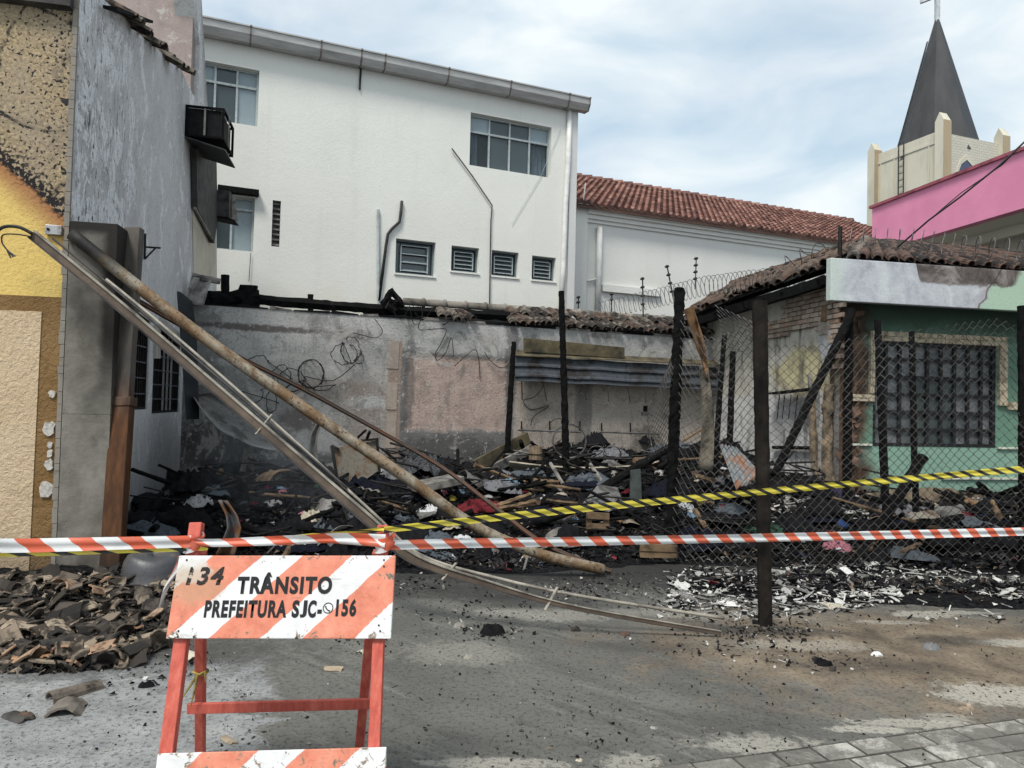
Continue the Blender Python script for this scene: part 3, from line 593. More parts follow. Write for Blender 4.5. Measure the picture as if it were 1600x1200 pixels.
# ------------------------------------------------------------------ building with the red tiled roof
rb = thing('tiled_roof_building', 'long white building with a red clay tiled roof behind the lot', 'building', RB.M)
M_w2 = white_mat('white_wall_far', (.74, .735, .69)); zre = RB.px(1100, 354)[1]; sm = RB.px(915, 330)[0]
part(MB().wbox(RB, sm, 13, 0, zre-.3, -.25, 0), 'wall', M_w2, rb)
part(MB().wpoly(RB, [(-.3, 0), (sm, 0), (sm, RB.px(915, 322)[1]), (-.3, RB.px(893, 303)[1])], -.3, .12), 'end_pier', M_w2, rb)
part(MB().wbox(RB, RB.px(886, 430)[0]-.3, RB.px(894, 430)[0], 2, RB.px(893, 418, .13)[1], .121, .13), 'opening', M_dark, rb)  # black sheet on the pier, the dark of an opening put in as colour
for i, (za, zb_, o) in enumerate(((-.3, -.22, .05), (-.22, -.12, .1), (-.12, -.06, .16), (-.06, .02, .22))):
    part(MB().wbox(RB, sm, 13, zre+za, zre+zb_-.002, -.25, o), 'cornice_band', M_w2, rb)
part(MB().tube([RB.at(x, y, .07) for x, y in ((937, 355), (936, 420), (933, 490))], .07, 10), 'downpipe', M_pvc, rb, True)
part(MB().tube([RB.at(x, y, .05) for x, y in ((908, 330), (906, 440), (925, 438), (936, 434))], .025, 8), 'thin_pipe', M_pvc, rb, True)
part(MB().tube([RB.at(915, 286, .3), RB.at(911, 316, .3)], .015, 6), 'mast', M_pvc, rb)
part(MB().wbox(RB, RB.px(940, 440)[0], RB.px(1030, 455)[0], RB.px(985, 452)[1]-.12, RB.px(985, 452)[1]+.04, .0, .08), 'ledge', M_w2, rb)
rise = 2.1; run = 4.2; sg, slope = RB, math.atan2(rise, run)
def red_mat():
    a = NT('red_clay_tiles', .8, .2); i = a.isl; v = a.obj; q = a.ramp(i, [(0, (.11, .06, .05)), (.4, (.2, .1, .08)), (.8, (.28, .145, .115)), (1, (.35, .205, .165))]); n1 = a.noise(v, 1.2, 6, .65)
    q = a.mix(a.math('MULTIPLY', a.ss(n1, .45, .7), .65), q, (.11, .055, .045)); return a.col(q).m
def tilefield(W, s0, s1, z0, o0, run, rise, cw, rows, rad):
    mb = MB(); n = int((s1-s0)/cw); rn = random.Random(3); Ls = math.hypot(run, rise)/rows
    d = (-W.n*run + Vector((0, 0, rise))).normalized(); up = W.d.cross(d); up = up if up.z > 0 else -up
    for i in range(n):
        for j in range(rows):
            b = W.pt(s0+(i+.5)*cw, z0, o0) + d*Ls*j + up*(.02+rn.uniform(-.008, .008)); vs = []
            for v in (0, 1.12):
                for k in range(4):
                    t = (k/3-.5)*math.pi*.95; R = rad*(1-.18*v); vs.append(b + d*Ls*v + W.d*math.sin(t)*R + up*(math.cos(t)*R + (.02 if v == 0 else -.02)))
            vs.append(b+W.d*rad*.9-up*.02); vs.append(b-W.d*rad*.9-up*.02)
            mb.add(vs, [(0,1,5,4),(1,2,6,5),(2,3,7,6),(9,1,0),(9,8,2,1),(8,3,2)])
    return mb
M_red = red_mat()
ro_ = part(tilefield(RB, -1, 13, zre+.03, .3, run, rise, .18, 16, .07), 'roof_tiles', M_red, rb); ro_['kind'] = 'stuff'
part(MB().prism([RB.pt(-1, zre, .28), RB.pt(13, zre, .28), RB.pt(13, zre+rise, .3-run), RB.pt(-1, zre+rise, .3-run)], (0, 0, -.05)), 'roof_deck', plain('roof_deck', (.1, .055, .042), .3, 2), rb)
rg = MB()
for i in range(40):
    s = -1+i*.35; rg.tube([RB.pt(s, zre+rise+.02, .3-run), RB.pt(s+.38, zre+rise+.05, .3-run)], [.11, .13], 7)
q_ = part(rg, 'ridge_tiles', M_red, rb); q_['kind'] = 'stuff'
# ------------------------------------------------------------------ church
A_ = P(1470, 600, 45); th = math.radians(70); sd_ = 5.3
CA = Vector((A_.x, A_.y, 0)); dB = Vector((-math.cos(th), math.sin(th), 0)); dC = Vector((math.sin(th), math.cos(th), 0))
ch = thing('church_tower', 'cream church tower with a dark pointed spire and cross behind the pink building', 'church', Matrix.Translation(CA))
CL = WF((CA.x+dB.x*sd_, CA.y+dB.y*sd_), math.atan2(-dB.y, -dB.x)); CRt = WF((CA.x, CA.y), math.atan2(dC.y, dC.x))
ztc = CL.px(1460, 207)[1]
def cream(name, c, brick=False):
    a = NT(name, .8, .2); v = a.obj; n1 = a.noise(a.mapped(a.pos, (1, 1, .3)), .9, 6, .65); q = a.mix(a.ss(n1, .4, .7), c, tuple(k*.8 for k in c))
    if brick:
        b = a.n('ShaderNodeTexBrick'); x, y, z = a.sep(a.pos); cb = a.n('ShaderNodeCombineXYZ'); a.l(a.math('ADD', x, a.math('MULTIPLY', y, .36)), cb.inputs[0]); a.l(z, cb.inputs[1])
        a.l(cb.outputs[0], b.inputs[0]); b.inputs['Scale'].default_value = 1; b.inputs['Brick Width'].default_value = .4; b.inputs['Row Height'].default_value = .17; b.inputs['Mortar Size'].default_value = .018
        b.inputs['Color1'].default_value = (*c, 1); b.inputs['Color2'].default_value = (*[k*.9 for k in c], 1); b.inputs['Mortar'].default_value = (*[k*.6 for k in c], 1); q = a.mix(.25, b.outputs[0], q)
    return a.col(q).m
M_c1 = cream('cream_stone', (.6, .56, .45)); M_c2 = cream('cream_brick', (.6, .56, .47), True)
aw = CRt.px(1510, 255)[0]; azt = CRt.px(1510, 250)[1]
part(MB().wbox(CL, 0, sd_, 2, ztc, -.4, 0), 'tower_wall', M_c1, ch)
part(holes(MB(), CRt, .0, sd_, 2, ztc-.2, [(aw-.75, aw+.75, azt-3.5, azt-.9)], -.4, -.002), 'tower_wall', M_c2, ch)
for k in (-1, 1):
    part(MB().wpoly(CRt, [(aw+k*.75, azt-.9), (aw+k*.95, azt-.9), (aw+k*.6, azt-.1), (aw, azt+.35), (aw, azt), (aw+k*.5, azt-.35)], -.1, .05), 'arch_trim', M_c1, ch)
part(MB().wpoly(CRt, [(aw-.75, azt-3.4), (aw+.75, azt-3.4), (aw+.75, azt-.9), (aw+.45, azt-.3), (aw, azt), (aw-.45, azt-.3), (aw-.75, azt-.9)], .003, .02), 'arched_window', bglass('stained_glass', (.03, .04, .09)), ch)
part(MB().wbox(CL, 0, sd_, ztc-.75, ztc-.6, .003, .05), 'string_course', M_c1, ch)
for sp in (.55, 1.65, 4.3): part(MB().wbox(CL, sp, sp+.08, 2, ztc-.78, .003, .06), 'pilaster_strip', M_c1, ch)
M_tan = cream('tan_edge', (.42, .33, .22))
for k, (c, nm) in enumerate(((CA, 'front'), (CA+dB*sd_, 'left'), (CA+dC*sd_, 'right'))):
    e = .31; Mx = Matrix.Translation(c) @ Matrix.Rotation(math.atan2(dC.y, dC.x), 4, 'Z'); zt2 = ztc+.5 if k == 0 else ztc+.3
    part(MB().box(-e, e, -e, e, 2, zt2, Mx), 'corner_pier', M_c1, ch)
    part(MB().box(-e-.02, e+.02, -e-.03, -e-.005, 2, zt2-.02, Mx), 'pier_face', M_tan, ch)
    p = MB(); p.add([Mx @ Vector(q) for q in ((-e,-e,zt2),(e,-e,zt2),(e,e,zt2),(-e,e,zt2),(-e,0,zt2+.55),(e,0,zt2+.55))], [(0,1,5,4),(2,3,4,5),(0,4,3),(1,2,5),(3,2,1,0)]); part(p, 'pier_cap', M_c1, ch)
cen = CA+(dB+dC)*sd_/2; zap = 1.6+(643-20)*48.4/F; sp = MB(); n = 8; R = 2.75
def spire_mat():
    a = NT('spire_sheet', .55, .4); z = a.noise(a.mapped(a.pos, (1, 1, .15)), 1.5, 6, .6); return a.col(a.ramp(z, [(.3, (.02, .02, .021)), (.7, (.045, .044, .045))])).m
vs = [cen+Vector((R*math.cos(t*math.pi/4+.2), R*math.sin(t*math.pi/4+.2), ztc-.9)) for t in range(n)]+[cen+Vector((.14*math.cos(t*math.pi/4+.2), .14*math.sin(t*math.pi/4+.2), zap)) for t in range(n)]
sp.add(vs, [(i, (i+1) % n, n+(i+1) % n, n+i) for i in range(n)]+[tuple(range(n, 2*n))]); part(sp, 'spire', spire_mat(), ch)
M_lad = plain('ladder_steel', (.04, .04, .042), .3, 5)
ap = cen+Vector((0, 0, zap)); bs = lerp(CL.at(1420, 222, -1.2), vs[4], .0); ld = MB()
def on_spire(u, w):                            # along the spire face that looks left
    b0 = lerp(vs[3], vs[4], w); t0 = lerp(vs[n+3], vs[n+4], w); o = (b0-cen); o.z = 0; return lerp(b0, t0, u)+o.normalized()*.12
for w in (.42, .62): part(MB().tube([on_spire(0.02, w), on_spire(.85, w)], .035, 5), 'ladder_rail', M_lad, ch)
for i in range(22): part(MB().tube([on_spire(.03+i*.037, .42), on_spire(.03+i*.037, .62)], .025, 4), 'ladder_rung', M_lad, ch)
for s in (CL.px(1406, 300)[0], CL.px(1414, 300)[0]): part(MB().tube([CL.pt(s, 8, .15), CL.pt(s, ztc+.1, .15)], .04, 5), 'ladder_rail', M_lad, ch)
for i in range(24): z = 8+i*.46; part(MB().tube([CL.pt(CL.px(1406, 300)[0], z, .15), CL.pt(CL.px(1414, 300)[0], z, .15)], .025, 4), 'ladder_rung', M_lad, ch)
M_cx = plain('cross_metal', (.5, .52, .53), .2, 4, .4)
part(MB().box(-.13, .13, -.13, .13, zap-.3, zap+3.6, Matrix.Translation(cen)), 'cross_mast', M_cx, ch)
part(MB().bar(cen+Vector((-.9, .5, zap+1.5)), cen+Vector((.9, -.5, zap+1.9)), .2, .2), 'cross_arm', M_cx, ch)
# ------------------------------------------------------------------ pink building
pk = thing('pink_building', 'building with a bright pink balcony band at the right behind the green house', 'building', PK.M)
def pinkm():
    a = NT('pink_paint', .75, .25); n1 = a.noise(a.obj, 1.5, 6, .6); n2 = a.noise(a.obj, 20, 4); return a.col(a.mix(a.ss(n1, .35, .7), (.78, .29, .44), (.7, .25, .39))).bump(n2, .3, .01).m
zp1 = PK.px(1480, 281)[1]; zp0 = PK.px(1440, 372)[1]
part(MB().wbox(PK, 0, 12, zp0, zp1, -.2, 0), 'balcony_band', pinkm(), pk)
part(MB().wbox(PK, -.05, 12, zp1, zp1+.06, -.25, .05), 'coping', plain('pink_coping', (.33, .09, .12), .3, 4), pk)
M_cw = white_mat('cream_white', (.74, .7, .62))
part(MB().wbox(PK, 0.02, 12, zp0+.02, zp0+.14, -3, -.2), 'soffit_slab', M_cw, pk)
part(MB().wbox(PK, 0.02, 12, zp0-.16, zp0+.02, -1.0, -.9), 'soffit_beam', M_cw, pk)
pw = [(PK.px(1510, 402, -1.6)[0], PK.px(1560, 402, -1.6)[0], PK.px(1545, 420, -1.6)[1]-.8, PK.px(1545, 389, -1.6)[1]), (PK.px(1597, 402, -1.6)[0], PK.px(1640, 402, -1.6)[0], PK.px(1545, 420, -1.6)[1]-.8, PK.px(1597, 377, -1.6)[1])]
part(holes(MB(), PK, -.2, 12, 0, zp0+.02, pw, -1.8, -1.6), 'wall', M_cw, pk)
for r in pw:
    part(MB().wbox(PK, r[0], r[1], r[2], r[3], -1.78, -1.75), 'window', M_gl2, pk)
# ------------------------------------------------------------------ green house
gh = thing('green_house', 'single storey green house with a burnt corner and barred window at the right', 'house', GF.M)
zf0 = GF.px(1450, 478, .6)[1]; zf1 = GF.px(1450, 413, .6)[1]
def green_mat():
    a = NT('green_paint', .8, .25); v = a.obj; x, y, z = a.sep(v); n1 = a.noise(v, 2.2, 6, .6, .3); n2 = a.noise(v, 30, 4)
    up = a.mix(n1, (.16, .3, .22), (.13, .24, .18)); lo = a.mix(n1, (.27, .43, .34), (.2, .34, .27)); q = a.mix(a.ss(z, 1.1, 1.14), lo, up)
    d = a.math('ADD', x, a.math('MULTIPLY', a.math('SUBTRACT', n1, .5), .9)); q = a.mix(a.ss(d, .62, .3), q, a.ramp(a.noise(v, 5, 7, .7, .5), [(.3, (.02, .015, .012)), (.5, (.085, .048, .03)), (.65, (.17, .105, .065)), (.8, (.3, .24, .17))]))
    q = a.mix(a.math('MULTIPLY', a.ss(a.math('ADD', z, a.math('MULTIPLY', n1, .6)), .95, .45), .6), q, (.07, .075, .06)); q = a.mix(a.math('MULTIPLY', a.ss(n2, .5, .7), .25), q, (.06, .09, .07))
    sooty = a.math('MULTIPLY', a.ss(a.math('ADD', z, a.math('MULTIPLY', n1, .5)), 2.75, 3.2), .7); q = a.mix(sooty, q, (.02, .025, .022))  # shade under the fascia, painted into the top of the wall
    return a.col(q).bump(a.math('ADD', n1, n2), .35, .012).m
gw = (GF.px(1364, 617)[0], GF.px(1556, 620)[0], GF.px(1556, 700)[1], GF.px(1556, 541)[1])
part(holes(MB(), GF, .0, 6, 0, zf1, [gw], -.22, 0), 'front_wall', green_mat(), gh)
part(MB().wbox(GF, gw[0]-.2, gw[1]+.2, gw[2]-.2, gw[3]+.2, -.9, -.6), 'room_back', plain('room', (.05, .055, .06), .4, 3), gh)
M_trim = plain('cream_trim', (.55, .47, .34), .25, 10, .85, c2=(.2, .15, .1)); M_trw = plain('pale_line', (.6, .62, .52), .25, 10, .8)
def trim(l, r, t_, b, o=.035):
    s0 = GF.px(l, (t_+b)/2)[0]; s1 = GF.px(r, (t_+b)/2)[0]; z0 = GF.px((l+r)/2, b)[1]; z1 = GF.px((l+r)/2, t_)[1]; return s0, s1, z0, z1
rt = random.Random(5)
def brick_trim(s0, s1, z0, z1, vertical):
    n = max(1, int(((z1-z0) if vertical else (s1-s0))/.11)); rows = 2
    for i in range(n):
        for j in range(rows):
            if vertical: a_ = (lerp(s0, s1, j/rows)+.003, lerp(s0, s1, (j+1)/rows)-.003, lerp(z0, z1, i/n)+.003, lerp(z0, z1, (i+1)/n)-.003)
            else: a_ = (lerp(s0, s1, i/n)+.003, lerp(s0, s1, (i+1)/n)-.003, lerp(z0, z1, j/rows)+.003, lerp(z0, z1, (j+1)/rows)-.003)
            part(MB().wbox(GF, *a_, .012, .04+rt.uniform(0, .012)), 'trim_brick', M_trim, gh)
for l, r, t_, b, vv in ((1360, 1571, 522, 537, 0), (1558, 1571, 538, 634, 1), (1572, 1640, 629, 641, 0), (1357, 1364, 528, 615, 1), (1325, 1364, 616, 627, 0)):
    a_ = trim(l, r, t_, b); part(MB().wbox(GF, *a_, .002, .012), 'trim_bed', M_trim, gh); brick_trim(*a_, vv)
for l, r, t_, b in ((1325, 1361, 693, 696), (1557, 1640, 699, 702), (1470, 1640, 746, 749)): part(MB().wbox(GF, *trim(l, r, t_, b), .002, .03), 'pale_moulding', M_trw, gh)
# barred window: frame, panes, heavy bars
fr = MB(); fw = .05
for a_ in ((gw[0], gw[0]+fw, gw[2], gw[3]), (gw[1]-fw, gw[1], gw[2], gw[3]), (gw[0]+fw, gw[1]-fw, gw[2], gw[2]+fw), (gw[0]+fw, gw[1]-fw, gw[3]-fw, gw[3])): fr.wbox(GF, *a_, -.09, -.01)
M_bar = plain('black_iron', (.016, .017, .02), .3, 10, .5); M_pane = []
for i, c in enumerate(((.15, .165, .175), (.11, .125, .135), (.19, .2, .21), (.06, .085, .082))):
    a = NT('reflecting_pane_%d' % i, .35, .5); n1 = a.noise(a.pos, 7, 6, .7); a.col(a.mix(a.ss(n1, .4, .65), c, tuple(k*.6 for k in c))); M_pane.append(a.m)  # light reflected by the panes is painted into their greys
wn = part(fr, 'window', M_bar, gh); cols, rows = 9, 6
for i in range(1, cols): s = lerp(gw[0], gw[1], i/cols); part(MB().wbox(GF, s-.022, s+.022, gw[2]+fw, gw[3]-fw, -.055, -.018), 'upright_bar', M_bar, wn)
for j in range(1, rows): z = lerp(gw[2], gw[3], j/rows); part(MB().wbox(GF, gw[0]+fw, gw[1]-fw, z-(.03 if j in (2, 4) else .02), z+.02, -.058, -.022), 'crossbar', M_bar, wn)
for i in range(cols):
    for j in range(rows):
        a_ = (lerp(gw[0], gw[1], i/cols)+.01, lerp(gw[0], gw[1], (i+1)/cols)-.01, lerp(gw[2], gw[3], j/rows)+.01, lerp(gw[2], gw[3], (j+1)/rows)-.01)
        m = M_pane[3] if (3 <= i <= 5 and j < 4 and rt.random() < .8) else M_pane[rt.randrange(3)]
        part(MB().wbox(GF, *a_, -.075, -.068+rt.uniform(0, .004)), 'pane', m, wn)
# fascia box over the front
def fascia_mat():
    a = NT('fascia_render', .8, .25); v = a.obj; x, y, z = a.sep(v); n1 = a.noise(v, 3, 8, .7, .5); n2 = a.noise(v, 1.1, 5, .6, .5); n3 = a.noise(v, 30, 4, .7)
    q = a.ramp(n1, [(.3, (.3, .31, .34)), (.5, (.46, .48, .51)), (.7, (.6, .63, .64))]); q = a.mix(a.ss(a.math('ADD', x, a.math('MULTIPLY', n2, .5)), -.05, -.3), q, (.52, .58, .54))
    gx = GF.px(1545, 450, .6)[0]; x0 = GF.px(1430, 420, .6)[0]
    gz = a.math('ADD', a.math('SUBTRACT', x, gx), a.math('ADD', a.math('MULTIPLY', a.math('SUBTRACT', n2, .5), .5), a.math('MULTIPLY', a.math('SUBTRACT', z, (zf0+zf1)/2), -.7)))
    bz = a.math('ADD', a.math('SUBTRACT', z, zf1-.24), a.math('ADD', a.math('MULTIPLY', a.math('SUBTRACT', n1, .5), .25), a.ss(x, x0-.1, x0+.1, -.5, 0)))
    brn = a.math('MULTIPLY', a.ss(bz, -.02, .02), a.ss(gz, .42, .3)); q = a.mix(a.math('MULTIPLY', a.ss(gz, -.25, .1), .3), q, (.3, .2, .16))
    q = a.mix(a.ss(gz, .0, .06), q, a.mix(n1, (.42, .56, .43), (.36, .5, .39))); q = a.mix(brn, q, a.ramp(n1, [(.35, (.05, .043, .04)), (.5, (.13, .11, .1)), (.65, (.3, .28, .27))]))
    ln = a.math('ABSOLUTE', gz); q = a.mix(a.math('MULTIPLY', a.ss(ln, .03, .005), .7), q, (.05, .04, .035)); q = a.mix(a.math('MULTIPLY', a.ss(n3, .52, .7), .3), q, (.15, .15, .15))
    return a.col(q).bump(a.math('ADD', n1, n3), .4, .012).m
sf = GF.px(1298, 440, .6)[0]
part(MB().wbox(GF, sf, 6.5, zf0, zf1, .5, .6), 'fascia', fascia_mat(), gh, bevel=.01)
part(MB().wbox(GF, .05, 6.5, zf0+.12, zf0+.22, .002, .5), 'soffit', plain('soffit', (.12, .12, .11), .4, 4), gh)
# side wall of bricks with plaster left in places
zs = 3.38
def sidewall_mat():
    a = NT('side_plaster', .85, .2); v = a.obj; n1 = a.noise(v, 2.4, 7, .65, .4); n2 = a.noise(v, 26, 5, .7); x, y, z = a.sep(v)
    lo = a.ramp(n1, [(.3, (.42, .41, .4)), (.5, (.62, .61, .59)), (.7, (.74, .73, .7))]); hi = a.ramp(n1, [(.35, (.24, .21, .18)), (.5, (.62, .55, .32)), (.65, (.68, .61, .38))])
    zz = a.math('ADD', z, a.math('MULTIPLY', a.math('SUBTRACT', n1, .5), .5)); cre = a.ramp(n1, [(.3, (.36, .33, .28)), (.5, (.58, .54, .46)), (.7, (.68, .64, .56))]); q = a.mix(a.ss(zz, 1.75, 1.9), lo, cre); q = a.mix(a.math('MULTIPLY', a.blob(v, (-99, 0, 0), (1, 1, 1)), 0), q, q); yb = a.blob(a.pos, tuple(GS.pt(-.75, 2.2)), (.75, .9, .33), n1, 1.3, .3); q = a.mix(yb, q, hi)
    q = a.mix(a.math('MULTIPLY', a.ss(a.noise(a.mapped(v, (3, 3, .6)), 1.6, 6, .65), .5, .66), .75), q, (.06, .055, .05)); q = a.mix(a.math('MULTIPLY', a.ss(n2, .5, .7), .4), q, (.12, .11, .1))
    q = a.mix(a.ss(a.math('ADD', y, a.math('MULTIPLY', n1, .4)), .1, -.1), q, q)
    return a.col(q).bump(a.math('ADD', n1, n2), .5, .015).m
M_sw = sidewall_mat()
part(MB().wbox(GS, -4.6, -.001, 0, zs, -.25, 0), 'side_wall', M_sw, gh)
part(MB().wpoly(GS, [(-4.6, zs), (-.001, zs), (-.001, zs+.02), (-4.6, zs+.02)], -.25, -.012), 'upper_side_wall', plain('mortar', (.2, .17, .145), .3, 9, .9), gh)
def brick_mat():
    a = NT('old_brick', .9, .15); r = a.oi(); n1 = a.noise(a.pos, 8, 6, .7); q = a.ramp(r, [(0, (.28, .22, .175)), (.35, (.4, .325, .265)), (.7, (.47, .4, .335)), (1, (.32, .2, .145))]); q = a.mix(a.math('MULTIPLY', a.ss(n1, .48, .68), .6), q, (.085, .07, .06))
    return a.col(q).bump(a.noise(a.pos, 40, 5, .7), .6, .01).m
bm_ = MB(); rq = random.Random(12); L_, H_ = .2, .058
bm_.box(-L_/2, L_/2, -.03, .03, -H_/2, H_/2); bme = bm_.mesh('brick'); bme.materials.append(brick_mat()); cnt = 0
def inpoly(x, y, pl):
    c = False; j = len(pl)-1
    for i in range(len(pl)):
        if (pl[i][1] > y) != (pl[j][1] > y) and x < (pl[j][0]-pl[i][0])*(y-pl[i][1])/(pl[j][1]-pl[i][1])+pl[i][0]: c = not c
        j = i
    return c
BP = [(1236, 462), (1300, 430), (1316, 446), (1316, 600), (1300, 545), (1278, 512), (1240, 520), (1205, 528), (1178, 524), (1170, 502), (1222, 500), (1230, 480)]; bpz = [GS.px(*p) for p in BP]
for j in range(30):
    z = 2.0+j*.07
    for i in range(-22, 1):
        s = i*.215+(j % 2)*.1-.1
        if inpoly(s, z, bpz) and cnt < 290:
            inst(bme, 'brick', GS.M @ Matrix.Translation((s+rq.uniform(-.008, .008), -.012-rq.uniform(0, .012) , z)) @ Matrix.Rotation(rq.uniform(-.03, .03), 4, 'Y') @ Matrix.Rotation(rq.uniform(-.04, .04), 4, 'Z'), gh); cnt += 1
def slab(W, pxs, o0, o1, nm, m, par): return part(MB().wpoly(W, [W.px(*p) for p in pxs], o0, o1), nm, m, par, bevel=.01)
slab(GS, [(1130, 478), (1160, 474), (1200, 460), (1232, 456), (1230, 478), (1222, 501), (1205, 503), (1200, 498), (1165, 500), (1130, 500)], .003, .03, 'plaster_patch', plaster('pale_wall_patch', (.52, .49, .42), (.3, .28, .25), (.62, .6, .55)), gh)
slab(GS, [(1290, 478), (1298, 476), (1296, 503), (1287, 503)], .03, .06, 'plaster_patch', M_wood, gh)
slab(GS, [(1282, 498), (1300, 502), (1306, 560), (1292, 580), (1282, 535)], .02, .045, 'plaster_patch', plaster('grey_patch', (.45, .46, .47), (.2, .2, .2)), gh)
# crumbling corner
cr2 = MB(); rk = random.Random(31)
for i in range(70):
    z = rk.uniform(.2, 3.0); p = GF.pt(rk.uniform(-.02, .28), z, rk.uniform(-.01, .04)); r = rk.uniform(.03, .09)
    cr2.add([p+Vector((rk.uniform(-r, r), rk.uniform(-r, r)*.5, rk.uniform(-r, r)*1.6)) for _ in range(5)], [(0,1,2),(0,2,3),(0,3,4),(1,2,4),(2,3,4),(0,1,4)])
part(cr2, 'crumbled_corner', plain('burnt_brick', (.14, .085, .06), .6, 7, .9, c2=(.02, .016, .014)), gh)['kind'] = 'stuff'
# roof: hip to the street, ridge running back
ze = zs+.05; R0 = GF.p + GF.d*(-.35); back = -GF.n
rid_f = P(1352, 381, 11.3); zr = rid_f.z
rid_b = rid_f + back*4.2
eL0 = GF.pt(-.25, ze+.12, .1); eL1 = eL0 + back*4.9; eL1.z = ze-.05; eR0 = GF.pt(6.5, zf1+.02, .45); eL0f = GF.pt(-.15, zf1+.02, .45)
deck = MB(); deck.add([eL0, eL1, rid_b, rid_f, eR0, eL0f, rid_f+GF.d*2.2], [(0,1,2,3), (5,0,3), (5,3,6,4)]); dv = [Vector((0,0,-.08))+v for v in deck.v[:7]]
deck.add(dv, [(3,2,1,0), (3,0,5), (4,6,3,5)]); part(deck, 'roof_deck', M_char, gh)
rr2 = random.Random(77); nT = 0
def tiles_on(a, b, c, d, na, nb, key, jit, miss):          # eave a-b, ridge d-c
    global nT
    for i in range(na):
        for j in range(nb):
            if rr2.random() < miss: continue
            e0 = lerp(a, b, (i+.5)/na); e1 = lerp(d, c, (i+.5)/na); p = lerp(e0, e1, (j+.5)/nb); dd = (e0-e1).normalized()
            up = (b-a).cross(d-a); up = up if up.z > 0 else -up
            dd = (dd + Vector((rr2.uniform(-1, 1), rr2.uniform(-1, 1), rr2.uniform(-1, 1)))*jit).normalized()
            inst(TM[key if rr2.random() < .8 else 'b'], 'roof_tile', orient(p+up.normalized()*(.02+.02*(nb-j)/nb), dd, up, rr2.uniform(.95, 1.08), rr2.uniform(-jit, jit)), gh); nT += 1
tiles_on(eL0, eL1, rid_b, rid_f, 23, 5, 'b', .24, .16)
tiles_on(eL0f, eR0, rid_f+GF.d*2.2, rid_f, 28, 5, 'r', .05, .03)
def ridge(a, b, n, par, key='r', sc=1.15):
    for i in range(n):
        inst(TM[key], 'ridge_tile', orient(lerp(a, b, (i+.5)/n)+Vector((0, 0, .03)), (a-b), Vector((0, 0, 1)), sc, rr2.uniform(-.1, .1)), par)
ridge(eL0f, rid_f, 12, gh, 'g'); ridge(rid_f, rid_b, 12, gh)
# charred rafters sticking out under the left eave
for i in range(11):
    a_ = lerp(eL0, eL1, i/10)+Vector((0, 0, -.14)); part(MB().bar(a_-GF.d*rr2.uniform(.05, .3)+Vector((0,0,-.08)), a_+GF.d*.6+Vector((0, 0, .22)), .07, .1), 'rafter', M_char, gh)
part(MB().bar(eL0+Vector((-.05, 0, -.2)), eL1+Vector((-.05, 0, -.2)), .1, .14), 'eave_beam', M_char, gh)
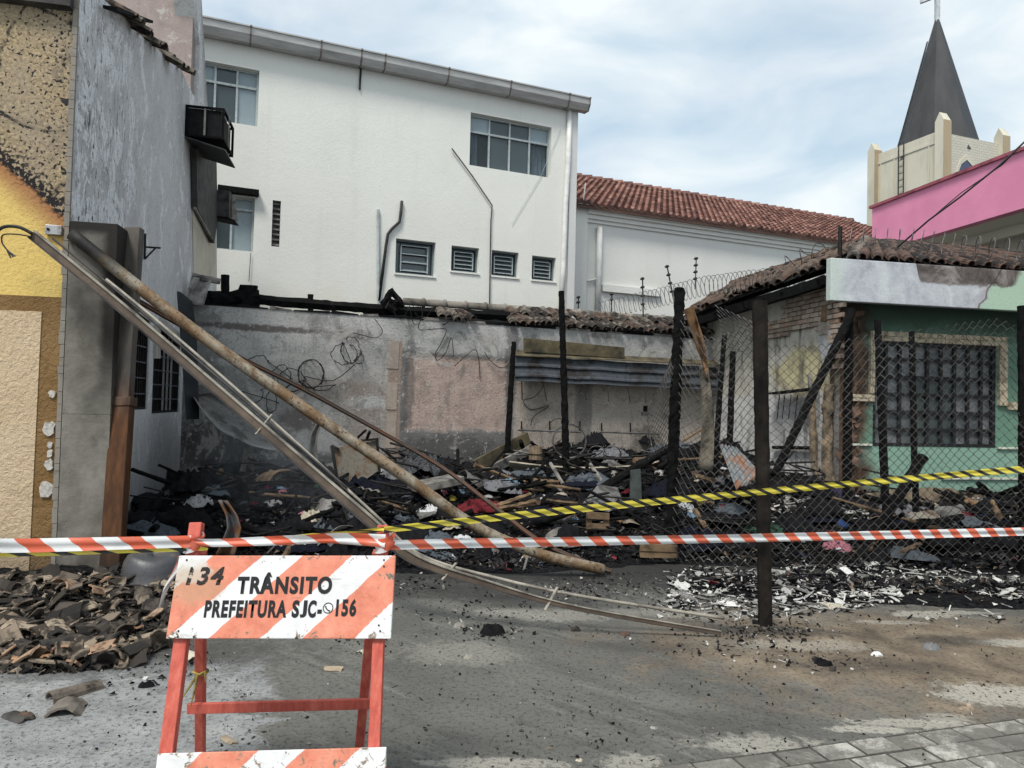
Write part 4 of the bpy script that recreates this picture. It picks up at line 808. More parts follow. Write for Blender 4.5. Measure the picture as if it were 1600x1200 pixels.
# ------------------------------------------------------------------ back wall of the lot
zbw = BW.px(620, 497)[1]; sbr = BW.px(1135, 560)[0]
def back_mat():
    a = NT('smoked_wall_plaster', .88, .2); v = a.obj; x, y, z = a.sep(v); big = a.noise(v, 1.0, 7, .65, .4); mid = a.noise(v, 3.6, 7, .68, .5); f = a.noise(v, 28, 5, .7); rag = a.noise(v, 5, 9, .75, .6)
    q = a.ramp(big, [(.3, (.2, .195, .185)), (.46, (.33, .325, .31)), (.6, (.44, .43, .41)), (.75, (.54, .525, .5))])
    def box(l, t_, r, b, soft=.05, amp=.22):
        s0, z1 = BW.px(l, t_); s1, z0 = BW.px(r, b); w = a.math('MULTIPLY', a.math('SUBTRACT', mid, .5), amp)
        mxx = a.math('MULTIPLY', a.ss(a.math('ADD', x, w), s0-soft, s0+soft), a.ss(a.math('ADD', x, w), s1+soft, s1-soft))
        return a.math('MULTIPLY', mxx, a.math('MULTIPLY', a.ss(a.math('ADD', z, w), z0-soft, z0+soft), a.ss(a.math('ADD', z, w), z1+soft, z1-soft)))
    pink = a.ramp(mid, [(.3, (.26, .22, .19)), (.5, (.43, .325, .28)), (.7, (.5, .4, .33))]); warm = a.ramp(mid, [(.3, (.28, .235, .195)), (.55, (.46, .385, .325)), (.75, (.57, .5, .435))])
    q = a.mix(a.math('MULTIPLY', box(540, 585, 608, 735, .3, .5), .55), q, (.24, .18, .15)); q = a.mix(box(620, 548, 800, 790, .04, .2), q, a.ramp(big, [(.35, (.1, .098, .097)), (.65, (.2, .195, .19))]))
    q = a.mix(a.math('MULTIPLY', box(637, 555, 790, 673), .95), q, pink); q = a.mix(a.math('MULTIPLY', box(805, 590, 918, 760, .06), .9), q, warm); q = a.mix(a.math('MULTIPLY', box(918, 590, 1140, 760, .05), .95), q, a.mix(big, warm, (.45, .41, .36)))
    q = a.mix(a.math('MULTIPLY', box(900, 585, 922, 760, .03, .15), .6), q, (.13, .127, .125)); q = a.mix(a.math('MULTIPLY', box(795, 470, 1140, 545, .1, .2), .55), q, (.46, .45, .43))
    q = a.mix(box(608, 532, 622, 760, .02, .07), q, a.mix(mid, (.33, .24, .19), (.25, .2, .17)))
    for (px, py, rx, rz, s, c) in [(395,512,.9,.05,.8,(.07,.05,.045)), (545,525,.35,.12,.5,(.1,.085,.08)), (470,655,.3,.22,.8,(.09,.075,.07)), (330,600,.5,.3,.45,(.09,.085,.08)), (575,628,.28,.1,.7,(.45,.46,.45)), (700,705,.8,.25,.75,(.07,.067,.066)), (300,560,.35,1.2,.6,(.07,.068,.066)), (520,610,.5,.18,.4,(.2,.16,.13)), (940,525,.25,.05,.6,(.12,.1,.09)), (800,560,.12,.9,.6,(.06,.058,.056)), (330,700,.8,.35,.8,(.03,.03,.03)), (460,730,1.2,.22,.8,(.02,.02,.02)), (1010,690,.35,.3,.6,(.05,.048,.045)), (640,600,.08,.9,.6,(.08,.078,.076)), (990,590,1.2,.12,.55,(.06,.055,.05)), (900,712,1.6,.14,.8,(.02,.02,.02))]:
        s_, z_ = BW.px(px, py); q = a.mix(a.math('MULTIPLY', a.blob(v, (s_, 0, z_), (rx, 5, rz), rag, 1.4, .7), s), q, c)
    q = a.mix(a.math('MULTIPLY', a.ss(a.noise(a.mapped(v, (3, 3, .35)), 1.6, 6, .65), .54, .72), .45), q, (.085, .08, .077))
    q = a.mix(a.math('MULTIPLY', a.ss(f, .5, .68), .6), q, (.1, .095, .088)); q = a.mix(a.math('MULTIPLY', a.ss(a.noise(v, 12, 4, .7), .6, .64), .6), q, (.52, .5, .47)); q = a.mix(a.math('MULTIPLY', a.ss(a.noise(v, 2.1, 9, .75, .9), .55, .62), .5), q, (.12, .112, .105)); q = a.mix(a.math('MULTIPLY', a.ss(a.noise(a.mapped(v, (1, 1, 1), (0, 0, 0), (7, 3, 1)), 1.7, 9, .75, .8), .57, .62), .5), q, (.5, .47, .43))
    return a.col(q).bump(a.math('ADD', a.math('ADD', f, mid), a.math('MULTIPLY', box(637, 555, 790, 673), -1.2)), .55, .02).m
bw = thing('back_wall', 'smoke stained plaster wall with a pinkish patch across the back of the burnt lot', 'wall', BW.M)
part(MB().wbox(BW, -.8, sbr+.6, 0, zbw, -.22, 0), 'wall_slab', back_mat(), bw)
rw = random.Random(21); s = -.4
while s < sbr+.3:
    d = rw.uniform(.25, .6); part(MB().wpoly(BW, [(s, zbw), (s+d-.01, zbw), (s+d-.02, zbw+rw.uniform(.015, .05)), (s+.02, zbw+rw.uniform(.015, .05))], -.2, .012), 'coping_mortar', M_soot if rw.random() < .7 else M_ash, bw); s += d
sx = BW.px(614, 545)[0]
for (t_, b_, w_) in ((533, 576, .1), (598, 640, .09), (645, 700, .09)):
    part(MB().wpoly(BW, [(sx-w_, BW.px(614, b_)[1]), (sx+w_*.9, BW.px(614, b_)[1]), (sx+w_, BW.px(614, t_)[1]), (sx-w_*.8, BW.px(614, t_)[1])], .002, .008), 'cement_strip', plaster('strip_cement_%d' % t_, (.36, .3, .25), (.2, .175, .155), (.42, .4, .37), sc=2.5), bw)
# burnt lean-to roof on the wall: beam, posts, ridge pipe, tiles
lt = thing('burnt_roof', 'remains of a burnt clay tiled roof with a charred beam along the back wall', 'roof', Matrix.Translation(BW.pt(3, zbw)))
def rough_bar(pts, r, n=8, jit=.16, seed=0, step=.09):
    q = [];
    for a_, b_ in zip(pts, pts[1:]):
        m = max(1, int((b_-a_).length/step)); q += [lerp(a_, b_, i/m) for i in range(m)]
    q.append(pts[-1]); rs = r if isinstance(r, (int, float)) else None
    R = [rs if rs else lerp(r[0], r[1], i/(len(q)-1)) for i in range(len(q))]; return MB().tube(q, R, n, True, jit, seed)
part(rough_bar([BW.at(322, 462, -.35), BW.at(600, 484, -.35), BW.at(860, 497, -.35)], .085, 6, .12, 1), 'charred_beam', M_char, lt)
part(rough_bar([BW.at(330, 466, -.3), BW.at(405, 464, -.3)], .1, 7, .3, 2), 'charred_beam', M_char, lt)
for (px, t_, b_, r) in ((352, 430, 478, .065), (357, 470, 480, .05), (362, 470, 480, .05), (388, 447, 480, .14), (399, 470, 482, .07), (371, 475, 482, .05), (485, 460, 485, .04), (325, 460, 478, .12)):
    part(rough_bar([BW.at(px, b_, -.33), BW.at(px, t_, -.33)], r, 8, .22, int(px)), 'charred_stub', M_char, lt)
for i, (a_, b_) in enumerate((((598, 478), (612, 455)), ((606, 482), (628, 468)), ((603, 468), (632, 478)), ((596, 470), (618, 487)), ((610, 452), (626, 474)))):
    part(rough_bar([BW.at(*a_, -.2), BW.at(*b_, -.15)], .05, 6, .25, i), 'charred_stub', M_char, lt)
part(MB().prism([BW.pt(2.6, zbw+.02, -.25), BW.pt(sbr+.3, zbw+.02, -.25), BW.pt(sbr+.3, zbw+.3, -1.0), BW.pt(2.6, zbw+.3, -1.0)], (0, 0, -.05)), 'roof_deck', M_soot, lt)
rp0 = BW.at(630, 471, -.75); rp1 = BW.at(1062, 500, -.75); nr = 15
for i in range(nr):
    a_ = lerp(rp0, rp1, i/nr); b_ = lerp(rp0, rp1, (i+1)/nr)
    part(MB().tube([a_, lerp(a_, b_, .88), lerp(a_, b_, .9), b_], [.062, .066, .085, .085], 9), 'ridge_tile', plain('sooty_ridge_%d' % (i % 3), (.15+.04*(i % 3), .138+.035*(i % 3), .12+.03*(i % 3)), .4, 6, .85, c2=(.05, .045, .04)) if i < 3 else bpy.data.materials['sooty_ridge_%d' % (i % 3)], lt, True)
rt2 = random.Random(8)
for (l, r, n, rows) in ((684, 735, 5, 1), (795, 862, 7, 2), (862, 1120, 30, 2)):
    for i in range(n):
        for j in range(rows):
            x = lerp(l, r, (i+.5)/n); y = lerp(482, 508, (x-640)/430) + (9 if j == 0 else -1); o = -.1 if j == 0 else -.42
            dd = (BW.n + Vector((0, 0, -.35)) + BW.d*rt2.uniform(-.35, .35)).normalized()
            inst(TM[rt2.choice('bbbggr')], 'roof_tile', orient(BW.at(x, y+rt2.uniform(-3, 3), o)+Vector((0, 0, .0)), dd, Vector((0, 0, 1)), rt2.uniform(.9, 1.15), rt2.uniform(-.35, .35)), lt)
def smoothp(pts, m=6):                       # Catmull-Rom
    q = []; n = len(pts)
    for i in range(n-1):
        p0, p1, p2, p3 = pts[max(i-1, 0)], pts[i], pts[i+1], pts[min(i+2, n-1)]
        for k in range(m):
            t = k/m; q.append(.5*((2*p1)+(p2-p0)*t+(2*p0-5*p1+4*p2-p3)*t*t+(3*p1-p0-3*p2+p3)*t**3))
    return q+[pts[-1]]
# ------------------------------------------------------------------ things fixed to the back wall
def tagp(px, py, off): return BW.at(px, py, off)
aw_ = thing('sheet_awning', 'weathered sheet metal awning with a mossy panel on the back wall', 'awning', Matrix.Translation(tagp(965, 575, .1)))
M_moss = plain('mossy_panel', (.095, .078, .045), .6, 4, .9, c2=(.025, .023, .02)); M_zinc = metalm('blue_grey_zinc', (.07, .08, .092), (.035, .031, .03), .5, 2.5, .7, .2)
part(MB().prism([tagp(*p, .22) for p in ((818, 528), (975, 543), (975, 560), (818, 549))], BW.n*.02), 'mossy_panel', M_moss, aw_)
part(MB().prism([tagp(805, 548, .1), tagp(1140, 566, .1), tagp(1140, 572, .3), tagp(805, 556, .3)], (0, 0, .015)), 'top_strip', M_moss, aw_)
s0 = BW.px(804, 570, .3)[0]; s1 = BW.px(1140, 590, .3)[0]
for i in range(4):
    a_, b_ = lerp(s0, s1, i/4)+.004, lerp(s0, s1, (i+1)/4)
    def fn(u, v, a_=a_, b_=b_, i=i):
        s = lerp(a_, b_, u); zt = BW.px(804, 555, .3)[1] - .01*i; z = zt - v*.42; return BW.pt(s, z + .008*math.sin(s*5+i), .22+.1*v+(.035 if .3 < v < .42 or .72 < v < .85 else 0)+.006*math.sin(s*9))
    part(MB().grid(fn, 10, 20, .006), 'metal_sheet', M_zinc, aw_)
part(rough_bar([tagp(808, 584, .2), tagp(908, 590, .2)], .03, 6, .12, 5), 'batten', M_char, aw_); part(rough_bar([tagp(942, 590, .2), tagp(1040, 596, .2)], .03, 6, .12, 6), 'batten', M_char, aw_)
def rod(par, a, b, r=.01, nm='hook_rod', m=None): return part(MB().tube([a, b], r, 6), nm, m or M_wire, par)
for k, (x0, x1, xs, yt, dy, lab, lr) in enumerate(((808, 908, (815, 847, 879, 909), 588, 37, 'first dark hanging rail with rods under the awning, beside the thin charred post', 'hanging_rail'), (942, 1030, (950, 978, 1008), 592, 35, 'second dark hanging rail with rods under the awning, nearer the green house', 'hanging_rail'))):
    t = thing(lr, lab, 'rail', Matrix.Translation(tagp((x0+x1)/2, yt, .25))); part(MB().tube([tagp(x0, yt-1, .24), tagp(x1, yt+4, .24)], .018, 6), 'rail_bar', M_wire, t)
    for i, x in enumerate(xs): rod(t, tagp(x, yt, .25), tagp(x+(7 if i % 2 else 1), yt+dy+i % 3, .42))
for k, (x0, x1, y0, y1, xs, lab) in enumerate(((810, 906, 672, 675, (815, 859, 906), 'lower grey clothes rail with pegs on the back wall, left one'), (936, 1030, 675, 678, (940, 985), 'lower grey clothes rail with pegs on the back wall, right one'))):
    t = thing('clothes_rail', lab, 'rail', Matrix.Translation(tagp((x0+x1)/2, y0, .3))); part(MB().tube([tagp(x0, y0, .3), tagp(x1, y1, .3)], .016, 7), 'rail_bar', M_wireg, t)
    for x in xs: rod(t, tagp(x, y0+1, .02), tagp(x, y0-14, .05), .012, 'peg'); 
    for i, x in enumerate(xs): rod(t, tagp(x+30, y0+2, .3), tagp(x+34, y0+26, .5), .009, 'hook_rod', M_wireg)
t = thing('wall_box', 'small open electric box in the back wall above the right clothes rail', 'box', Matrix.Translation(tagp(1007, 638, 0)))
part(MB().wbox(BW, BW.px(1005, 636)[0], BW.px(1011, 636)[0], BW.px(1008, 643)[1], BW.px(1008, 634)[1], -.01, .015), 'box_body', M_dark, t); part(MB().wbox(BW, BW.px(1002, 636)[0], BW.px(1012, 636)[0], BW.px(1008, 648)[1], BW.px(1008, 644)[1], .0, .03), 'box_lip', M_ash, t)
def loops(pxs, off, r, nm, label, jitter=0, m=None, coil=None):
    pts = [];
    for (cx, cy, rx, ry, a0, a1) in coil or []:
        n = max(6, int(abs(a1-a0)*7))
        for i in range(n+1):
            a = lerp(a0, a1, i/n); pts.append(BW.at(cx+rx*math.cos(a)+mnoise.noise(Vector((cx, i*.3, 0)))*3, cy+ry*math.sin(a)+mnoise.noise(Vector((cy, i*.3, 3)))*3, off+.06*math.sin(i*.4)))
    pts += [BW.at(x, y, off) for x, y in pxs]
    return solo(MB().tube(smoothp(pts, 3), r, 5), nm, m or M_wire, label, 'wire', smooth=True)
TP = 2*math.pi
loops([(520, 595), (556, 568)], .06, .007, 'wire_coil', 'loose wire coil of two big rings left of centre on the back wall', coil=[(486, 584, 20, 22, 0, TP*2.2), (503, 590, 25, 20, .6, 3.2)])
loops([], .05, .006, 'wire_coil', 'thin wire coil of oval rings below the roof edge on the back wall', coil=[(548, 547, 15, 20, 0, TP*1.6), (538, 553, 20, 16, 1, 7), (560, 560, 9, 8, -1, 2)])
loops([], .08, .006, 'wire_coil', 'messy thin wire tangle on the back wall behind the rusted pipe', coil=[(404, 570, 18, 14, 2, 6), (440, 590, 14, 20, 0, TP*1.3), (455, 594, 20, 18, 0, TP*1.4), (395, 615, 16, 14, -.5, 3.4), (424, 628, 8, 17, 0, TP)])
for i, pl in enumerate((((585, 498), (597, 515), (594, 524), (585, 528), (568, 524), (552, 520)), ((657, 500), (655, 515), (680, 514), (697, 515), (690, 535), (680, 553), (684, 563), (697, 550), (705, 527), (708, 545), (708, 558)), ((710, 572), (728, 556), (742, 546), (748, 560), (749, 575), (750, 590)), ((757, 550), (765, 562), (780, 574), (792, 572), (800, 560)), ((640, 480), (646, 505), (655, 505), (660, 490), (655, 476), (640, 470)), ((818, 590), (845, 592), (848, 604), (835, 620), (818, 626), (830, 640), (858, 634), (835, 650), (829, 665)), ((860, 660), (868, 655), (878, 655), (882, 668)))):
    solo(MB().tube(smoothp([BW.at(x, y, .05+.03*math.sin(k)) for k, (x, y) in enumerate(pl)], 5), .006, 5), 'loose_wire', M_wire, ['short bent wire hanging from the back wall beside the cement strip', 'zigzag black wire hanging over the top left corner of the pinkish patch', 'arched black wire on the top edge of the pinkish patch', 'drooping wire between the pinkish patch and the thin charred post', 'looped wire sticking up on the roof edge beside the charred stubs', 'tangled thin wire hanging under the awning by the thin charred post', 'small arched wire on the left lower clothes rail'][i], 'wire', smooth=True)
# ------------------------------------------------------------------ charred fence posts and leaning beams
def post(a, b, r, label, seed, nm='charred_post', m=None, jit=.13): return solo(rough_bar([a, b], r, 9, jit, seed, .05), nm, m or M_char, label, 'post' if 'post' in nm else 'beam', Matrix.Translation(a))
a_ = G(1196, 976); post(a_, P(1187, 470, 5.3), (.052, .055), 'nearest tall charred post standing free on the concrete in front of the mesh', 1, jit=.05, m=plain('smoked_brown_wood', (.016, .013, .011), .8, 5, .85, c2=(.004, .004, .004), spec=.12, obj=False))
post(P(1046, 862, 8.0), P(1062, 450, 8.0), (.066, .058), 'thick charred post with a split top beside the torn left end of the mesh', 2, jit=.2)
post(P(886, 770, 10.2), P(877, 455, 10.2), (.055, .042), 'tall thin charred post rising past the tiles in the middle of the lot', 3, jit=.18)
post(P(790, 745, 11.2), P(803, 534, 11.2), (.05, .04), 'shorter charred post leaning against the back wall at the awning', 4)
post(P(1114, 760, 9.4), P(1132, 524, 9.4), (.042, .032), 'slender leaning charred post behind the mesh beside the splintered board', 5)
post(P(1140, 700, 10.4), P(1145, 549, 10.4), (.045, .042), 'short charred post behind the mesh near the brick wall', 6)
post(P(1323, 775, 8.7), P(1327, 482, 8.7), (.055, .05), 'charred post standing at the burnt corner of the green house', 7)
post(P(1387, 850, 7.7), P(1371, 500, 8.0), (.044, .036), 'leaning charred post crossing the left part of the barred window', 8)
post(P(1431, 800, 7.9), P(1424, 517, 8.0), (.036, .03), 'thin charred post crossing the middle of the barred window', 9)
post(P(1601, 895, 7.3), P(1597, 478, 7.35), (.05, .045), 'charred post at the right edge of the picture carrying the mesh', 10)
post(P(1210, 742, 8.3), P(1333, 484, 8.6), (.05, .048), 'long charred beam leaning diagonally against the corner of the green house', 11, 'charred_beam')
post(P(1362, 842, 7.6), P(1442, 714, 7.9), (.05, .06), 'short charred beam leaning between two posts below the barred window', 12, 'charred_beam')
post(D(905, 790)+Vector((0, 0, .03)), P(1055, 694, 9.4), (.06, .055), 'curved charred beam lying over the heap toward the thick post', 13, 'charred_beam')
post(D(770, 840), P(905, 795, 8.2), (.035, .04), 'thin charred beam half buried in the middle of the heap', 14, 'charred_beam')
sp_ = thing('splintered_board', 'splintered brown board hanging from the thick charred post', 'board', Matrix.Translation(P(1095, 640, 8.9)))
part(MB().prism([P(1070, 484, 8.3), P(1083, 478, 8.3), P(1100, 530, 8.5), P(1107, 575, 8.6), P(1104, 590, 8.6), P(1096, 560, 8.6), P(1090, 545, 8.5)], (0, .04, .0)), 'board', plain('raw_brown_wood', (.27, .15, .075), .45, 6, .85, c2=(.06, .035, .02)), sp_)
part(MB().grid(lambda u, v: P(lerp(1092, 1106, u)+6*math.sin(v*3)+lerp(0, 10, v)*(u-.3), lerp(572, 735, v), 8.7+.05*math.sin(v*9+u*3)), 3, 12, .006), 'hanging_strip', plain('peeling_strip', (.15, .13, .1), .5, 9, .9), sp_, True)
# ------------------------------------------------------------------ chain-link
def chain(fn, nu, nv, r=.0042):
    mb = MB()
    for i in range(nu):
        pts = []
        for j in range(nv+1):
            on = (j % 2 == 0) == (i % 2 == 0); u = (i+(0 if on else 1))/nu; pts.append(fn(u, j/nv)+Vector((0, (.006 if on else -.006), 0)))
        mb.tube(pts, r, 3, False)
    return mb
def wob(p, k): n = mnoise.noise_vector(p*1.1+Vector((k, 0, 0))); return p+Vector((n.x*.05, n.y*.12, n.z*.05))
def top2(u):
    T = [(0, 537), (.25, 533), (.42, 522), (.6, 512), (.75, 503), (.9, 498), (1, 515)]
    for (a, b), (c, d) in zip(T, T[1:]):
        if u <= c: return lerp(b, d, (u-a)/(c-a))
    return 515
M_net = plain('smoked_mesh_wire', (.085, .08, .074), .6, 2.5, .55, metal=.3, c2=(.02, .019, .018))
def f2(u, v): return wob(lerp(P(lerp(1200, 1606, u), top2(u), lerp(7.15, 7.4, u)), P(lerp(1195, 1612, u), 882+8*math.sin(u*7), lerp(7.2, 7.3, u))+Vector((0, -.05, .04)), v), 0)
def f1(u, v): return wob(lerp(P(lerp(1063, 1196, u), lerp(500, 528, u)+18*math.sin(u*5), lerp(7.9, 7.2, u)), P(lerp(1052, 1196, u), 890+12*math.sin(u*4), lerp(7.4, 7.1, u)), v), 4)
def f0(u, v): return wob(P(lerp(lerp(1052, 1012, min(1, v*1.7)), 1060, u), lerp(545, 720, v)-u*30, 8.0+.1*math.sin(v*6+u*4)), 9)
def f3(u, v): return wob(P(lerp(1128, 1188, u)+v*12-8, lerp(478, 540, v)+u*25, 8.6-.6*u), 13)
for f, nu, nv, lb_ in ((f2, 58, 50, 'long smoke darkened chain-link mesh hanging in front of the green house'), (f1, 21, 52, 'torn chain-link mesh between the thick charred post and the nearest post'), (f0, 16, 40, 'crumpled chain-link end bunched at the left of the thick charred post'), (f3, 14, 18, 'loose chain-link flap folded up in front of the pale brick wall')):
    solo(chain(f, nu, nv), 'chain_link_fence', M_net, lb_, 'fence')
# ------------------------------------------------------------------ razor wire and electric fence on the roofs
def helix(ax, r, turns, wr, n=14, j=.12, seed=1):
    rnd = random.Random(seed); L = len(ax)-1; m = int(turns*n); pts = []
    for i in range(m+1):
        t = i/m*L; k = min(int(t), L-1); p = lerp(ax[k], ax[k+1], t-k); d = (ax[k+1]-ax[k]).normalized(); a = d.cross(Vector((0, 0, 1))).normalized(); b = a.cross(d)
        th_ = i/n*TP; R = r*(1+j*mnoise.noise(Vector((i*.09, seed, 0)))); pts.append(p+(a*math.cos(th_)*.8+b*math.sin(th_))*R)
    mb = MB().tube(pts, wr, 4, False)
    for i in range(0, m, 3):
        p = pts[i]; e = Vector((rnd.uniform(-1, 1), rnd.uniform(-1, 1), rnd.uniform(-1, 1))).normalized()*.022; f = e.orthogonal().normalized()*.006
        mb.add([p-e, p+f, p+e, p-f], [(0, 1, 2, 3)])
    return mb
solo(helix([P(935, 486, 13.4), P(1020, 467, 12.9), P(1100, 447, 12.3), P(1180, 437, 11.7), P(1262, 432, 11.0)], .17, 46, .005), 'razor_wire', M_wireg, 'dense razor wire coil running up the left eave of the green house roof', 'razor wire')
solo(helix([P(1228, 415, 11.3), P(1262, 398, 11.2), P(1300, 388, 10.9)], .14, 3, .006, seed=3), 'razor_wire', M_wire, 'few loose razor wire loops above the left roof slope of the green house', 'razor wire')
solo(helix([P(1325, 377, 10.4), P(1420, 378, 10.2), P(1500, 388, 10.0), P(1610, 398, 9.9)], .19, 15, .006, seed=5), 'razor_wire', M_wireg, 'wide razor wire loops along the front roof of the green house', 'razor wire')
solo(helix([BW.at(600, 483, .0), BW.at(660, 488, .0), BW.at(720, 500, .02)], .13, 3.5, .006, seed=7), 'razor_wire', M_wire, 'slack razor wire loops lying on the burnt roof above the back wall', 'razor wire')
solo(rough_bar([P(1312, 410, 10.2), P(1313, 354, 10.2)], .03, 6, .08, 3), 'iron_post', M_wire, 'rusty iron post standing on the hip of the green house roof', 'post')
for i, (x0, y0, x1, y1, Y, lb_) in enumerate(((903, 486, 904, 463, 13.9, 'shortest dark electric fence rod beside the downpipe above the tiles'), (955, 484, 956, 458, 14.0, 'second electric fence rod counted from the white downpipe'), (1005, 482, 1004, 433, 13.6, 'tall upright electric fence rod beside the start of the razor wire'), (1054, 462, 1042, 414, 13.4, 'leaning electric fence rod behind the thick charred post'), (1086, 438, 1088, 402, 13.6, 'slender electric fence rod standing closest to the green house'))):
    t = thing('electric_fence_rod', lb_, 'fence rod', Matrix.Translation(P(x0, y0, Y)), 'electric fence rods on the roof edge'); a_, b_ = P(x0, y0+14, Y), P(x1, y1, Y); part(MB().tube([a_, b_], .013, 6), 'rod', M_wire if i < 4 else M_wireg, t)
    for k in range(4 if i in (2, 3, 4) else 2):
        c = lerp(b_, a_, .04+.21*k); part(MB().tube([c+Vector((-.045, 0, -.012)), c+Vector((-.01, 0, 0)), c+Vector((.03, 0, .01))], [.012, .032, .02], 7), 'insulator', M_bl, t)
# overhead service cable at the right
cb_ = [P(1640, 185, 9.0), P(1560, 260, 9.3), P(1500, 308, 9.6), P(1450, 345, 9.9), P(1412, 378, 10.2), P(1390, 397, 10.4)]
solo(MB().tube(cb_, .013, 6), 'service_cable', M_bl, 'black service cable dropping from the right edge to the green house roof', 'cable', smooth=True)
solo(MB().tube([p+Vector((.03+.02*math.sin(i*2), 0, .04+.02*math.cos(i*3))) for i, p in enumerate(cb_[:4])]+[cb_[4]], .007, 5), 'service_cable', M_bl, 'thinner wire twisted along the black service cable above the pink band', 'cable', smooth=True)
# ------------------------------------------------------------------ fallen pipe, channel and bar
def sweep(pts, prof, ref=Vector((0, -1, 0)), tp=0):
    mb = MB(); n = len(prof); o = 0
    for i, p in enumerate(pts):
        d = (pts[min(i+1, len(pts)-1)]-pts[max(i-1, 0)]).normalized(); a = d.cross(ref).normalized(); b = a.cross(d); k_ = (.85 if tp else 1)-tp*sstep((i/len(pts)-.55)/.35); mb.v += [p+a*x*k_+b*y*k_ for x, y in prof]
    for i in range(len(pts)-1):
        for k in range(n): mb.f.append((i*n+k, i*n+(k+1) % n, (i+1)*n+(k+1) % n, (i+1)*n+k))
    mb.f += [tuple(reversed(range(n))), tuple((len(pts)-1)*n+k for k in range(n))]; return mb
def pipe_mat():
    a = NT('rusted_galvanised_pipe', .65, .4, .2); v = a.pos; z = a.noise(v, 6, 8, .7, .3); z2 = a.noise(v, 2, 4); f = a.noise(v, 40, 4, .7)
    q = a.ramp(z, [(.32, (.08, .046, .022)), (.45, (.16, .11, .063)), (.55, (.27, .235, .18)), (.72, (.37, .34, .28))]); q = a.mix(a.math('MULTIPLY', a.ss(z2, .45, .65), .5), q, (.22, .12, .05)); q = a.mix(a.ss(f, .57, .63), q, (.035, .026, .02))
    x, y, zz = a.sep(v); q = a.mix(a.ss(a.math('ADD', zz, a.math('MULTIPLY', z, .4)), 2.75, 3.0), q, (.014, .013, .012)); return a.col(q).bump(a.math('ADD', z, f), .4, .006).m
pe = G(942, 900); pe.z = .06
pp = smoothp([P(112, 366, 5.95), P(310, 521, 6.15), P(480, 641, 6.3), P(640, 750, 6.45), P(742, 822, 6.55), P(845, 866, 6.65), pe], 8)
solo(MB().tube(pp, .051, 14, True, .03, 3), 'rusted_pipe', pipe_mat(), 'thick rusted pipe fallen diagonally from the pillar down to the concrete', 'pipe', smooth=True)
chn = thing('metal_channel', 'long bent brown metal channel fallen from the yellow wall to the concrete', 'channel', G(1126, 998))
ce = G(1126, 996); ce.z = .03
cp = smoothp([P(50, 366, 5.75), P(190, 481, 5.7), P(340, 610, 5.6), P(470, 722, 5.45), P(575, 812, 5.3), P(645, 872, 5.2), P(760, 912, 5.12), P(900, 950, 5.03), ce], 8)
M_chw = plain('brown_channel', (.105, .078, .058), .4, 5, .6, c2=(.06, .045, .035)); M_che = plain('pale_edge', (.28, .255, .21), .4, 5, .6, c2=(.07, .06, .05)); M_chd = plain('sooty_channel', (.05, .046, .044), .5, 4, .6)
part(sweep(cp, [(-.034, -.004), (.034, -.004), (.034, .006), (-.034, .006)], tp=.5), 'web', M_chw, chn); part(sweep(cp, [(-.047, -.02), (-.034, -.02), (-.034, .022), (-.047, .022)], tp=.5), 'flange', M_che, chn); part(sweep(cp, [(.034, -.02), (.046, -.02), (.046, .022), (.034, .022)], tp=.5), 'flange', M_chd, chn)
cq = [p+Vector((.04, .06, .05+.035*math.sin(i/len(cp)*math.pi*2.5))) for i, p in enumerate(cp)]
part(MB().tube(cq[6:], .012, 7), 'conduit', M_che, chn, True); part(MB().tube([p+Vector((.0, .05, .085)) for p in cp[2:30]], .009, 6), 'conduit', M_chd, chn, True)
for i in (20, 44, 54): part(MB().bar(cp[i]+Vector((-.03, -.03, -.05)), cq[i]+Vector((.02, 0, .03)), .02, .006), 'clip', M_che, chn)
wr = thing('burnt_power_cord', 'burnt black power cord with a plug dangling on the yellow wall', 'cord', P(20, 395, 5.7))
part(MB().tube(smoothp([P(-6, 362, 5.7), P(8, 354, 5.7), P(30, 355, 5.7), P(50, 365, 5.73)], 5), .014, 7), 'cord', M_bl, wr, True)
part(MB().tube(smoothp([P(50, 370, 5.73), P(25, 366, 5.68), P(5, 367, 5.66), P(3, 378, 5.66), P(9, 388, 5.66), P(14, 393, 5.66)], 5), .006, 6), 'thin_cord', M_bl, wr, True)
for dx in (0, 4, 7): part(MB().tube([P(11, 391, 5.66), P(17+dx, 403-dx*.4, 5.66)], .006, 5), 'plug_prong', M_bl, wr)
bp = smoothp([P(205, 464, 6.6), P(350, 546, 7.4), P(470, 606, 7.9), P(590, 672, 8.3), P(690, 730, 8.35), P(770, 790, 7.9), P(850, 850, 7.4), D(955, 898)+Vector((0, 0, .03))], 5)
solo(sweep(bp, [(-.024, -.003), (.024, -.003), (.024, .003), (.003, .003), (.003, .035), (-.003, .035), (-.003, .003), (-.024, .003)]), 'rusted_angle_bar', metalm('dark_rust', (.1, .075, .06), (.12, .062, .04), .7, 4, .7, .2), 'thin rusted angle bar bending down behind the thick rusted pipe', 'bar')
ab = BW.at(573, 676, .6); t = thing('bar_stay', 'small dark steel stay joined under the rusted angle bar', 'stay', ab)
part(MB().bar(P(572, 672, 8.2), P(552, 690, 8.4), .02, .02), 'strut', M_wire, t); part(MB().bar(P(578, 674, 8.22), P(573, 686, 8.3), .025, .025), 'strut', M_wire, t)
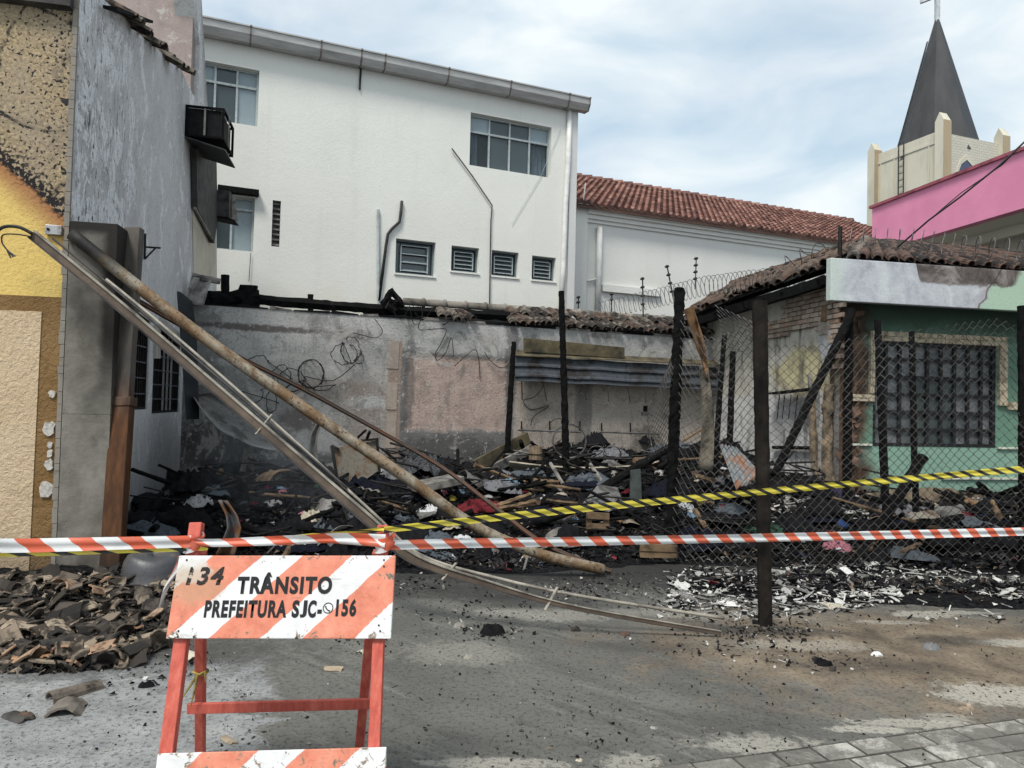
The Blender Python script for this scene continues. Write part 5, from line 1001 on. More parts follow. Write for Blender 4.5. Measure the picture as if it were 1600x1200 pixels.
# metal sheet and rolled cloth at the end of the side wall
solo(MB().prism([P(276, 455, 8.6), P(295, 470, 8.7), P(302, 520, 8.8), P(306, 655, 8.9), P(291, 655, 8.8), P(284, 560, 8.7)], (.03, .03, 0)), 'steel_door', plain('blackened_steel', (.02, .024, .028), .4, 5, .45), 'black steel door leaf leaning against the end of the burnt side wall', 'door')
rc_ = thing('torn_canopy', 'torn grey canopy cloth hanging over the back wall corner by a pole', 'canopy', BW.at(315, 470, .15))
part(MB().grid(lambda u, v: BW.at(lerp(lerp(300, 289, v), lerp(331, 318, v), u), lerp(432, 473, v)+u*6-3*math.sin(v*3), .15+.06*math.sin(u*7+v*3)), 8, 8, .004), 'cloth', plain('smoky_cloth', (.34, .325, .3), .3, 9, .9, c2=(.1, .095, .09)), rc_, True); part(rough_bar([BW.at(300, 431, .15), BW.at(344, 440, .1)], .045, 8, .1, 8), 'roll_pole', M_ash, rc_)
# ------------------------------------------------------------------ the burnt heap
HX0, HY0, HS = -5.6, 4.5, .045; HNX, HNY = 318, 218
HG = [[hgt(HX0+i*HS, HY0+j*HS) for i in range(HNX)] for j in range(HNY)]
def hgt(x, y):                               # quick look-up from here on
    fx = (x-HX0)/HS; fy = (y-HY0)/HS; i = int(fx); j = int(fy)
    if i < 0 or j < 0 or i >= HNX-1 or j >= HNY-1: return 0
    fx -= i; fy -= j; a = HG[j]; b = HG[j+1]
    return (a[i]*(1-fx)+a[i+1]*fx)*(1-fy)+(b[i]*(1-fx)+b[i+1]*fx)*fy
mo = MB(); mo.v = [Vector((HX0+i*HS, HY0+j*HS, HG[j][i])) for j in range(HNY) for i in range(HNX)]
for j in range(HNY-1):
    for i in range(HNX-1):
        if max(HG[j][i], HG[j][i+1], HG[j+1][i], HG[j+1][i+1]) > .0: mo.f.append((j*HNX+i, j*HNX+i+1, (j+1)*HNX+i+1, (j+1)*HNX+i))
def heap_mat():
    a = NT('burnt_heap', .92, .1); v = a.pos; z = a.noise(v, 5, 7, .7, .6); f = a.noise(v, 26, 6, .72, .5); vo = a.vor(v, 15)
    q = a.ramp(f, [(.3, (.004, .004, .005)), (.5, (.012, .012, .013)), (.62, (.035, .034, .034)), (.72, (.09, .085, .08)), (.8, (.2, .19, .18))]); q = a.mix(a.math('MULTIPLY', a.ss(z, .5, .66), .8), q, (.008, .008, .01))
    q = a.mix(a.math('MULTIPLY', a.ss(a.noise(v, 2.2, 5), .58, .7), .5), q, (.06, .045, .034)); return a.col(q).bump(a.math('ADD', a.math('ADD', f, z), vo), 1.0, .06).m
solo(mo, 'burnt_debris_heap', heap_mat(), 'black heap of burnt goods and ash filling the lot', 'debris', Vector((0, 8, 0)), kind='stuff')
def isl_mat(name, stops, rough=.9):
    a = NT(name, rough, .12); q = a.ramp(a.isl, stops, 'CONSTANT'); n1 = a.noise(a.pos, 18, 5, .7); q = a.mix(a.math('MULTIPLY', a.ss(n1, .45, .7), .7), q, (.01, .01, .01)); return a.col(q).bump(n1, .5, .01).m
def chip(mb, p, r, rnd, lo=0.0):
    k = lo+(1-lo)*rnd.random()
    if k < .3:                                # stick
        d = Vector((rnd.uniform(-1, 1), rnd.uniform(-1, 1), rnd.uniform(-.35, .35))).normalized(); mb.bar(p-d*r*1.5, p+d*r*1.5, r*.3, r*.22)
    elif k < .75:                             # bent flake
        n = Vector((rnd.gauss(0, .5), rnd.gauss(0, .5), 1)).normalized(); a = n.orthogonal().normalized(); a.rotate(Matrix.Rotation(rnd.uniform(0, TP), 3, n)); b = n.cross(a); t = n*r*.12
        q = [p+a*r*rnd.uniform(.5, 1)+n*r*rnd.uniform(-.3, .4), p+b*r*rnd.uniform(.5, 1)+n*r*rnd.uniform(-.3, .4), p-a*r*rnd.uniform(.5, 1)+n*r*rnd.uniform(-.2, .4), p-b*r*rnd.uniform(.5, 1)]
        mb.add(q+[v-t for v in q], [(0, 1, 2, 3), (7, 6, 5, 4), (0, 4, 5, 1), (1, 5, 6, 2), (2, 6, 7, 3), (3, 7, 4, 0)])
    else:                                     # clod
        mb.add([p+Vector((rnd.uniform(-r, r), rnd.uniform(-r, r), rnd.uniform(-r*.5, r))) for _ in range(5)], [(0, 1, 2), (0, 2, 3), (0, 3, 4), (1, 2, 4), (2, 3, 4), (0, 1, 4)])
rd = random.Random(42)
def in_lot(x, y):                            # keep clear of walls
    p = Vector((x, y, 0)); return (p-LS.p).dot(LS.n) > .05 and (p-BW.p).dot(BW.n) > .03 and not ((p-GF.p).dot(GF.n) < .02 and (p-GF.p).dot(GF.d) > -.02)
cm_ = MB(); n = 0
while n < 21000:
    Y = 6.3+7.4*rd.random()**1.5; x = rd.uniform(-.66, .78)*Y; h = hgt(x, Y)
    if h < .01 or not in_lot(x, Y): continue
    chip(cm_, Vector((x, Y, h+rd.uniform(0, .03))), rd.choice((.012, .016, .02, .026, .034, .05))*rd.uniform(.7, 1.3)*(1+.05*(Y-6)), rd); n += 1
solo(cm_, 'charred_bits', isl_mat('charred_bits', [(0, (.004, .004, .005)), (.3, (.011, .011, .012)), (.6, (.024, .023, .023)), (.76, (.05, .048, .047)), (.85, (.07, .05, .036)), (.89, (.15, .14, .13)), (.935, (.2, .15, .1)), (.955, (.36, .35, .33)), (.975, (.03, .04, .09)), (.983, (.2, .03, .04)), (.989, (.55, .54, .51))]), 'countless charred scraps and splinters covering the burnt heap', 'debris', Vector((0, 8, 0)), kind='stuff')
# scattered black crumbs and pale chips on the open concrete
cg = MB(); n = 0
while n < 4800:
    px = rd.uniform(0, 1600); py = 895+305*rd.random()**2.1; p = G(px, py)
    dens = sstep((mnoise.noise(Vector((p.x*1.3, p.y*1.9, 3)))+mnoise.noise(Vector((p.x*4, p.y*5, 1)))*.6+.35)/.7); dens = max(dens, .12)
    if px < 330 and py > 1040: dens = .35
    if rd.random() > dens or p.y > yfront(p.x)+.2: continue
    chip(cg, p+Vector((0, 0, max(0, hgt(p.x, p.y))+.004)), min(.02, .002+.012*rd.random()**4), rd, .24); n += 1
for (px, py, sp, k) in ((770, 990, 40, 110), (1110, 1003, 60, 90), (1200, 985, 45, 260), (1310, 1035, 40, 50), (700, 960, 55, 80), (560, 1000, 40, 40), (950, 925, 60, 260), (1230, 1022, 60, 90), (300, 1035, 25, 50), (840, 925, 70, 200), (1060, 950, 40, 120), (640, 915, 30, 120), (240, 1060, 50, 60)):
    for _ in range(k): p = G(rd.gauss(px, sp), rd.gauss(py, sp*.22)); chip(cg, p+Vector((0, 0, max(0, hgt(p.x, p.y))+.006)), rd.uniform(.004, .026)*rd.random()+.004, rd, .2)
solo(cg, 'ground_crumbs', isl_mat('ground_crumbs', [(0, (.008, .008, .009)), (.45, (.02, .019, .019)), (.68, (.05, .047, .043)), (.82, (.15, .135, .115)), (.9, (.36, .34, .3)), (.96, (.55, .53, .5))]), 'fine black crumbs and pale chips strewn over the concrete', 'debris', Vector((0, 5, 0)), kind='stuff')
# ------------------------------------------------------------------ broken roof tiles in front of the yellow wall
def shard_mesh(seed, R, Ln, arc, th, nm):
    r = random.Random(seed); e0, e1 = r.uniform(-.25, .2), r.uniform(-.25, .2); q = [r.uniform(-.12, .12) for _ in range(12)]
    def fn(u, v):
        vv = lerp(0+e0*abs(u-.4)+q[int(u*5)]*.6, 1+e1*(u-.5)+q[6+int(u*5)]*.6, v); uu = u+(q[int(v*3)+2]*.5 if u in (0, 1) else 0); t = (uu-.5)*arc
        return Vector((math.sin(t)*R, (vv-.5)*Ln, (math.cos(t)-math.cos(arc/2))*R))
    return MB().grid(fn, 5, 3, th).mesh(nm)
rs_ = random.Random(17)
def shard_mat(name, cols, soot):
    a = NT(name, .85, .2); v = a.obj; r = a.oi(); q = a.ramp(r, cols); z = a.noise(v, 12, 6, .7); zz = a.math('ADD', z, a.math('MULTIPLY', a.math('FRACT', a.math('MULTIPLY', r, 7.3)), .3)); q = a.mix(a.math('MULTIPLY', a.ss(zz, .52, .72), soot), q, (.014, .013, .012)); return a.col(q).bump(a.noise(v, 50, 4, .7), .4, .004).m
M_ts = shard_mat('broken_tile', [(0, (.035, .032, .03)), (.3, (.085, .07, .056)), (.55, (.165, .132, .1)), (.78, (.26, .205, .15)), (.92, (.38, .31, .23)), (1, (.28, .155, .09))], .9)
TS = []
for k in range(12):
    me = shard_mesh(k, rs_.uniform(.07, .1), rs_.uniform(.09, .22), rs_.uniform(.7, 2.0), .012, 'tile_shard'); me.materials.append(M_ts); TS.append(me)
hp = [(0, 905), (85, 905), (190, 895), (245, 905), (300, 925), (320, 960), (262, 1010), (215, 1035), (150, 1048), (70, 1055), (0, 1050)]
def rmat(rnd, tilt=.5): return Matrix.Rotation(rnd.uniform(0, TP), 4, 'Z') @ Matrix.Rotation(rnd.gauss(0, tilt), 4, 'X') @ Matrix.Rotation(rnd.gauss(0, tilt), 4, 'Y')
LBL = 'broken curved clay roof tile lying in the sooty tile heap below the yellow wall'
n = 0
while n < 270:
    px, py = rs_.uniform(-30, 335), rs_.uniform(893, 1058)
    if not inpoly(max(px, 1), py, hp): continue
    p = D(px, py); sc = rs_.uniform(.7, 1.25)
    M = Matrix.Translation(p+Vector((0, 0, rs_.uniform(.0, .05)))) @ rmat(rs_, .4) @ (Matrix.Rotation(math.pi, 4, 'Y') if rs_.random() < .3 else Matrix()) @ Matrix.Scale(sc, 4)
    tag(inst(rs_.choice(TS), 'tile_shard', M), LBL, 'broken tile', 'broken tiles in the heap by the yellow wall'); n += 1
tf = MB()
for i in range(6500):
    px, py = rs_.uniform(-30, 340), rs_.uniform(893, 1062)
    if inpoly(max(px, 1), py, hp) : p = D(px, py); chip(tf, p+Vector((0, 0, .012)), rs_.uniform(.01, .045), rs_)
solo(tf, 'tile_rubble', isl_mat('tile_rubble', [(0, (.012, .011, .011)), (.45, (.035, .03, .027)), (.65, (.1, .08, .062)), (.85, (.22, .175, .13)), (.95, (.36, .3, .23))]), 'small broken tile crumbs and soot between the tiles by the yellow wall', 'debris', Vector((-3, 5.4, 0)), kind='stuff')
for px, py, l, k, sc, rz in ((103, 1112, 'jagged clay tile piece at the end of the lone long tile', 5, 1.0, .3), (28, 1122, 'small dark tile piece at the left edge of the pale concrete', 7, .8, 1.1), (130, 1020, 'pale clean clay tile piece at the front of the tile heap', 8, 1.5, .4), (52, 1035, 'orange brown clay tile piece at the front left of the tile heap', 1, 1.2, 1.9), (295, 1025, 'pale tile piece beside the left legs of the barrier', 9, 1.0, 1.0), (357, 1160, 'small pale tile flake on the slab behind the lower barrier board', 3, .5, .9), (521, 1047, 'small brown tile chip on the dark concrete inside the barrier frame', 6, .55, 1.6), (573, 1020, 'pale tile chip by the right rear leg of the barrier', 0, .45, 2.2)):
    p = D(px, py); o = inst(TS[k].copy(), 'tile_shard', Matrix.Translation(p+Vector((0, 0, .004))) @ Matrix.Rotation(rz, 4, 'Z') @ Matrix.Scale(sc, 4)); tag(o, l, 'broken tile')
    c = {'pale': (.45, .4, .32), 'oran': (.34, .19, .1), 'long': (.24, .22, .19), 'flat': (.015, .015, .015), 'smal': (.3, .24, .17) if 'brown' in l or 'flake' in l else (.06, .055, .05)}.get(l[:4], (.15, .13, .11)); o.data.materials[0] = plain('tile_piece_%d' % px, c, .35, 9, .85, c2=tuple(k_*.4 for k_ in c))
# ------------------------------------------------------------------ white plaster-board shards at the right
def flat_shard(seed, nm):
    r = random.Random(seed); n = r.randint(5, 8); pts = []; ph = r.random()*TP
    for k in range(n): a = ph+TP*k/n+r.uniform(-.25, .25); R = r.uniform(.55, 1); pts.append(Vector((math.cos(a)*R*r.uniform(.8, 1.5), math.sin(a)*R*.6, r.uniform(-.06, .1))))
    mb = MB(); c = Vector((0, 0, .1)); mb.add(pts+[p+Vector((0, 0, .12)) for p in pts]+[c+Vector((0, 0, .1))], [tuple(reversed(range(n)))]+[(i, (i+1) % n, n+(i+1) % n, n+i) for i in range(n)]+[(n+i, n+(i+1) % n, 2*n) for i in range(n)]); return mb.mesh(nm)
M_ws = shard_mat('white_shard', [(0, (.3, .29, .265)), (.4, (.55, .535, .5)), (.8, (.72, .71, .68)), (1, (.5, .45, .36))], .85)
WS = []
for k in range(12): me = flat_shard(50+k, 'white_shard'); me.materials.append(M_ws); WS.append(me)
wp = [(1035, 960), (1045, 905), (1090, 885), (1180, 893), (1260, 885), (1350, 880), (1440, 888), (1520, 893), (1600, 905), (1600, 945), (1520, 928), (1440, 925), (1390, 945), (1330, 955), (1250, 962), (1195, 968), (1130, 962), (1080, 955)]
n = 0; WL = 'thin white broken shard in the white debris spread on the concrete at right'
while n < 285:
    px, py = rs_.uniform(1030, 1610), rs_.uniform(878, 972)
    if not inpoly(min(px, 1599), py, wp): continue
    if abs((py-925)/45) > rs_.random()*1.2+.35: continue
    p = D(px, py); s = rs_.choice((.025, .035, .05, .07, .1))*rs_.uniform(.8, 1.3)
    tag(inst(rs_.choice(WS), 'white_shard', Matrix.Translation(p+Vector((0, 0, .012))) @ rmat(rs_, .22) @ Matrix.Diagonal((s*1.15, s*.9, s*.5, 1))), WL, 'shard', 'white shards spread on the concrete'); n += 1
wf = MB(); bf = MB()
for i in range(3400):
    px, py = rs_.uniform(1030, 1610), rs_.uniform(868, 975)
    if inpoly(min(px, 1599), py, wp) or rs_.random() < .1: p = D(px, py); chip(wf if rs_.random() < .5 else bf, p+Vector((0, 0, .01)), rs_.uniform(.008, .035), rs_)
for i in range(230):
    px, py = rs_.uniform(1205, 1360), rs_.uniform(780, 815); p = D(px, py); chip(wf, p+Vector((0, 0, .03)), rs_.uniform(.012, .06), rs_)
solo(wf, 'white_crumbs', plain('white_crumbs', (.5, .485, .45), .4, 14, .9, c2=(.1, .095, .09)), 'fine white broken chips between the shards at right', 'debris', Vector((4, 6.5, 0)), kind='stuff'); solo(bf, 'black_crumbs', M_soot, 'fine black ash crumbs between the white shards at right', 'debris', Vector((4, 6.5, 0)), kind='stuff')
# ------------------------------------------------------------------ things lying in the heap
def psheet(pxs, Y, th=.02): return MB().prism([P(x, y, (Y if isinstance(Y, (int, float)) else Y[i])) for i, (x, y) in enumerate(pxs)], (0, th, 0))
M_rs = metalm('rusty_panel', (.24, .22, .18), (.17, .09, .04), .6, 3, .6, .3); M_gs = metalm('grey_scorched_sheet', (.17, .165, .155), (.05, .045, .04), .5, 3, .55, .3)
def bs(u): return [(303, 620), (322, 648), (350, 676), (395, 696), (440, 705), (475, 722), (505, 742)]
def curve(T, u):
    k = min(int(u*(len(T)-1)), len(T)-2); t = u*(len(T)-1)-k; return (lerp(T[k][0], T[k+1][0], t), lerp(T[k][1], T[k+1][1], t))
LO = [(303, 620), (318, 645), (345, 674), (395, 697), (440, 706), (475, 722), (505, 742)]; UP = [(303, 618), (330, 612), (362, 622), (410, 655), (450, 685), (480, 708), (506, 738)]
def sheetf(u, v): a, b = curve(LO, u), curve(UP, u); return P(lerp(a[0], b[0], v), lerp(a[1], b[1], v), 8.7+.5*v+.25*math.sin(v*math.pi)+.4*u)
solo(MB().grid(sheetf, 20, 8, .008), 'bent_sheet', M_gs, 'large bent grey metal sheet sagging against the back wall behind the channel', 'metal sheet', smooth=True)
pn = thing('rusty_panel', 'square rusty framed metal panel standing on the heap behind the rusted pipe', 'panel', P(555, 757, 9.1))
part(psheet([(520, 700), (590, 688), (592, 735), (560, 757), (527, 757)], 9.1, .015), 'panel_sheet', M_rs, pn)
for a_, b_ in (((518, 696), (528, 758)), ((548, 690), (591, 686)), ((589, 686), (593, 738)), ((518, 696), (530, 703))): part(MB().bar(P(*a_, 9.07), P(*b_, 9.07), .03, .03), 'panel_frame', M_wire, pn)
def strip(T, w, Y, th=.01, curl=.1):
    def fn(u, v): a = curve(T, u); return P(a[0]+(v-.5)*w*(1-.5*u), a[1], Y+curl*math.sin(v*math.pi))
    return MB().grid(fn, 14, 5, th)
solo(strip([(490, 722), (489, 700), (491, 680), (497, 665), (508, 651)], 15, 9.6), 'curled_strip', M_ash, 'horn shaped curled tin strip standing against the back wall', 'metal strip', smooth=True)
solo(strip([(352, 868), (360, 845), (366, 825), (362, 805), (348, 782)], 30, 6.9, .012, .14), 'curled_strip', metalm('curl_tin', (.2, .2, .21), (.2, .1, .05), .55, 3, .5, .3), 'big curled rusty tin sheet standing at the front of the heap above the barrier', 'metal strip', smooth=True)
solo(strip([(378, 742), (381, 725), (384, 705), (386, 688)], 10, 9.0, .012, .02), 'charred_stake', M_ash, 'ash grey stake leaning on the wall behind the bent sheet', 'stake')
solo(rough_bar([P(285, 725, 9.2), P(297, 655, 9.4)], .012, 6, .1, 2), 'thin_rod', M_ash, 'thin rod standing in the corner below the black steel door', 'rod')
def lump(seed, w, d, h, nu=16, nv=14, ridge=2.6):
    def fn(u, v):
        x, y = u*2-1, v*2-1; rr_ = math.sqrt(x*x+y*y); a = math.atan2(y, x); R = 1+.22*mnoise.noise(Vector((math.cos(a)*1.5, math.sin(a)*1.5, seed)))
        e = max(0, 1-(rr_/R)**2)**.6; n1 = mnoise.noise(Vector((x*ridge, y*ridge, seed*3.7))); n2 = mnoise.noise(Vector((x*ridge*2.3, y*ridge*2.3, seed*1.3)))
        n3 = mnoise.noise(Vector((x*ridge*4.5+n1*2, y*ridge*2.2, seed*2.1))); z = e*(.45+.5*(1-abs(n1)*2.2)+.3*n2-.28*abs(n3)); k = 1 if rr_ <= R else R/max(rr_, 1e-6); return Vector((x*w*k+n2*.08*w, y*d*k+n1*.08*d, z*h-.012))
    return MB().grid(fn, nu, nv)
bg_ = lump(3, .42, .3, .42, 26, 24, 3.2); Mx = Matrix.Translation(D(655, 742)+Vector((0, .15, -.03))); bg_.v = [Mx @ v for v in bg_.v]
a = NT('black_bag_plastic', .28, .6); a.col(a.ramp(a.noise(a.pos, 9, 6, .7), [(.4, (.008, .009, .011)), (.7, (.03, .034, .04))])).bump(a.noise(a.pos, 12, 6, .7, .5), .8, .05)
solo(bg_, 'garbage_bag', a.m, 'shiny black garbage bag sitting on the heap below the cement strip', 'bag', smooth=True)
def plank(nm, label, a, b, w, h, m, cat='plank', up=(0, 0, 1)): return solo(MB().bar(a, b, w, h, up), nm, m, label, cat, bevel=.006)
plank('charred_slab', 'grey charred slab lying on the heap behind the rusted pipe', P(645, 762, 8.3), P(716, 748, 8.6), .34, .09, M_ash, 'slab')
plank('scorched_plank', 'yellowish scorched plank leaning at the foot of the thin charred post by the wall', P(742, 729, 11.0), P(826, 684, 11.5), .06, .2, M_moss)
plank('scorched_plank', 'dark plank leaning parallel under the yellowish scorched plank', P(770, 733, 10.9), P(822, 706, 11.4), .05, .14, M_ash)
lb2 = MB().grid(lambda u, v: P(lerp(796, 1048, u), 720+6*math.sin(u*4)+lerp(0, 12, v)+lerp(0, 8, u)-22*max(0, u-.85)*3, 10.4+.25*v), 18, 3, .02); solo(lb2, 'warped_board', plain('pale_scorched_board', (.33, .29, .22), .45, 4, .85, c2=(.06, .05, .042)), 'long pale warped board lying along the back of the heap', 'board')
bk_ = thing('wooden_bucket', 'small scorched wooden bucket standing on the long warped board', 'bucket', P(837, 718, 10.6)); c0, c1 = P(837, 718, 10.6), P(837, 697, 10.6)
for k in range(14):
    t0, t1 = TP*k/14, TP*(k+.92)/14; R = .1; part(MB().add([e+Vector((math.cos(t_)*R*q, math.sin(t_)*R*q, 0)) for e in (c0, c1+Vector((0, 0, rd.uniform(-.02, .01)))) for t_ in (t0, t1) for q in (1, .86)], [(0, 2, 3, 1), (4, 5, 7, 6), (0, 4, 6, 2), (1, 3, 7, 5), (0, 1, 5, 4), (2, 6, 7, 3)]), 'stave', plain('bucket_wood', (.2, .15, .1), .4, 9, .85) if k == 0 else bpy.data.materials['bucket_wood'], bk_)
part(MB().tube([c0+Vector((0, 0, .07)), c0+Vector((0, 0, .085))], .106, 16), 'hoop', M_wire, bk_)
tb = thing('broken_table', 'collapsed table frame with grey legs in the middle of the heap', 'table', D(890, 775)); tp = [P(856, 722, 9.9), P(858, 770, 9.7), P(860, 724, 9.8), P(880, 757, 9.4), P(918, 722, 9.8), P(914, 765, 9.6), P(922, 725, 9.7), P(946, 760, 9.3)]
for k in range(4): part(rough_bar([tp[2*k], tp[2*k+1]], .026, 7, .1, k), 'leg', M_ash if k % 2 else M_char, tb)
part(MB().bar(P(850, 720, 9.9), P(950, 726, 9.8), .05, .04), 'rail', M_char, tb)
solo(psheet([(908, 790), (935, 757), (965, 762), (975, 790), (950, 800)], [8.5, 8.9, 9.0, 8.7, 8.5], .02), 'scorched_sheet', M_gs, 'dull grey panel lying under the curved charred beam', 'panel'); solo(psheet([(985, 735), (1001, 733), (1003, 785), (984, 785)], 9.0, .03), 'scorched_sheet', plain('greenish_grey', (.06, .07, .065), .4, 6), 'upright greenish grey panel beside the curved charred beam', 'panel')
solo(MB().grid(lambda u, v: P(lerp(lerp(1124, 1150, v), lerp(1150, 1190, v), u), lerp(lerp(695, 765, v), lerp(700, 742, v), u)+2*math.sin(u*30), lerp(9.0, 8.4, v)), 24, 6, .008), 'corrugated_sheet', metalm('rust_zinc', (.2, .215, .22), (.25, .115, .06), .55, 3, .55, .3), 'corrugated grey and rust sheet leaning behind the nearest post', 'metal sheet', smooth=True)
for i, (l, a_, b_, w_, m) in enumerate((('thin pale plank sloping on the heap behind the thick charred post', (1008, 730), (1100, 668), .06, M_wood), ('blackened rafter sloping beside the pale plank behind the thick post', (1030, 735), (1098, 690), .08, M_char), ('brown broken batten lying across the middle of the heap', (807, 770), (848, 793), .05, M_wood), ('grey stick leaning below the yellow tape in the middle', (970, 800), (992, 838), .03, M_ash), ('thin dark rod lying on the white debris behind the mesh', (1210, 812), (1345, 826), .03, M_char), ('thin stake leaning on the green wall at the far right', (1512, 778), (1568, 745), .045, M_char), ('short grey stick poking from the debris behind the mesh', (1225, 795), (1236, 778), .035, M_ash), ('pale wood strip below the thick rusted pipe', (880, 862), (920, 878), .03, M_wood), ('grey plank half buried left of the curled tin sheet', (225, 800), (240, 795), .1, M_ash))):
    p0, p1 = D(*a_)+Vector((0, 0, .04)), D(*b_); q0 = P(*b_, max(p0.y+.25, min(p1.y, p0.y+.9))); q0.z = max(q0.z, hgt(q0.x, q0.y)+.02); plank('loose_plank', l, p0, q0, w_, w_*.5, m)
def pallet(nm, label, px0, px1, py0, py1, Y):
    t = thing(nm, label, 'pallet', P((px0+px1)/2, py1, Y)); part(MB().bar(P(px0, py0, Y), P(px1, py0+2, Y), .03, .07), 'slat', M_wood, t); part(MB().bar(P(px0, py1, Y+.01), P(px1, py1+1, Y+.01), .03, .06), 'slat', M_wood, t)
    for x in (px0+4, px1-5): part(MB().bar(P(x, py0-3, Y+.05), P(x, py1+3, Y+.05), .06, .06, (0, 1, 0)), 'block', M_wood, t)
pallet('broken_pallet', 'broken brown pallet end under the yellow tape in the heap', 916, 952, 805, 822, 7.9); pallet('broken_pallet', 'broken brown pallet end at the foot of the thick charred post', 1000, 1058, 855, 866, 7.3)
ba = thing('metal_basin', 'dented dark metal basin upside down at the top of the tile heap', 'basin', D(232, 905)); c = D(232, 905)+Vector((0, .05, -.02)); pr = [(.0, .2), (.14, .2), (.18, .185), (.21, .14), (.235, .03), (.25, 0)]
bm2 = MB().grid(lambda u, v: c+Vector((math.cos(u*TP)*curve(pr, v)[0]*(1+.06*math.sin(u*19)), math.sin(u*TP)*curve(pr, v)[0]*.9, curve(pr, v)[1]*(1+.1*math.sin(u*13)))), 28, 10); part(bm2, 'bowl', metalm('sooty_basin', (.08, .08, .085), (.11, .085, .06), .4, 5, .45, .4), ba, True)
part(MB().tube([c+Vector((math.cos(k*TP/24)*.25, math.sin(k*TP/24)*.226, .008)) for k in range(25)], .012, 6), 'rim', M_gs, ba, True)
# low step and rubble before the green house
st_ = MB().grid(lambda u, v: GF.pt(lerp(.05, 1.9, u), (.42+.1*math.sin(u*3))*(1-v)+.05-.04*mnoise.noise(Vector((u*9, v*9, 2))), .35+v*.22+.05*mnoise.noise(Vector((u*8, v*5, 7)))), 22, 8, .1); solo(st_, 'broken_step', plain('scorched_cement', (.16, .125, .085), .5, 5, .9, c2=(.05, .04, .03)), 'broken scorched cement step below the barred window of the green house', 'step')
t = thing('wall_shelf', 'narrow scorched shelf with hooks on the side wall of the green house', 'shelf', GS.at(1245, 615, .05)); part(MB().bar(GS.at(1208, 615, .12), GS.at(1268, 608, .12), .16, .03), 'shelf_board', M_char, t)
for x in (1218, 1226, 1236, 1246): part(MB().tube([GS.at(x, 617, .15), GS.at(x-4, 655, .2)], .009, 5), 'hook_rod', M_wire, t)
part(MB().bar(GS.at(1265, 585, .1), GS.at(1267, 618, .1), .05, .05, (0, 1, 0)), 'bracket', M_ash, t)
solo(rough_bar([GS.at(1208, 699, .05), GS.at(1268, 700, .05)], .03, 6, .1, 4), 'wall_batten', M_char, 'charred batten fixed low on the side wall of the green house', 'batten')
for i, (T, w_) in enumerate((([(1278, 770), (1272, 720), (1270, 660), (1268, 620)], .05), ([(1296, 772), (1293, 720), (1292, 650), (1296, 600)], .07))): solo(rough_bar([GS.at(x, y, .07) for x, y in T], w_, 7, .25, 20+i), 'scorched_stud', plain('scorched_stud_%d' % i, (.2, .15, .1), .6, 6, .9, c2=(.03, .025, .02)), ['thin scorched wooden stud against the side wall of the green house', 'thick scorched wooden stud at the burnt corner of the green house'][i], 'stud')
# wire coils on the heap
def gcoil(px, py, Y, r, n, label, seed):
    c = P(px, py, Y); pts = [c+Vector((r*math.cos(k*.35)*(1+.1*mnoise.noise(Vector((k*.1, seed, 0)))), .05*math.sin(k*.1)+k*.0006, r*math.sin(k*.35)*(1+.1*mnoise.noise(Vector((k*.12, seed, 4)))))) for k in range(n*18)]; solo(MB().tube(pts, .007, 4, False), 'wire_coil', M_wireg, label, 'wire', smooth=True)
gcoil(890, 690, 11.2, .26, 3, 'pale wire coil of big rings behind the tall thin charred post', 1); gcoil(933, 711, 10.8, .14, 2, 'small pale wire coil on the warped board right of the tall thin post', 2); gcoil(957, 710, 10.9, .13, 4, 'tight wire coil on the warped board near the thick charred post', 3)
# ------------------------------------------------------------------ clothes in the heap
COL = {'red': (.42, .02, .035), 'white': (.66, .66, .66), 'ash': (.4, .39, .38), 'magenta': (.42, .03, .13), 'pink': (.5, .2, .24), 'grey': (.16, .16, .17), 'black': (.012, .012, .014), 'green': (.03, .07, .045), 'slate': (.09, .105, .12), 'teal': (.03, .22, .23), 'purple': (.06, .05, .1),
       'yellow': (.5, .4, .08), 'light blue': (.2, .3, .4), 'blue': (.035, .07, .2), 'dark red': (.14, .02, .025), 'cream': (.5, .44, .34), 'navy': (.009, .01, .018), 'orange': (.45, .12, .04)}
CM = {}
def cloth_mat(k):
    if k not in CM:
        a = NT('cloth_'+k.replace(' ', '_'), .9, .1); v = a.obj; n1 = a.noise(v, 9, 5, .7); q = a.mix(a.ss(n1, .52, .66), COL[k], tuple(c*.25 for c in COL[k])); a.col(q).bump(a.noise(v, 14, 5, .7, .6), .7, .03); CM[k] = a.m
    return CM[k]
LM = [lump(k+10, 1, .7, .6, 20, 17, 2.2+.3*(k % 3)).mesh('cloth', None, True) for k in range(9)]
for me in LM: me.materials.append(cloth_mat('black'))
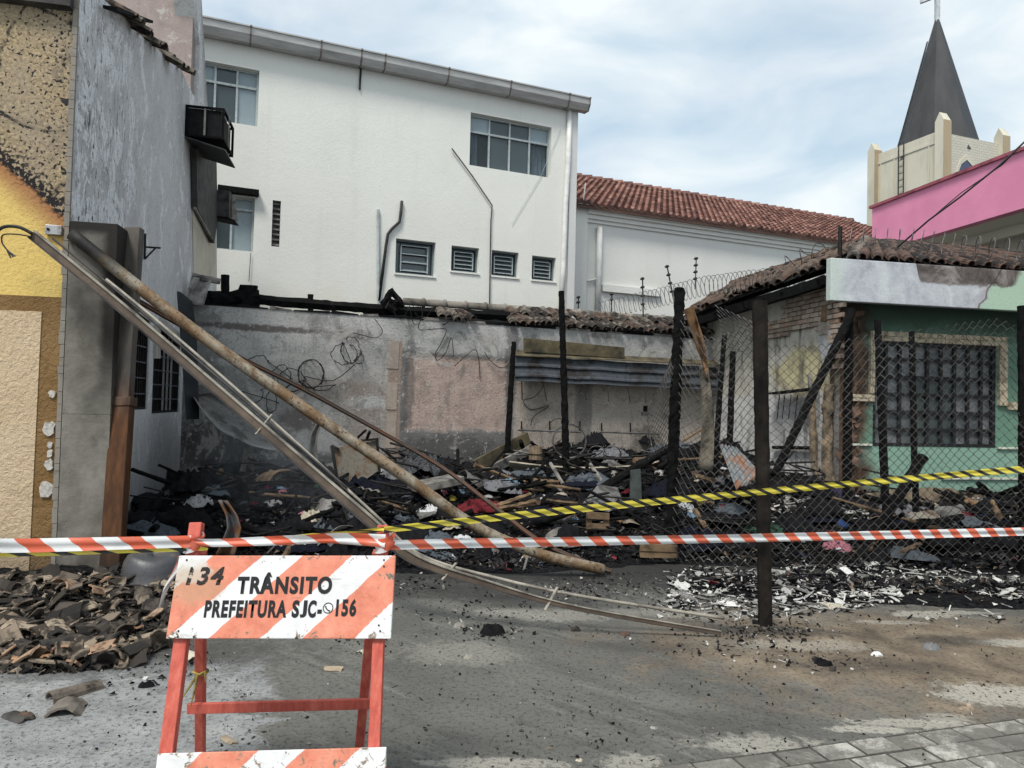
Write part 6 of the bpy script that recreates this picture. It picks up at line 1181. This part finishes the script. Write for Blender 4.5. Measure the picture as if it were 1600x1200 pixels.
CL_ = [(222, 728, 'red', .12, 'in the pile against the burnt side wall'), (262, 775, 'grey', .2, 'below the dark pile by the burnt side wall'), (308, 791, 'ash', .3, 'left of the curled tin sheet'), (415, 766, 'magenta', .11, 'at the back left of the heap'), (440, 772, 'pink', .16, 'beside the magenta cloth'), (466, 763, 'white', .17, 'by the channel at the back of the heap'), (424, 791, 'ash', .2, 'behind the curled tin sheet'), (455, 835, 'black', .4, 'above the barrier tape'), (485, 818, 'cream', .34, 'on top of the clothes pile above the barrier'), (476, 826, 'green', .26, 'in the clothes pile above the barrier'), (508, 832, 'slate', .36, 'in the clothes pile above the barrier'), (432, 840, 'magenta', .18, 'at the left end of the clothes pile above the barrier'), (549, 825, 'white', .2, 'below the channel above the barrier tape'), (452, 858, 'white', .34, 'between the tapes above the barrier board'), (524, 861, 'teal', .24, 'between the tape and the barrier board'), (590, 790, 'red', .17, 'under the thick rusted pipe'), (572, 788, 'purple', .26, 'beside the channel in the middle of the heap'), (597, 803, 'cream', .14, 'under the rusted pipe near the tape'), (551, 806, 'orange', .1, 'beside the lower channel'), (670, 805, 'white', .26, 'just right of the thick pipe above the yellow tape'), (705, 782, 'yellow', .14, 'below the grey charred slab'), (724, 771, 'light blue', .2, 'right of the grey charred slab'), (690, 775, 'pink', .16, 'below the grey charred slab'), (757, 789, 'white', .16, 'right of the angle bar'), (797, 757, 'light blue', .22, 'behind the brown batten'), (852, 783, 'white', .18, 'behind the yellow tape in the middle'), (868, 792, 'red', .2, 'behind the yellow tape in the middle'), (825, 795, 'cream', .14, 'left of the white one behind the yellow tape'), (885, 805, 'white', .14, 'at the broken pallet'), (560, 762, 'navy', .5, 'spread below the rusty panel'), (590, 770, 'navy', .5, 'right of the channel in the heap'), (470, 785, 'navy', .4, 'behind the clothes pile'), (1072, 797, 'white', .2, 'behind the torn mesh at the thick post'), (1078, 808, 'light blue', .14, 'behind the torn mesh'), (1096, 790, 'yellow', .14, 'behind the torn mesh below the tape'), (1130, 798, 'red', .13, 'behind the mesh left of the nearest post'), (1162, 800, 'cream', .13, 'behind the mesh at the nearest post'), (1312, 860, 'pink', .26, 'below the red tape behind the long mesh'), (1346, 824, 'yellow', .12, 'above the red tape behind the long mesh'), (1324, 822, 'blue', .2, 'above the red tape behind the long mesh'), (1420, 810, 'dark red', .22, 'behind the long mesh below the window'), (1402, 806, 'white', .18, 'behind the long mesh below the window'), (1535, 806, 'blue', .16, 'at the right end behind the long mesh'), (1556, 813, 'orange', .16, 'at the right end behind the long mesh'), (1512, 813, 'dark red', .26, 'at the right behind the long mesh'), (1460, 812, 'white', .12, 'between the dark red cloths behind the mesh'), (1440, 800, 'grey', .2, 'below the barred window'), (1290, 798, 'dark red', .1, 'in the white debris behind the mesh'), (235, 735, 'black', .5, 'piled against the burnt side wall'), (250, 760, 'black', .55, 'in front of the pile by the burnt side wall'), (360, 730, 'black', .45, 'in the corner under the bent sheet'), (620, 772, 'black', .5, 'in front of the garbage bag'), (1010, 690, 'black', .4, 'heaped against the back wall near the green house'), (930, 695, 'black', .5, 'heaped against the back wall below the right clothes rail'), (860, 698, 'black', .4, 'heaped against the wall behind the tall thin post'), (640, 850, 'black', .55, 'right of the barrier above the red tape')]
for i, (px, py, k, s, wh) in enumerate(CL_):
    p = D(px, py); o = inst(LM[i % 9], 'cloth', Matrix.Translation(p+Vector((0, .05, -.005))) @ Matrix.Rotation(rd.uniform(0, TP), 4, 'Z') @ Matrix.Rotation(rd.uniform(-.2, .2), 4, 'X') @ Matrix.Diagonal((s*.6, s*.6, s*.8, 1)))
    o.material_slots[0].link = 'OBJECT'; o.material_slots[0].material = cloth_mat(k); tag(o, 'crumpled %s cloth %s' % (k if k != 'black' else 'burnt black', wh), 'cloth')
# countless kinds of burnt goods: sticks, bent sheets, lumps, scraps, each one its own object
r5 = random.Random(99)
def heap_spot():
    while True:
        Y = 6.5+6.6*r5.random()**1.3; x = r5.uniform(-.6, .76)*Y; h = hgt(x, Y)
        if h > .06 and in_lot(x, Y) and in_lot(x+.25, Y+.25) and in_lot(x-.25, Y+.25): return Vector((x, Y, h))
SK = []
for k in range(6):
    me = rough_bar([Vector((-.5, 0, 0)), Vector((-.1, r5.uniform(-.03, .03), r5.uniform(-.02, .02))), Vector((.5, 0, 0))], (.032, .022), 6, .22, k, .08).mesh('charred_stick'); me.materials.append(M_charo if k < 5 else M_wood); SK.append(me)
for i in range(150):
    p = heap_spot(); l = r5.uniform(.25, 1.3); w_ = r5.uniform(.5, 1.3)
    tag(inst(r5.choice(SK), 'charred_stick', Matrix.Translation(p+Vector((0, 0, .05+.08*r5.random()))) @ Matrix.Rotation(r5.uniform(0, TP), 4, 'Z') @ Matrix.Rotation(r5.gauss(0, .28), 4, 'Y') @ Matrix.Diagonal((l, w_, w_, 1))), 'charred stick jutting out of the black heap of burnt goods', 'stick', 'charred sticks in the burnt heap')
SH = []
for k in range(8):
    c1, c2, tw_ = r5.uniform(.2, .9), r5.uniform(-.4, .4), r5.uniform(-.8, .8)
    me = MB().grid(lambda u, v: Vector(((u-.5), (v-.5)*.6+.06*math.sin(u*8), c1*.35*math.sin(u*2.6+c2)+tw_*(u-.5)*(v-.5)*.5+.03*math.sin(v*17*(k % 2)))), 10, 8, .012).mesh('bent_scrap_sheet'); me.materials.append((M_gs, M_rs, M_gs, M_zinc, M_soot, M_ash, M_soot, M_wood)[k]); SH.append(me)
for i in range(46):
    p = heap_spot(); l = r5.uniform(.15, .5); tag(inst(r5.choice(SH), 'bent_scrap_sheet', Matrix.Translation(p+Vector((0, 0, .03))) @ Matrix.Rotation(r5.uniform(0, TP), 4, 'Z') @ Matrix.Rotation(r5.gauss(0, .5), 4, 'X') @ Matrix.Rotation(r5.gauss(0, .35), 4, 'Y') @ Matrix.Scale(l, 4)), 'small bent sheet of scorched scrap lying in the burnt heap', 'scrap', 'bent scrap sheets in the burnt heap')
def obmat(o, m): o.material_slots[0].link = 'OBJECT'; o.material_slots[0].material = m
for i in range(150):
    p = heap_spot(); s = r5.uniform(.12, .34); o = inst(r5.choice(LM), 'burnt_bundle', Matrix.Translation(p+Vector((0, 0, -.02))) @ Matrix.Rotation(r5.uniform(0, TP), 4, 'Z') @ Matrix.Diagonal((s, s, s*r5.uniform(.7, 1.4), 1))); obmat(o, M_soot if i % 3 else cloth_mat('black')); tag(o, 'burnt black bundle of goods in the charred heap', 'bundle', 'burnt bundles in the heap')
mut = ['ash', 'grey', 'cream', 'slate', 'white', 'dark red', 'purple', 'blue', 'pink', 'green', 'light blue']
for i in range(110):
    p = heap_spot(); s = r5.uniform(.035, .1); k = r5.choice(mut[:5]) if r5.random() < .7 else r5.choice(mut); o = inst(r5.choice(LM), 'cloth_scrap', Matrix.Translation(p+Vector((0, 0, .01))) @ Matrix.Rotation(r5.uniform(0, TP), 4, 'Z') @ Matrix.Rotation(r5.uniform(-.5, .5), 4, 'X') @ Matrix.Diagonal((s*1.2, s, s, 1))); obmat(o, cloth_mat(k)); tag(o, 'small %s scrap of cloth lying scattered in the burnt heap' % k, 'cloth', 'small %s cloth scraps in the heap' % k)
BR = []
for k in range(6):
    q = [Vector((r5.uniform(-.5, .5), r5.uniform(-.4, .4), .05+.3*r5.random())) for _ in range(5)]; me = MB().tube(smoothp(q, 6), .012, 5).mesh('bent_wire', None, True); me.materials.append(M_wire if k < 5 else M_wireg); BR.append(me)
for i in range(45):
    p = heap_spot(); tag(inst(r5.choice(BR), 'bent_wire', Matrix.Translation(p) @ Matrix.Rotation(r5.uniform(0, TP), 4, 'Z') @ Matrix.Scale(r5.uniform(.5, 1.3), 4)), 'bent wire sticking out of the burnt heap', 'wire', 'bent wires in the burnt heap')
big = ['navy', 'grey', 'slate', 'black', 'purple', 'dark red', 'green']
for i in range(75):
    p = heap_spot(); s = r5.uniform(.2, .42); k = r5.choice(big[:4]) if r5.random() < .8 else r5.choice(big); o = inst(r5.choice(LM), 'burnt_garment', Matrix.Translation(p+Vector((0, 0, -.02))) @ Matrix.Rotation(r5.uniform(0, TP), 4, 'Z') @ Matrix.Rotation(r5.uniform(-.25, .25), 4, 'X') @ Matrix.Diagonal((s, s, s*r5.uniform(.45, .9), 1))); obmat(o, cloth_mat(k)); tag(o, 'large sooty %s garment heaped among the burnt goods' % k, 'garment', 'sooty %s garments in the heap' % k)
tl = inst(TM['g'], 'fallen_tile', Matrix.Translation(G(118, 1085)+Vector((0, 0, .004))) @ Matrix.Rotation(-.6, 4, 'Z') @ Matrix.Rotation(.1, 4, 'Y') @ Matrix.Scale(.6, 4)); tag(tl, 'long half pipe clay tile lying alone on the pale concrete', 'clay tile')
# pieces lying alone on the concrete
for px, py, s, m, l in ((228, 1072, .07, M_soot, 'flat black charred scrap lying on the pale concrete'), (40, 1122, .07, M_tb, 'small dark lump at the left edge of the pale concrete'), (1509, 1107, .07, plain('brick_bit', (.35, .27, .19), .4, 20, c2=(.05, .04, .035)), 'lump of broken brick on the brown stained concrete at lower right'), (733, 1028, .06, plain('stone_bit', (.25, .23, .2), .4, 20), 'grey brown lump of rubble on the concrete right of the barrier'), (1285, 1038, .09, M_soot, 'dark green black scrap on the concrete right of the nearest post'), (770, 990, .13, M_soot, 'crumbled black lump on the concrete in the middle'), (720, 980, .08, M_ash, 'pale crumbling lump beside the black lump on the concrete'), (1370, 1024, .06, M_ws, 'white curled chip on the brown stained concrete'), (1455, 1013, .1, plain('grey_bit', (.16, .16, .16), .3, 20), 'flat grey fragment on the brown stained concrete'), (898, 985, .07, M_tg, 'pale brown flake on the concrete below the channel'), (977, 992, .06, M_tr, 'reddish tile flake on the concrete below the channel'), (1022, 1138, .035, M_ws, 'lone white chip on the open concrete'), (818, 1095, .03, M_ws, 'small white pebble on the open concrete in the middle'), (905, 1188, .03, plain('tan_bit', (.45, .4, .3), .3, 20), 'tan pebble near the bottom edge of the picture'), (860, 1170, .035, M_tg, 'pale brown pebble low on the open concrete')):
    mb = lump(px, s*.7, s*.5, s*.7, 7, 6, 2.5); q0 = G(px, py); mb.v = [v+q0+Vector((0, 0, .004)) for v in mb.v]; solo(mb, 'rubble_lump', m, l, 'rubble')
# ------------------------------------------------------------------ traffic barrier
TL, TR, BL, BR = P(279, 868, 2.76), P(612, 868, 2.75), P(262, 1000, 2.66), P(607, 996, 2.655)
bx_ = (TR-TL).normalized(); bz_ = ((TL+TR)/2-(BL+BR)/2); bz_ = (bz_-bx_*bz_.dot(bx_)).normalized(); by_ = bz_.cross(bx_)
BM = Matrix((bx_, by_, bz_)).transposed().to_4x4(); BM.translation = (BL+BR)/2; BMi = BM.inverted(); PW = .83; PH = ((TL+TR)/2-(BL+BR)/2).length
def bpx(px, py, off=0):                       # picture point to board coordinates
    r = ray(px, py); n = by_; q = BM.translation-n*off; t_ = (q-CP).dot(n)/r.dot(n); h = BMi @ (CP+r*t_); return h.x, h.z
def bxz(x, z, off=0): return BM @ Vector((x, -off, z))
def paint_mat(name, phase, pos=True):
    a = NT(name, .7, .3); v = a.obj; x, y, z = a.sep(v); w = a.noise(v, 9, 7, .72, .3); f = a.noise(v, 55, 5, .7); g = a.noise(a.mapped(v, (.4, 1, 3)), 20, 5, .7)
    k = a.math('SUBTRACT', a.math('MULTIPLY', z, 1.06), x); k = a.math('MULTIPLY', k, -1); k = a.math('ADD', k, a.math('MULTIPLY', a.math('SUBTRACT', w, .5), .035)); fr_ = a.math('FRACT', a.math('ADD', a.math('DIVIDE', k, .345), phase))
    wh = a.math('MULTIPLY', a.ss(fr_, .0, .012), a.ss(fr_, .462, .45)); org = a.ramp(w, [(.3, (.5, .15, .09)), (.5, (.66, .225, .145)), (.72, (.73, .31, .21))]); org = a.mix(a.ss(f, .6, .68), org, (.45, .3, .2)); wt = a.ramp(w, [(.3, (.6, .6, .59)), (.7, (.78, .78, .78))])
    q = a.mix(wh, org, wt); q = a.mix(a.math('MULTIPLY', wh, a.ss(a.noise(v, 16, 6, .75, 1.0), .64, .67)), q, (.42, .2, .14))
    edge = a.math('MAXIMUM', a.ss(a.math('ABSOLUTE', x), PW/2-.12, PW/2), a.ss(a.math('ABSOLUTE', a.math('SUBTRACT', z, PH/2)), PH/2-.06, PH/2)); wear = a.math('ADD', a.noise(v, 24, 6, .75, .6), a.math('MULTIPLY', edge, .12))
    q = a.mix(a.ss(wear, .68, .71), q, (.24, .18, .13)); q = a.mix(a.math('MULTIPLY', a.ss(g, .6, .68), .35), q, (.2, .13, .1)); q = a.mix(a.ss(wear, .76, .78), q, (.03, .025, .02))
    if pos:                                    # white under the number, top left
        n0 = bpx(300, 890); q = a.mix(a.math('MULTIPLY', a.blob(v, (n0[0], 0, n0[1]), (.07, 1, .045), w, 1.2, .3), .85), q, (.62, .6, .56)); n1 = bpx(305, 905); q = a.mix(a.math('MULTIPLY', a.blob(v, (n1[0], 0, n1[1]-.02), (.1, 1, .07), w, 1.0, .7), .55), q, (.45, .3, .18))
    return a.col(q).bump(a.math('ADD', a.math('ADD', w, f), wear), .35, .004).m
br_ = thing('traffic_barrier', 'red and white striped wooden traffic barrier standing in front of the burnt lot', 'barrier', BM)
part(MB().box(-PW/2, PW/2, 0, .018, 0, PH, BM), 'upper_board', paint_mat('barrier_paint', .2), br_, bevel=.003)
def leg_mat():
    a = NT('barrier_leg_paint', .65, .3); v = a.pos; w = a.noise(a.mapped(v, (6, 6, 1.2)), 5, 6, .7); f = a.noise(v, 45, 5, .7); q = a.ramp(w, [(.3, (.36, .06, .042)), (.55, (.55, .12, .085)), (.75, (.62, .2, .14))]); q = a.mix(a.ss(f, .64, .69), q, (.3, .2, .15)); return a.col(q).bump(a.math('ADD', w, f), .3, .004).m
M_leg = leg_mat()
def todown(a, b): t_ = (0-a.z)/(b.z-a.z); return lerp(a, b, t_)
off = by_*.045
bp3 = lambda x, y, o: bxz(*bpx(x, y, o), o); l1, l2 = bp3(308, 817, -.037), bp3(284, 1003, -.037); r1, r2 = bp3(599, 821, -.037), bp3(592, 997, -.037); fl, fr2 = todown(l1, l2), todown(r1, r2)
part(MB().bar(fl, l1, .05, .035, (0, 1, 0)), 'front_leg', M_leg, br_, bevel=.004); part(MB().bar(fr2, r1, .042, .035, (0, 1, 0)), 'front_leg', M_leg, br_, bevel=.004)
rl1, rr1 = bp3(314, 862, -.08), bp3(590, 862, -.08); rl2, rr2_ = G(313, 1180), G(561, 1173)
part(MB().bar(rl2, rl1, .04, .03, (0, 1, 0)), 'rear_leg', M_leg, br_, bevel=.004); part(MB().bar(rr2_, rr1, .038, .03, (0, 1, 0)), 'rear_leg', M_leg, br_, bevel=.004)
part(MB().bar(P(293, 1107, 3.06), P(586, 1099, 3.06), .02, .043), 'rear_rail', M_leg, br_, bevel=.003)
z0_ = bpx(420, 1173)[1]; Mlow = BM @ Matrix.Rotation(math.radians(-1.6), 4, 'Y')
part(MB().box(-.4+bpx(420, 1173)[0], .4+bpx(420, 1173)[0], 0, .018, z0_-.17, z0_, Mlow), 'lower_board', paint_mat('barrier_paint_low', .95, False), br_, bevel=.003)
M_ink = plain('black_stencil_ink', (.012, .012, .013), .2, 30, .6, bst=.05, obj=True)
def worn_ink():
    a = NT('worn_ink', .7, .2); t_ = a.t; tr = a.n('ShaderNodeBsdfTransparent'); m = a.n('ShaderNodeMixShader'); a.col((.03, .025, .022)); v = a.obj; z = a.sep(v)[2]; f = a.math('ADD', a.noise(v, 42, 5, .75), a.math('MULTIPLY', a.ss(a.sep(v)[0], bpx(292, 900)[0], bpx(345, 900)[0]), .1)); a.l(a.ss(f, .45, .5), m.inputs[0])
    t_.links.new(tr.outputs[0], m.inputs[1]); t_.links.new(a.b.outputs[0], m.inputs[2]); t_.links.new(m.outputs[0], t_.nodes['Material Output'].inputs[0]); return a.m
def lettering(txt, x0, x1, yt, yb, nm, mat, bold=.02, slant=0):
    cu = bpy.data.curves.new(nm, 'FONT'); cu.body = txt; cu.offset = bold; cu.space_character = 1.17; cu.shear = slant; cu.resolution_u = 4; ob = bpy.data.objects.new(nm, cu); C.objects.link(ob)
    me = bpy.data.meshes.new_from_object(ob.evaluated_get(bpy.context.evaluated_depsgraph_get())); bpy.data.objects.remove(ob); bpy.data.curves.remove(cu)
    xs = [v.co.x for v in me.vertices]; ys = [v.co.y for v in me.vertices]; base = 0; cap = .0
    cu2 = bpy.data.curves.new('cap', 'FONT'); cu2.body = 'H'; cu2.offset = bold; o2 = bpy.data.objects.new('cap', cu2); C.objects.link(o2); m2 = bpy.data.meshes.new_from_object(o2.evaluated_get(bpy.context.evaluated_depsgraph_get())); lo = min(v.co.y for v in m2.vertices); hi = max(v.co.y for v in m2.vertices); bpy.data.objects.remove(o2); bpy.data.meshes.remove(m2); bpy.data.curves.remove(cu2)
    a0 = bpx(x0, yb); a1 = bpx(x1, yb); zt = bpx((x0+x1)/2, yt)[1]; zb_ = bpx((x0+x1)/2, yb)[1]
    for v in me.vertices: u = (v.co.x-min(xs))/(max(xs)-min(xs)); h = (v.co.y-lo)/(hi-lo) if txt != 'J' else (v.co.y-min(ys))/(max(ys)-min(ys)); v.co = (lerp(a0[0], a1[0], u), -.0016, lerp(zb_, zt, h)+lerp(a0[1], a1[1], u)-zb_)
    me.materials.clear(); me.materials.append(mat); me.name = nm; o = bpy.data.objects.new(nm, me); C.objects.link(o); o.parent = br_; return o
lettering('TRÂNSITO', 369, 518, 901, 928, 'lettering', M_ink, .045)
for tx, x0, x1 in (('PREFEITURA', 318, 447), ('S', 455, 466.5), ('J', 468, 478.5), ('C', 480, 493), ('-', 495, 502)): lettering(tx, x0, x1, 938, 965, 'lettering', M_ink, .045)
lettering('156', 524, 556, 936.5, 963, 'lettering', M_ink, .045)
lettering('134', 290, 348, 886, 914, 'number', worn_ink(), .035, .15)
ph = MB(); pcx, pcz = bpx(512.7, 950); R = .0195; n = 28
for k in range(n):
    t0, t1 = TP*k/n, TP*(k+1)/n; ph.add([bxz(pcx+math.cos(t_)*r_, pcz+math.sin(t_)*r_, .0017) for t_ in (t0, t1) for r_ in (R, R*.84)], [(0, 2, 3, 1)])
hs = [(-.5, .35), (-.42, .05), (-.2, -.25), (.08, -.45), (.38, -.52)]
for k in range(4):
    (xa, za), (xb, zb2) = hs[k], hs[k+1]; wA = .17 if k in (0, ) else .1; wB = .17 if k == 3 else .1; nx, nz = zb2-za, -(xb-xa); ln = math.hypot(nx, nz); nx /= ln; nz /= ln
    ph.add([bxz(pcx+(xa+nx*wA)*R, pcz+(za+nz*wA)*R, .0017), bxz(pcx+(xa-nx*wA)*R, pcz+(za-nz*wA)*R, .0017), bxz(pcx+(xb-nx*wB)*R, pcz+(zb2-nz*wB)*R, .0017), bxz(pcx+(xb+nx*wB)*R, pcz+(zb2+nz*wB)*R, .0017)], [(0, 1, 2, 3)])
part(ph, 'phone_symbol', M_ink, br_)
for px, py in ((292, 875), (279, 986), (278, 995), (303, 995), (600, 875), (600, 885), (592, 977), (594, 986)):
    x, z = bpx(px, py); part(MB().tube([bxz(x, z, -.002), bxz(x, z, .003)], .0035, 8), 'nail', M_wire, br_)
# ------------------------------------------------------------------ tapes
def tape_mat(name, c1, c2, per, sl, duty=.5):
    a = NT(name, .35, .5); uv = a.tc.outputs['UV']; x, y, z = a.sep(uv); f = a.math('FRACT', a.math('ADD', a.math('DIVIDE', x, per), a.math('MULTIPLY', y, sl))); k = a.math('MULTIPLY', a.ss(f, 0, .02), a.ss(f, duty+.02, duty)); n1 = a.noise(a.pos, 14, 4, .6); q = a.mix(k, c1, c2); q = a.mix(a.math('MULTIPLY', a.ss(n1, .5, .7), .2), q, (.4, .35, .3))
    tl = a.n('ShaderNodeBsdfTranslucent'); a.l(q, tl.inputs[0]); m = a.n('ShaderNodeMixShader'); m.inputs[0].default_value = .2; a.t.links.new(a.b.outputs[0], m.inputs[1]); a.t.links.new(tl.outputs[0], m.inputs[2]); a.t.links.new(m.outputs[0], a.t.nodes['Material Output'].inputs[0]); return a.col(q).m
M_rw = tape_mat('red_white_tape', (.78, .79, .79), (.72, .14, .07), .165, .35, .47); M_yb = tape_mat('yellow_black_tape', (.74, .62, .07), (.022, .021, .02), .13, .8, .4)
def tape(name, label, pts, wd, mat, fold=.3, seed=0, tw=0.0):
    q = smoothp(pts, 24); L_ = [0]
    for a_, b_ in zip(q, q[1:]): L_.append(L_[-1]+(b_-a_).length)
    m = len(q)-1; nv = 6
    def fn(u, v):
        k = min(int(round(u*m)), m); p = q[k]; w_ = lerp(wd[0], wd[1], u); ang = tw*math.sin(u*9+seed)+.25*mnoise.noise(Vector((L_[k]*2.2, seed, 0))); cv = (v-.5)*w_
        wr_ = fold*w_*(.5*math.sin(v*9+L_[k]*1.3+seed)*.5+mnoise.noise(Vector((L_[k]*6, v*3, seed)))*.25); return p+Vector((0, math.sin(ang)*cv-wr_, math.cos(ang)*cv))
    mb = MB().grid(fn, m, nv, 0, lambda u, v: (L_[min(int(round(u*m)), m)], v)); return solo(mb, name, mat, label, 'tape', smooth=True)
tape('barrier_tape', 'red and white tape running from the left edge to the barrier', [P(-40, 853, 2.5), P(60, 852, 2.6), P(180, 849, 2.68), P(298, 846, 2.76)], (.05, .045), M_rw, .35, 1)
tape('barrier_tape', 'red and white tape stretched between the two upright ends of the barrier', [P(298, 846, 2.765), P(340, 848, 2.77), P(450, 844, 2.77), P(520, 841, 2.765), P(602, 845, 2.755)], (.026, .05), M_rw, .45, 5, .3)
tape('barrier_tape', 'red and white tape running from the barrier to the right edge', [P(600, 852, 2.75), P(720, 849, 3.0), P(900, 846, 3.4), P(1200, 840, 4.0), P(1460, 834, 4.5), P(1660, 829, 4.9)], (.036, .055), M_rw, .4, 9)
tape('warning_tape', 'yellow and black tape sagging under the red tape at the left edge', [P(-40, 863, 2.52), P(80, 861, 2.62), P(200, 857, 2.7), P(325, 853, 2.79)], (.034, .034), M_yb, .3, 2)
tape('warning_tape', 'short yellow and black tape end rising between the barrier uprights', [P(320, 853, 2.795), P(395, 845, 2.8), P(470, 838, 2.81), P(540, 832, 2.8), P(600, 827, 2.785)], (.016, .018), M_yb, .3, 4, .8)
tape('warning_tape', 'yellow and black tape rising from the barrier to the right edge', [P(600, 828, 2.785), P(700, 817, 3.0), P(800, 806, 3.3), P(960, 790, 3.8), P(1195, 768, 4.5), P(1420, 748, 4.9), P(1660, 728, 5.2)], (.024, .05), M_yb, .3, 7)
for k, (x, y, l) in enumerate(((300, 848, 'red and white tape knot around the left upright of the barrier'), (598, 848, 'red and white tape knot around the right upright of the barrier'))):
    c = P(x+3, y, 2.795 if k == 0 else 2.785); kt = MB().grid(lambda u, v: c+Vector((math.cos(u*TP)*(.036+.006*math.sin(v*9+u*5)), math.sin(u*TP)*.034, (v-.5)*.055+.01*math.sin(u*TP+1))), 20, 5, 0, lambda u, v: (u*.2, v)); solo(kt, 'tape_knot', M_rw, l, 'tape', smooth=True)
fl_ = MB().grid(lambda u, v: P(lerp(lerp(278, 243, v), lerp(286, 262, v)-14*v*v, u)+2*math.sin(v*8), lerp(868, 957, v)-8*u*v, 2.79+.02*math.sin(v*7+u*3)), 6, 12, 0, lambda u, v: (v*.12+.07, u)); solo(fl_, 'tape_end', tape_mat('tape_end', (.72, .7, .69), (.6, .2, .18), .3, .3, .4), 'loose red and white tape end hanging beside the left edge of the barrier board', 'tape', smooth=True)
kn = thing('tied_string', 'yellow tape remnant tied around the left rear leg of the barrier', 'string', P(312, 1058, 3.0)); c = lerp(rl1, rl2, .56)
M_ys = plain('old_yellow_tape', (.32, .24, .06), .5, 20, .6, c2=(.1, .08, .04))
part(MB().tube([c+Vector((math.cos(k*.5)*.03, math.sin(k*.5)*.027, .004*math.sin(k))) for k in range(15)], .005, 5), 'loop', M_ys, kn)
for tx in (((0, -.03, 0), (-.03, -.03, -.05), (-.06, -.03, -.1)), ((.01, -.03, 0), (.03, -.03, .015), (.035, -.03, -.03)), ((0, -.03, 0), (-.005, -.04, -.06), (-.02, -.04, -.13))): part(MB().tube([c+Vector(q) for q in tx], [.006, .005, .002], 5), 'tail', M_ys, kn)
# thin smoke still rising at the back left
sm_ = MB().box(-3.6, -1.9, 7.4, 9.2, .3, 1.5); a = NT('smoke'); a.t.nodes.remove(a.b); vo = a.n('ShaderNodeVolumePrincipled'); vo.inputs['Color'].default_value = (.8, .84, .9, 1); x, y, z = a.sep(a.pos)
d_ = a.math('MULTIPLY', a.blob(a.pos, (-2.75, 8.3, .75), (.75, .8, .6), a.noise(a.pos, 3, 3), .4, 1.4), a.ss(a.noise(a.pos, 2.6, 3, .5, .6), .35, .7)); a.l(a.math('MULTIPLY', d_, .15), vo.inputs['Density']); a.t.links.new(vo.outputs[0], a.t.nodes['Material Output'].inputs['Volume'])
solo(sm_, 'smoke', a.m, 'faint bluish smoke rising from the heap by the burnt side wall', 'smoke', kind='stuff')
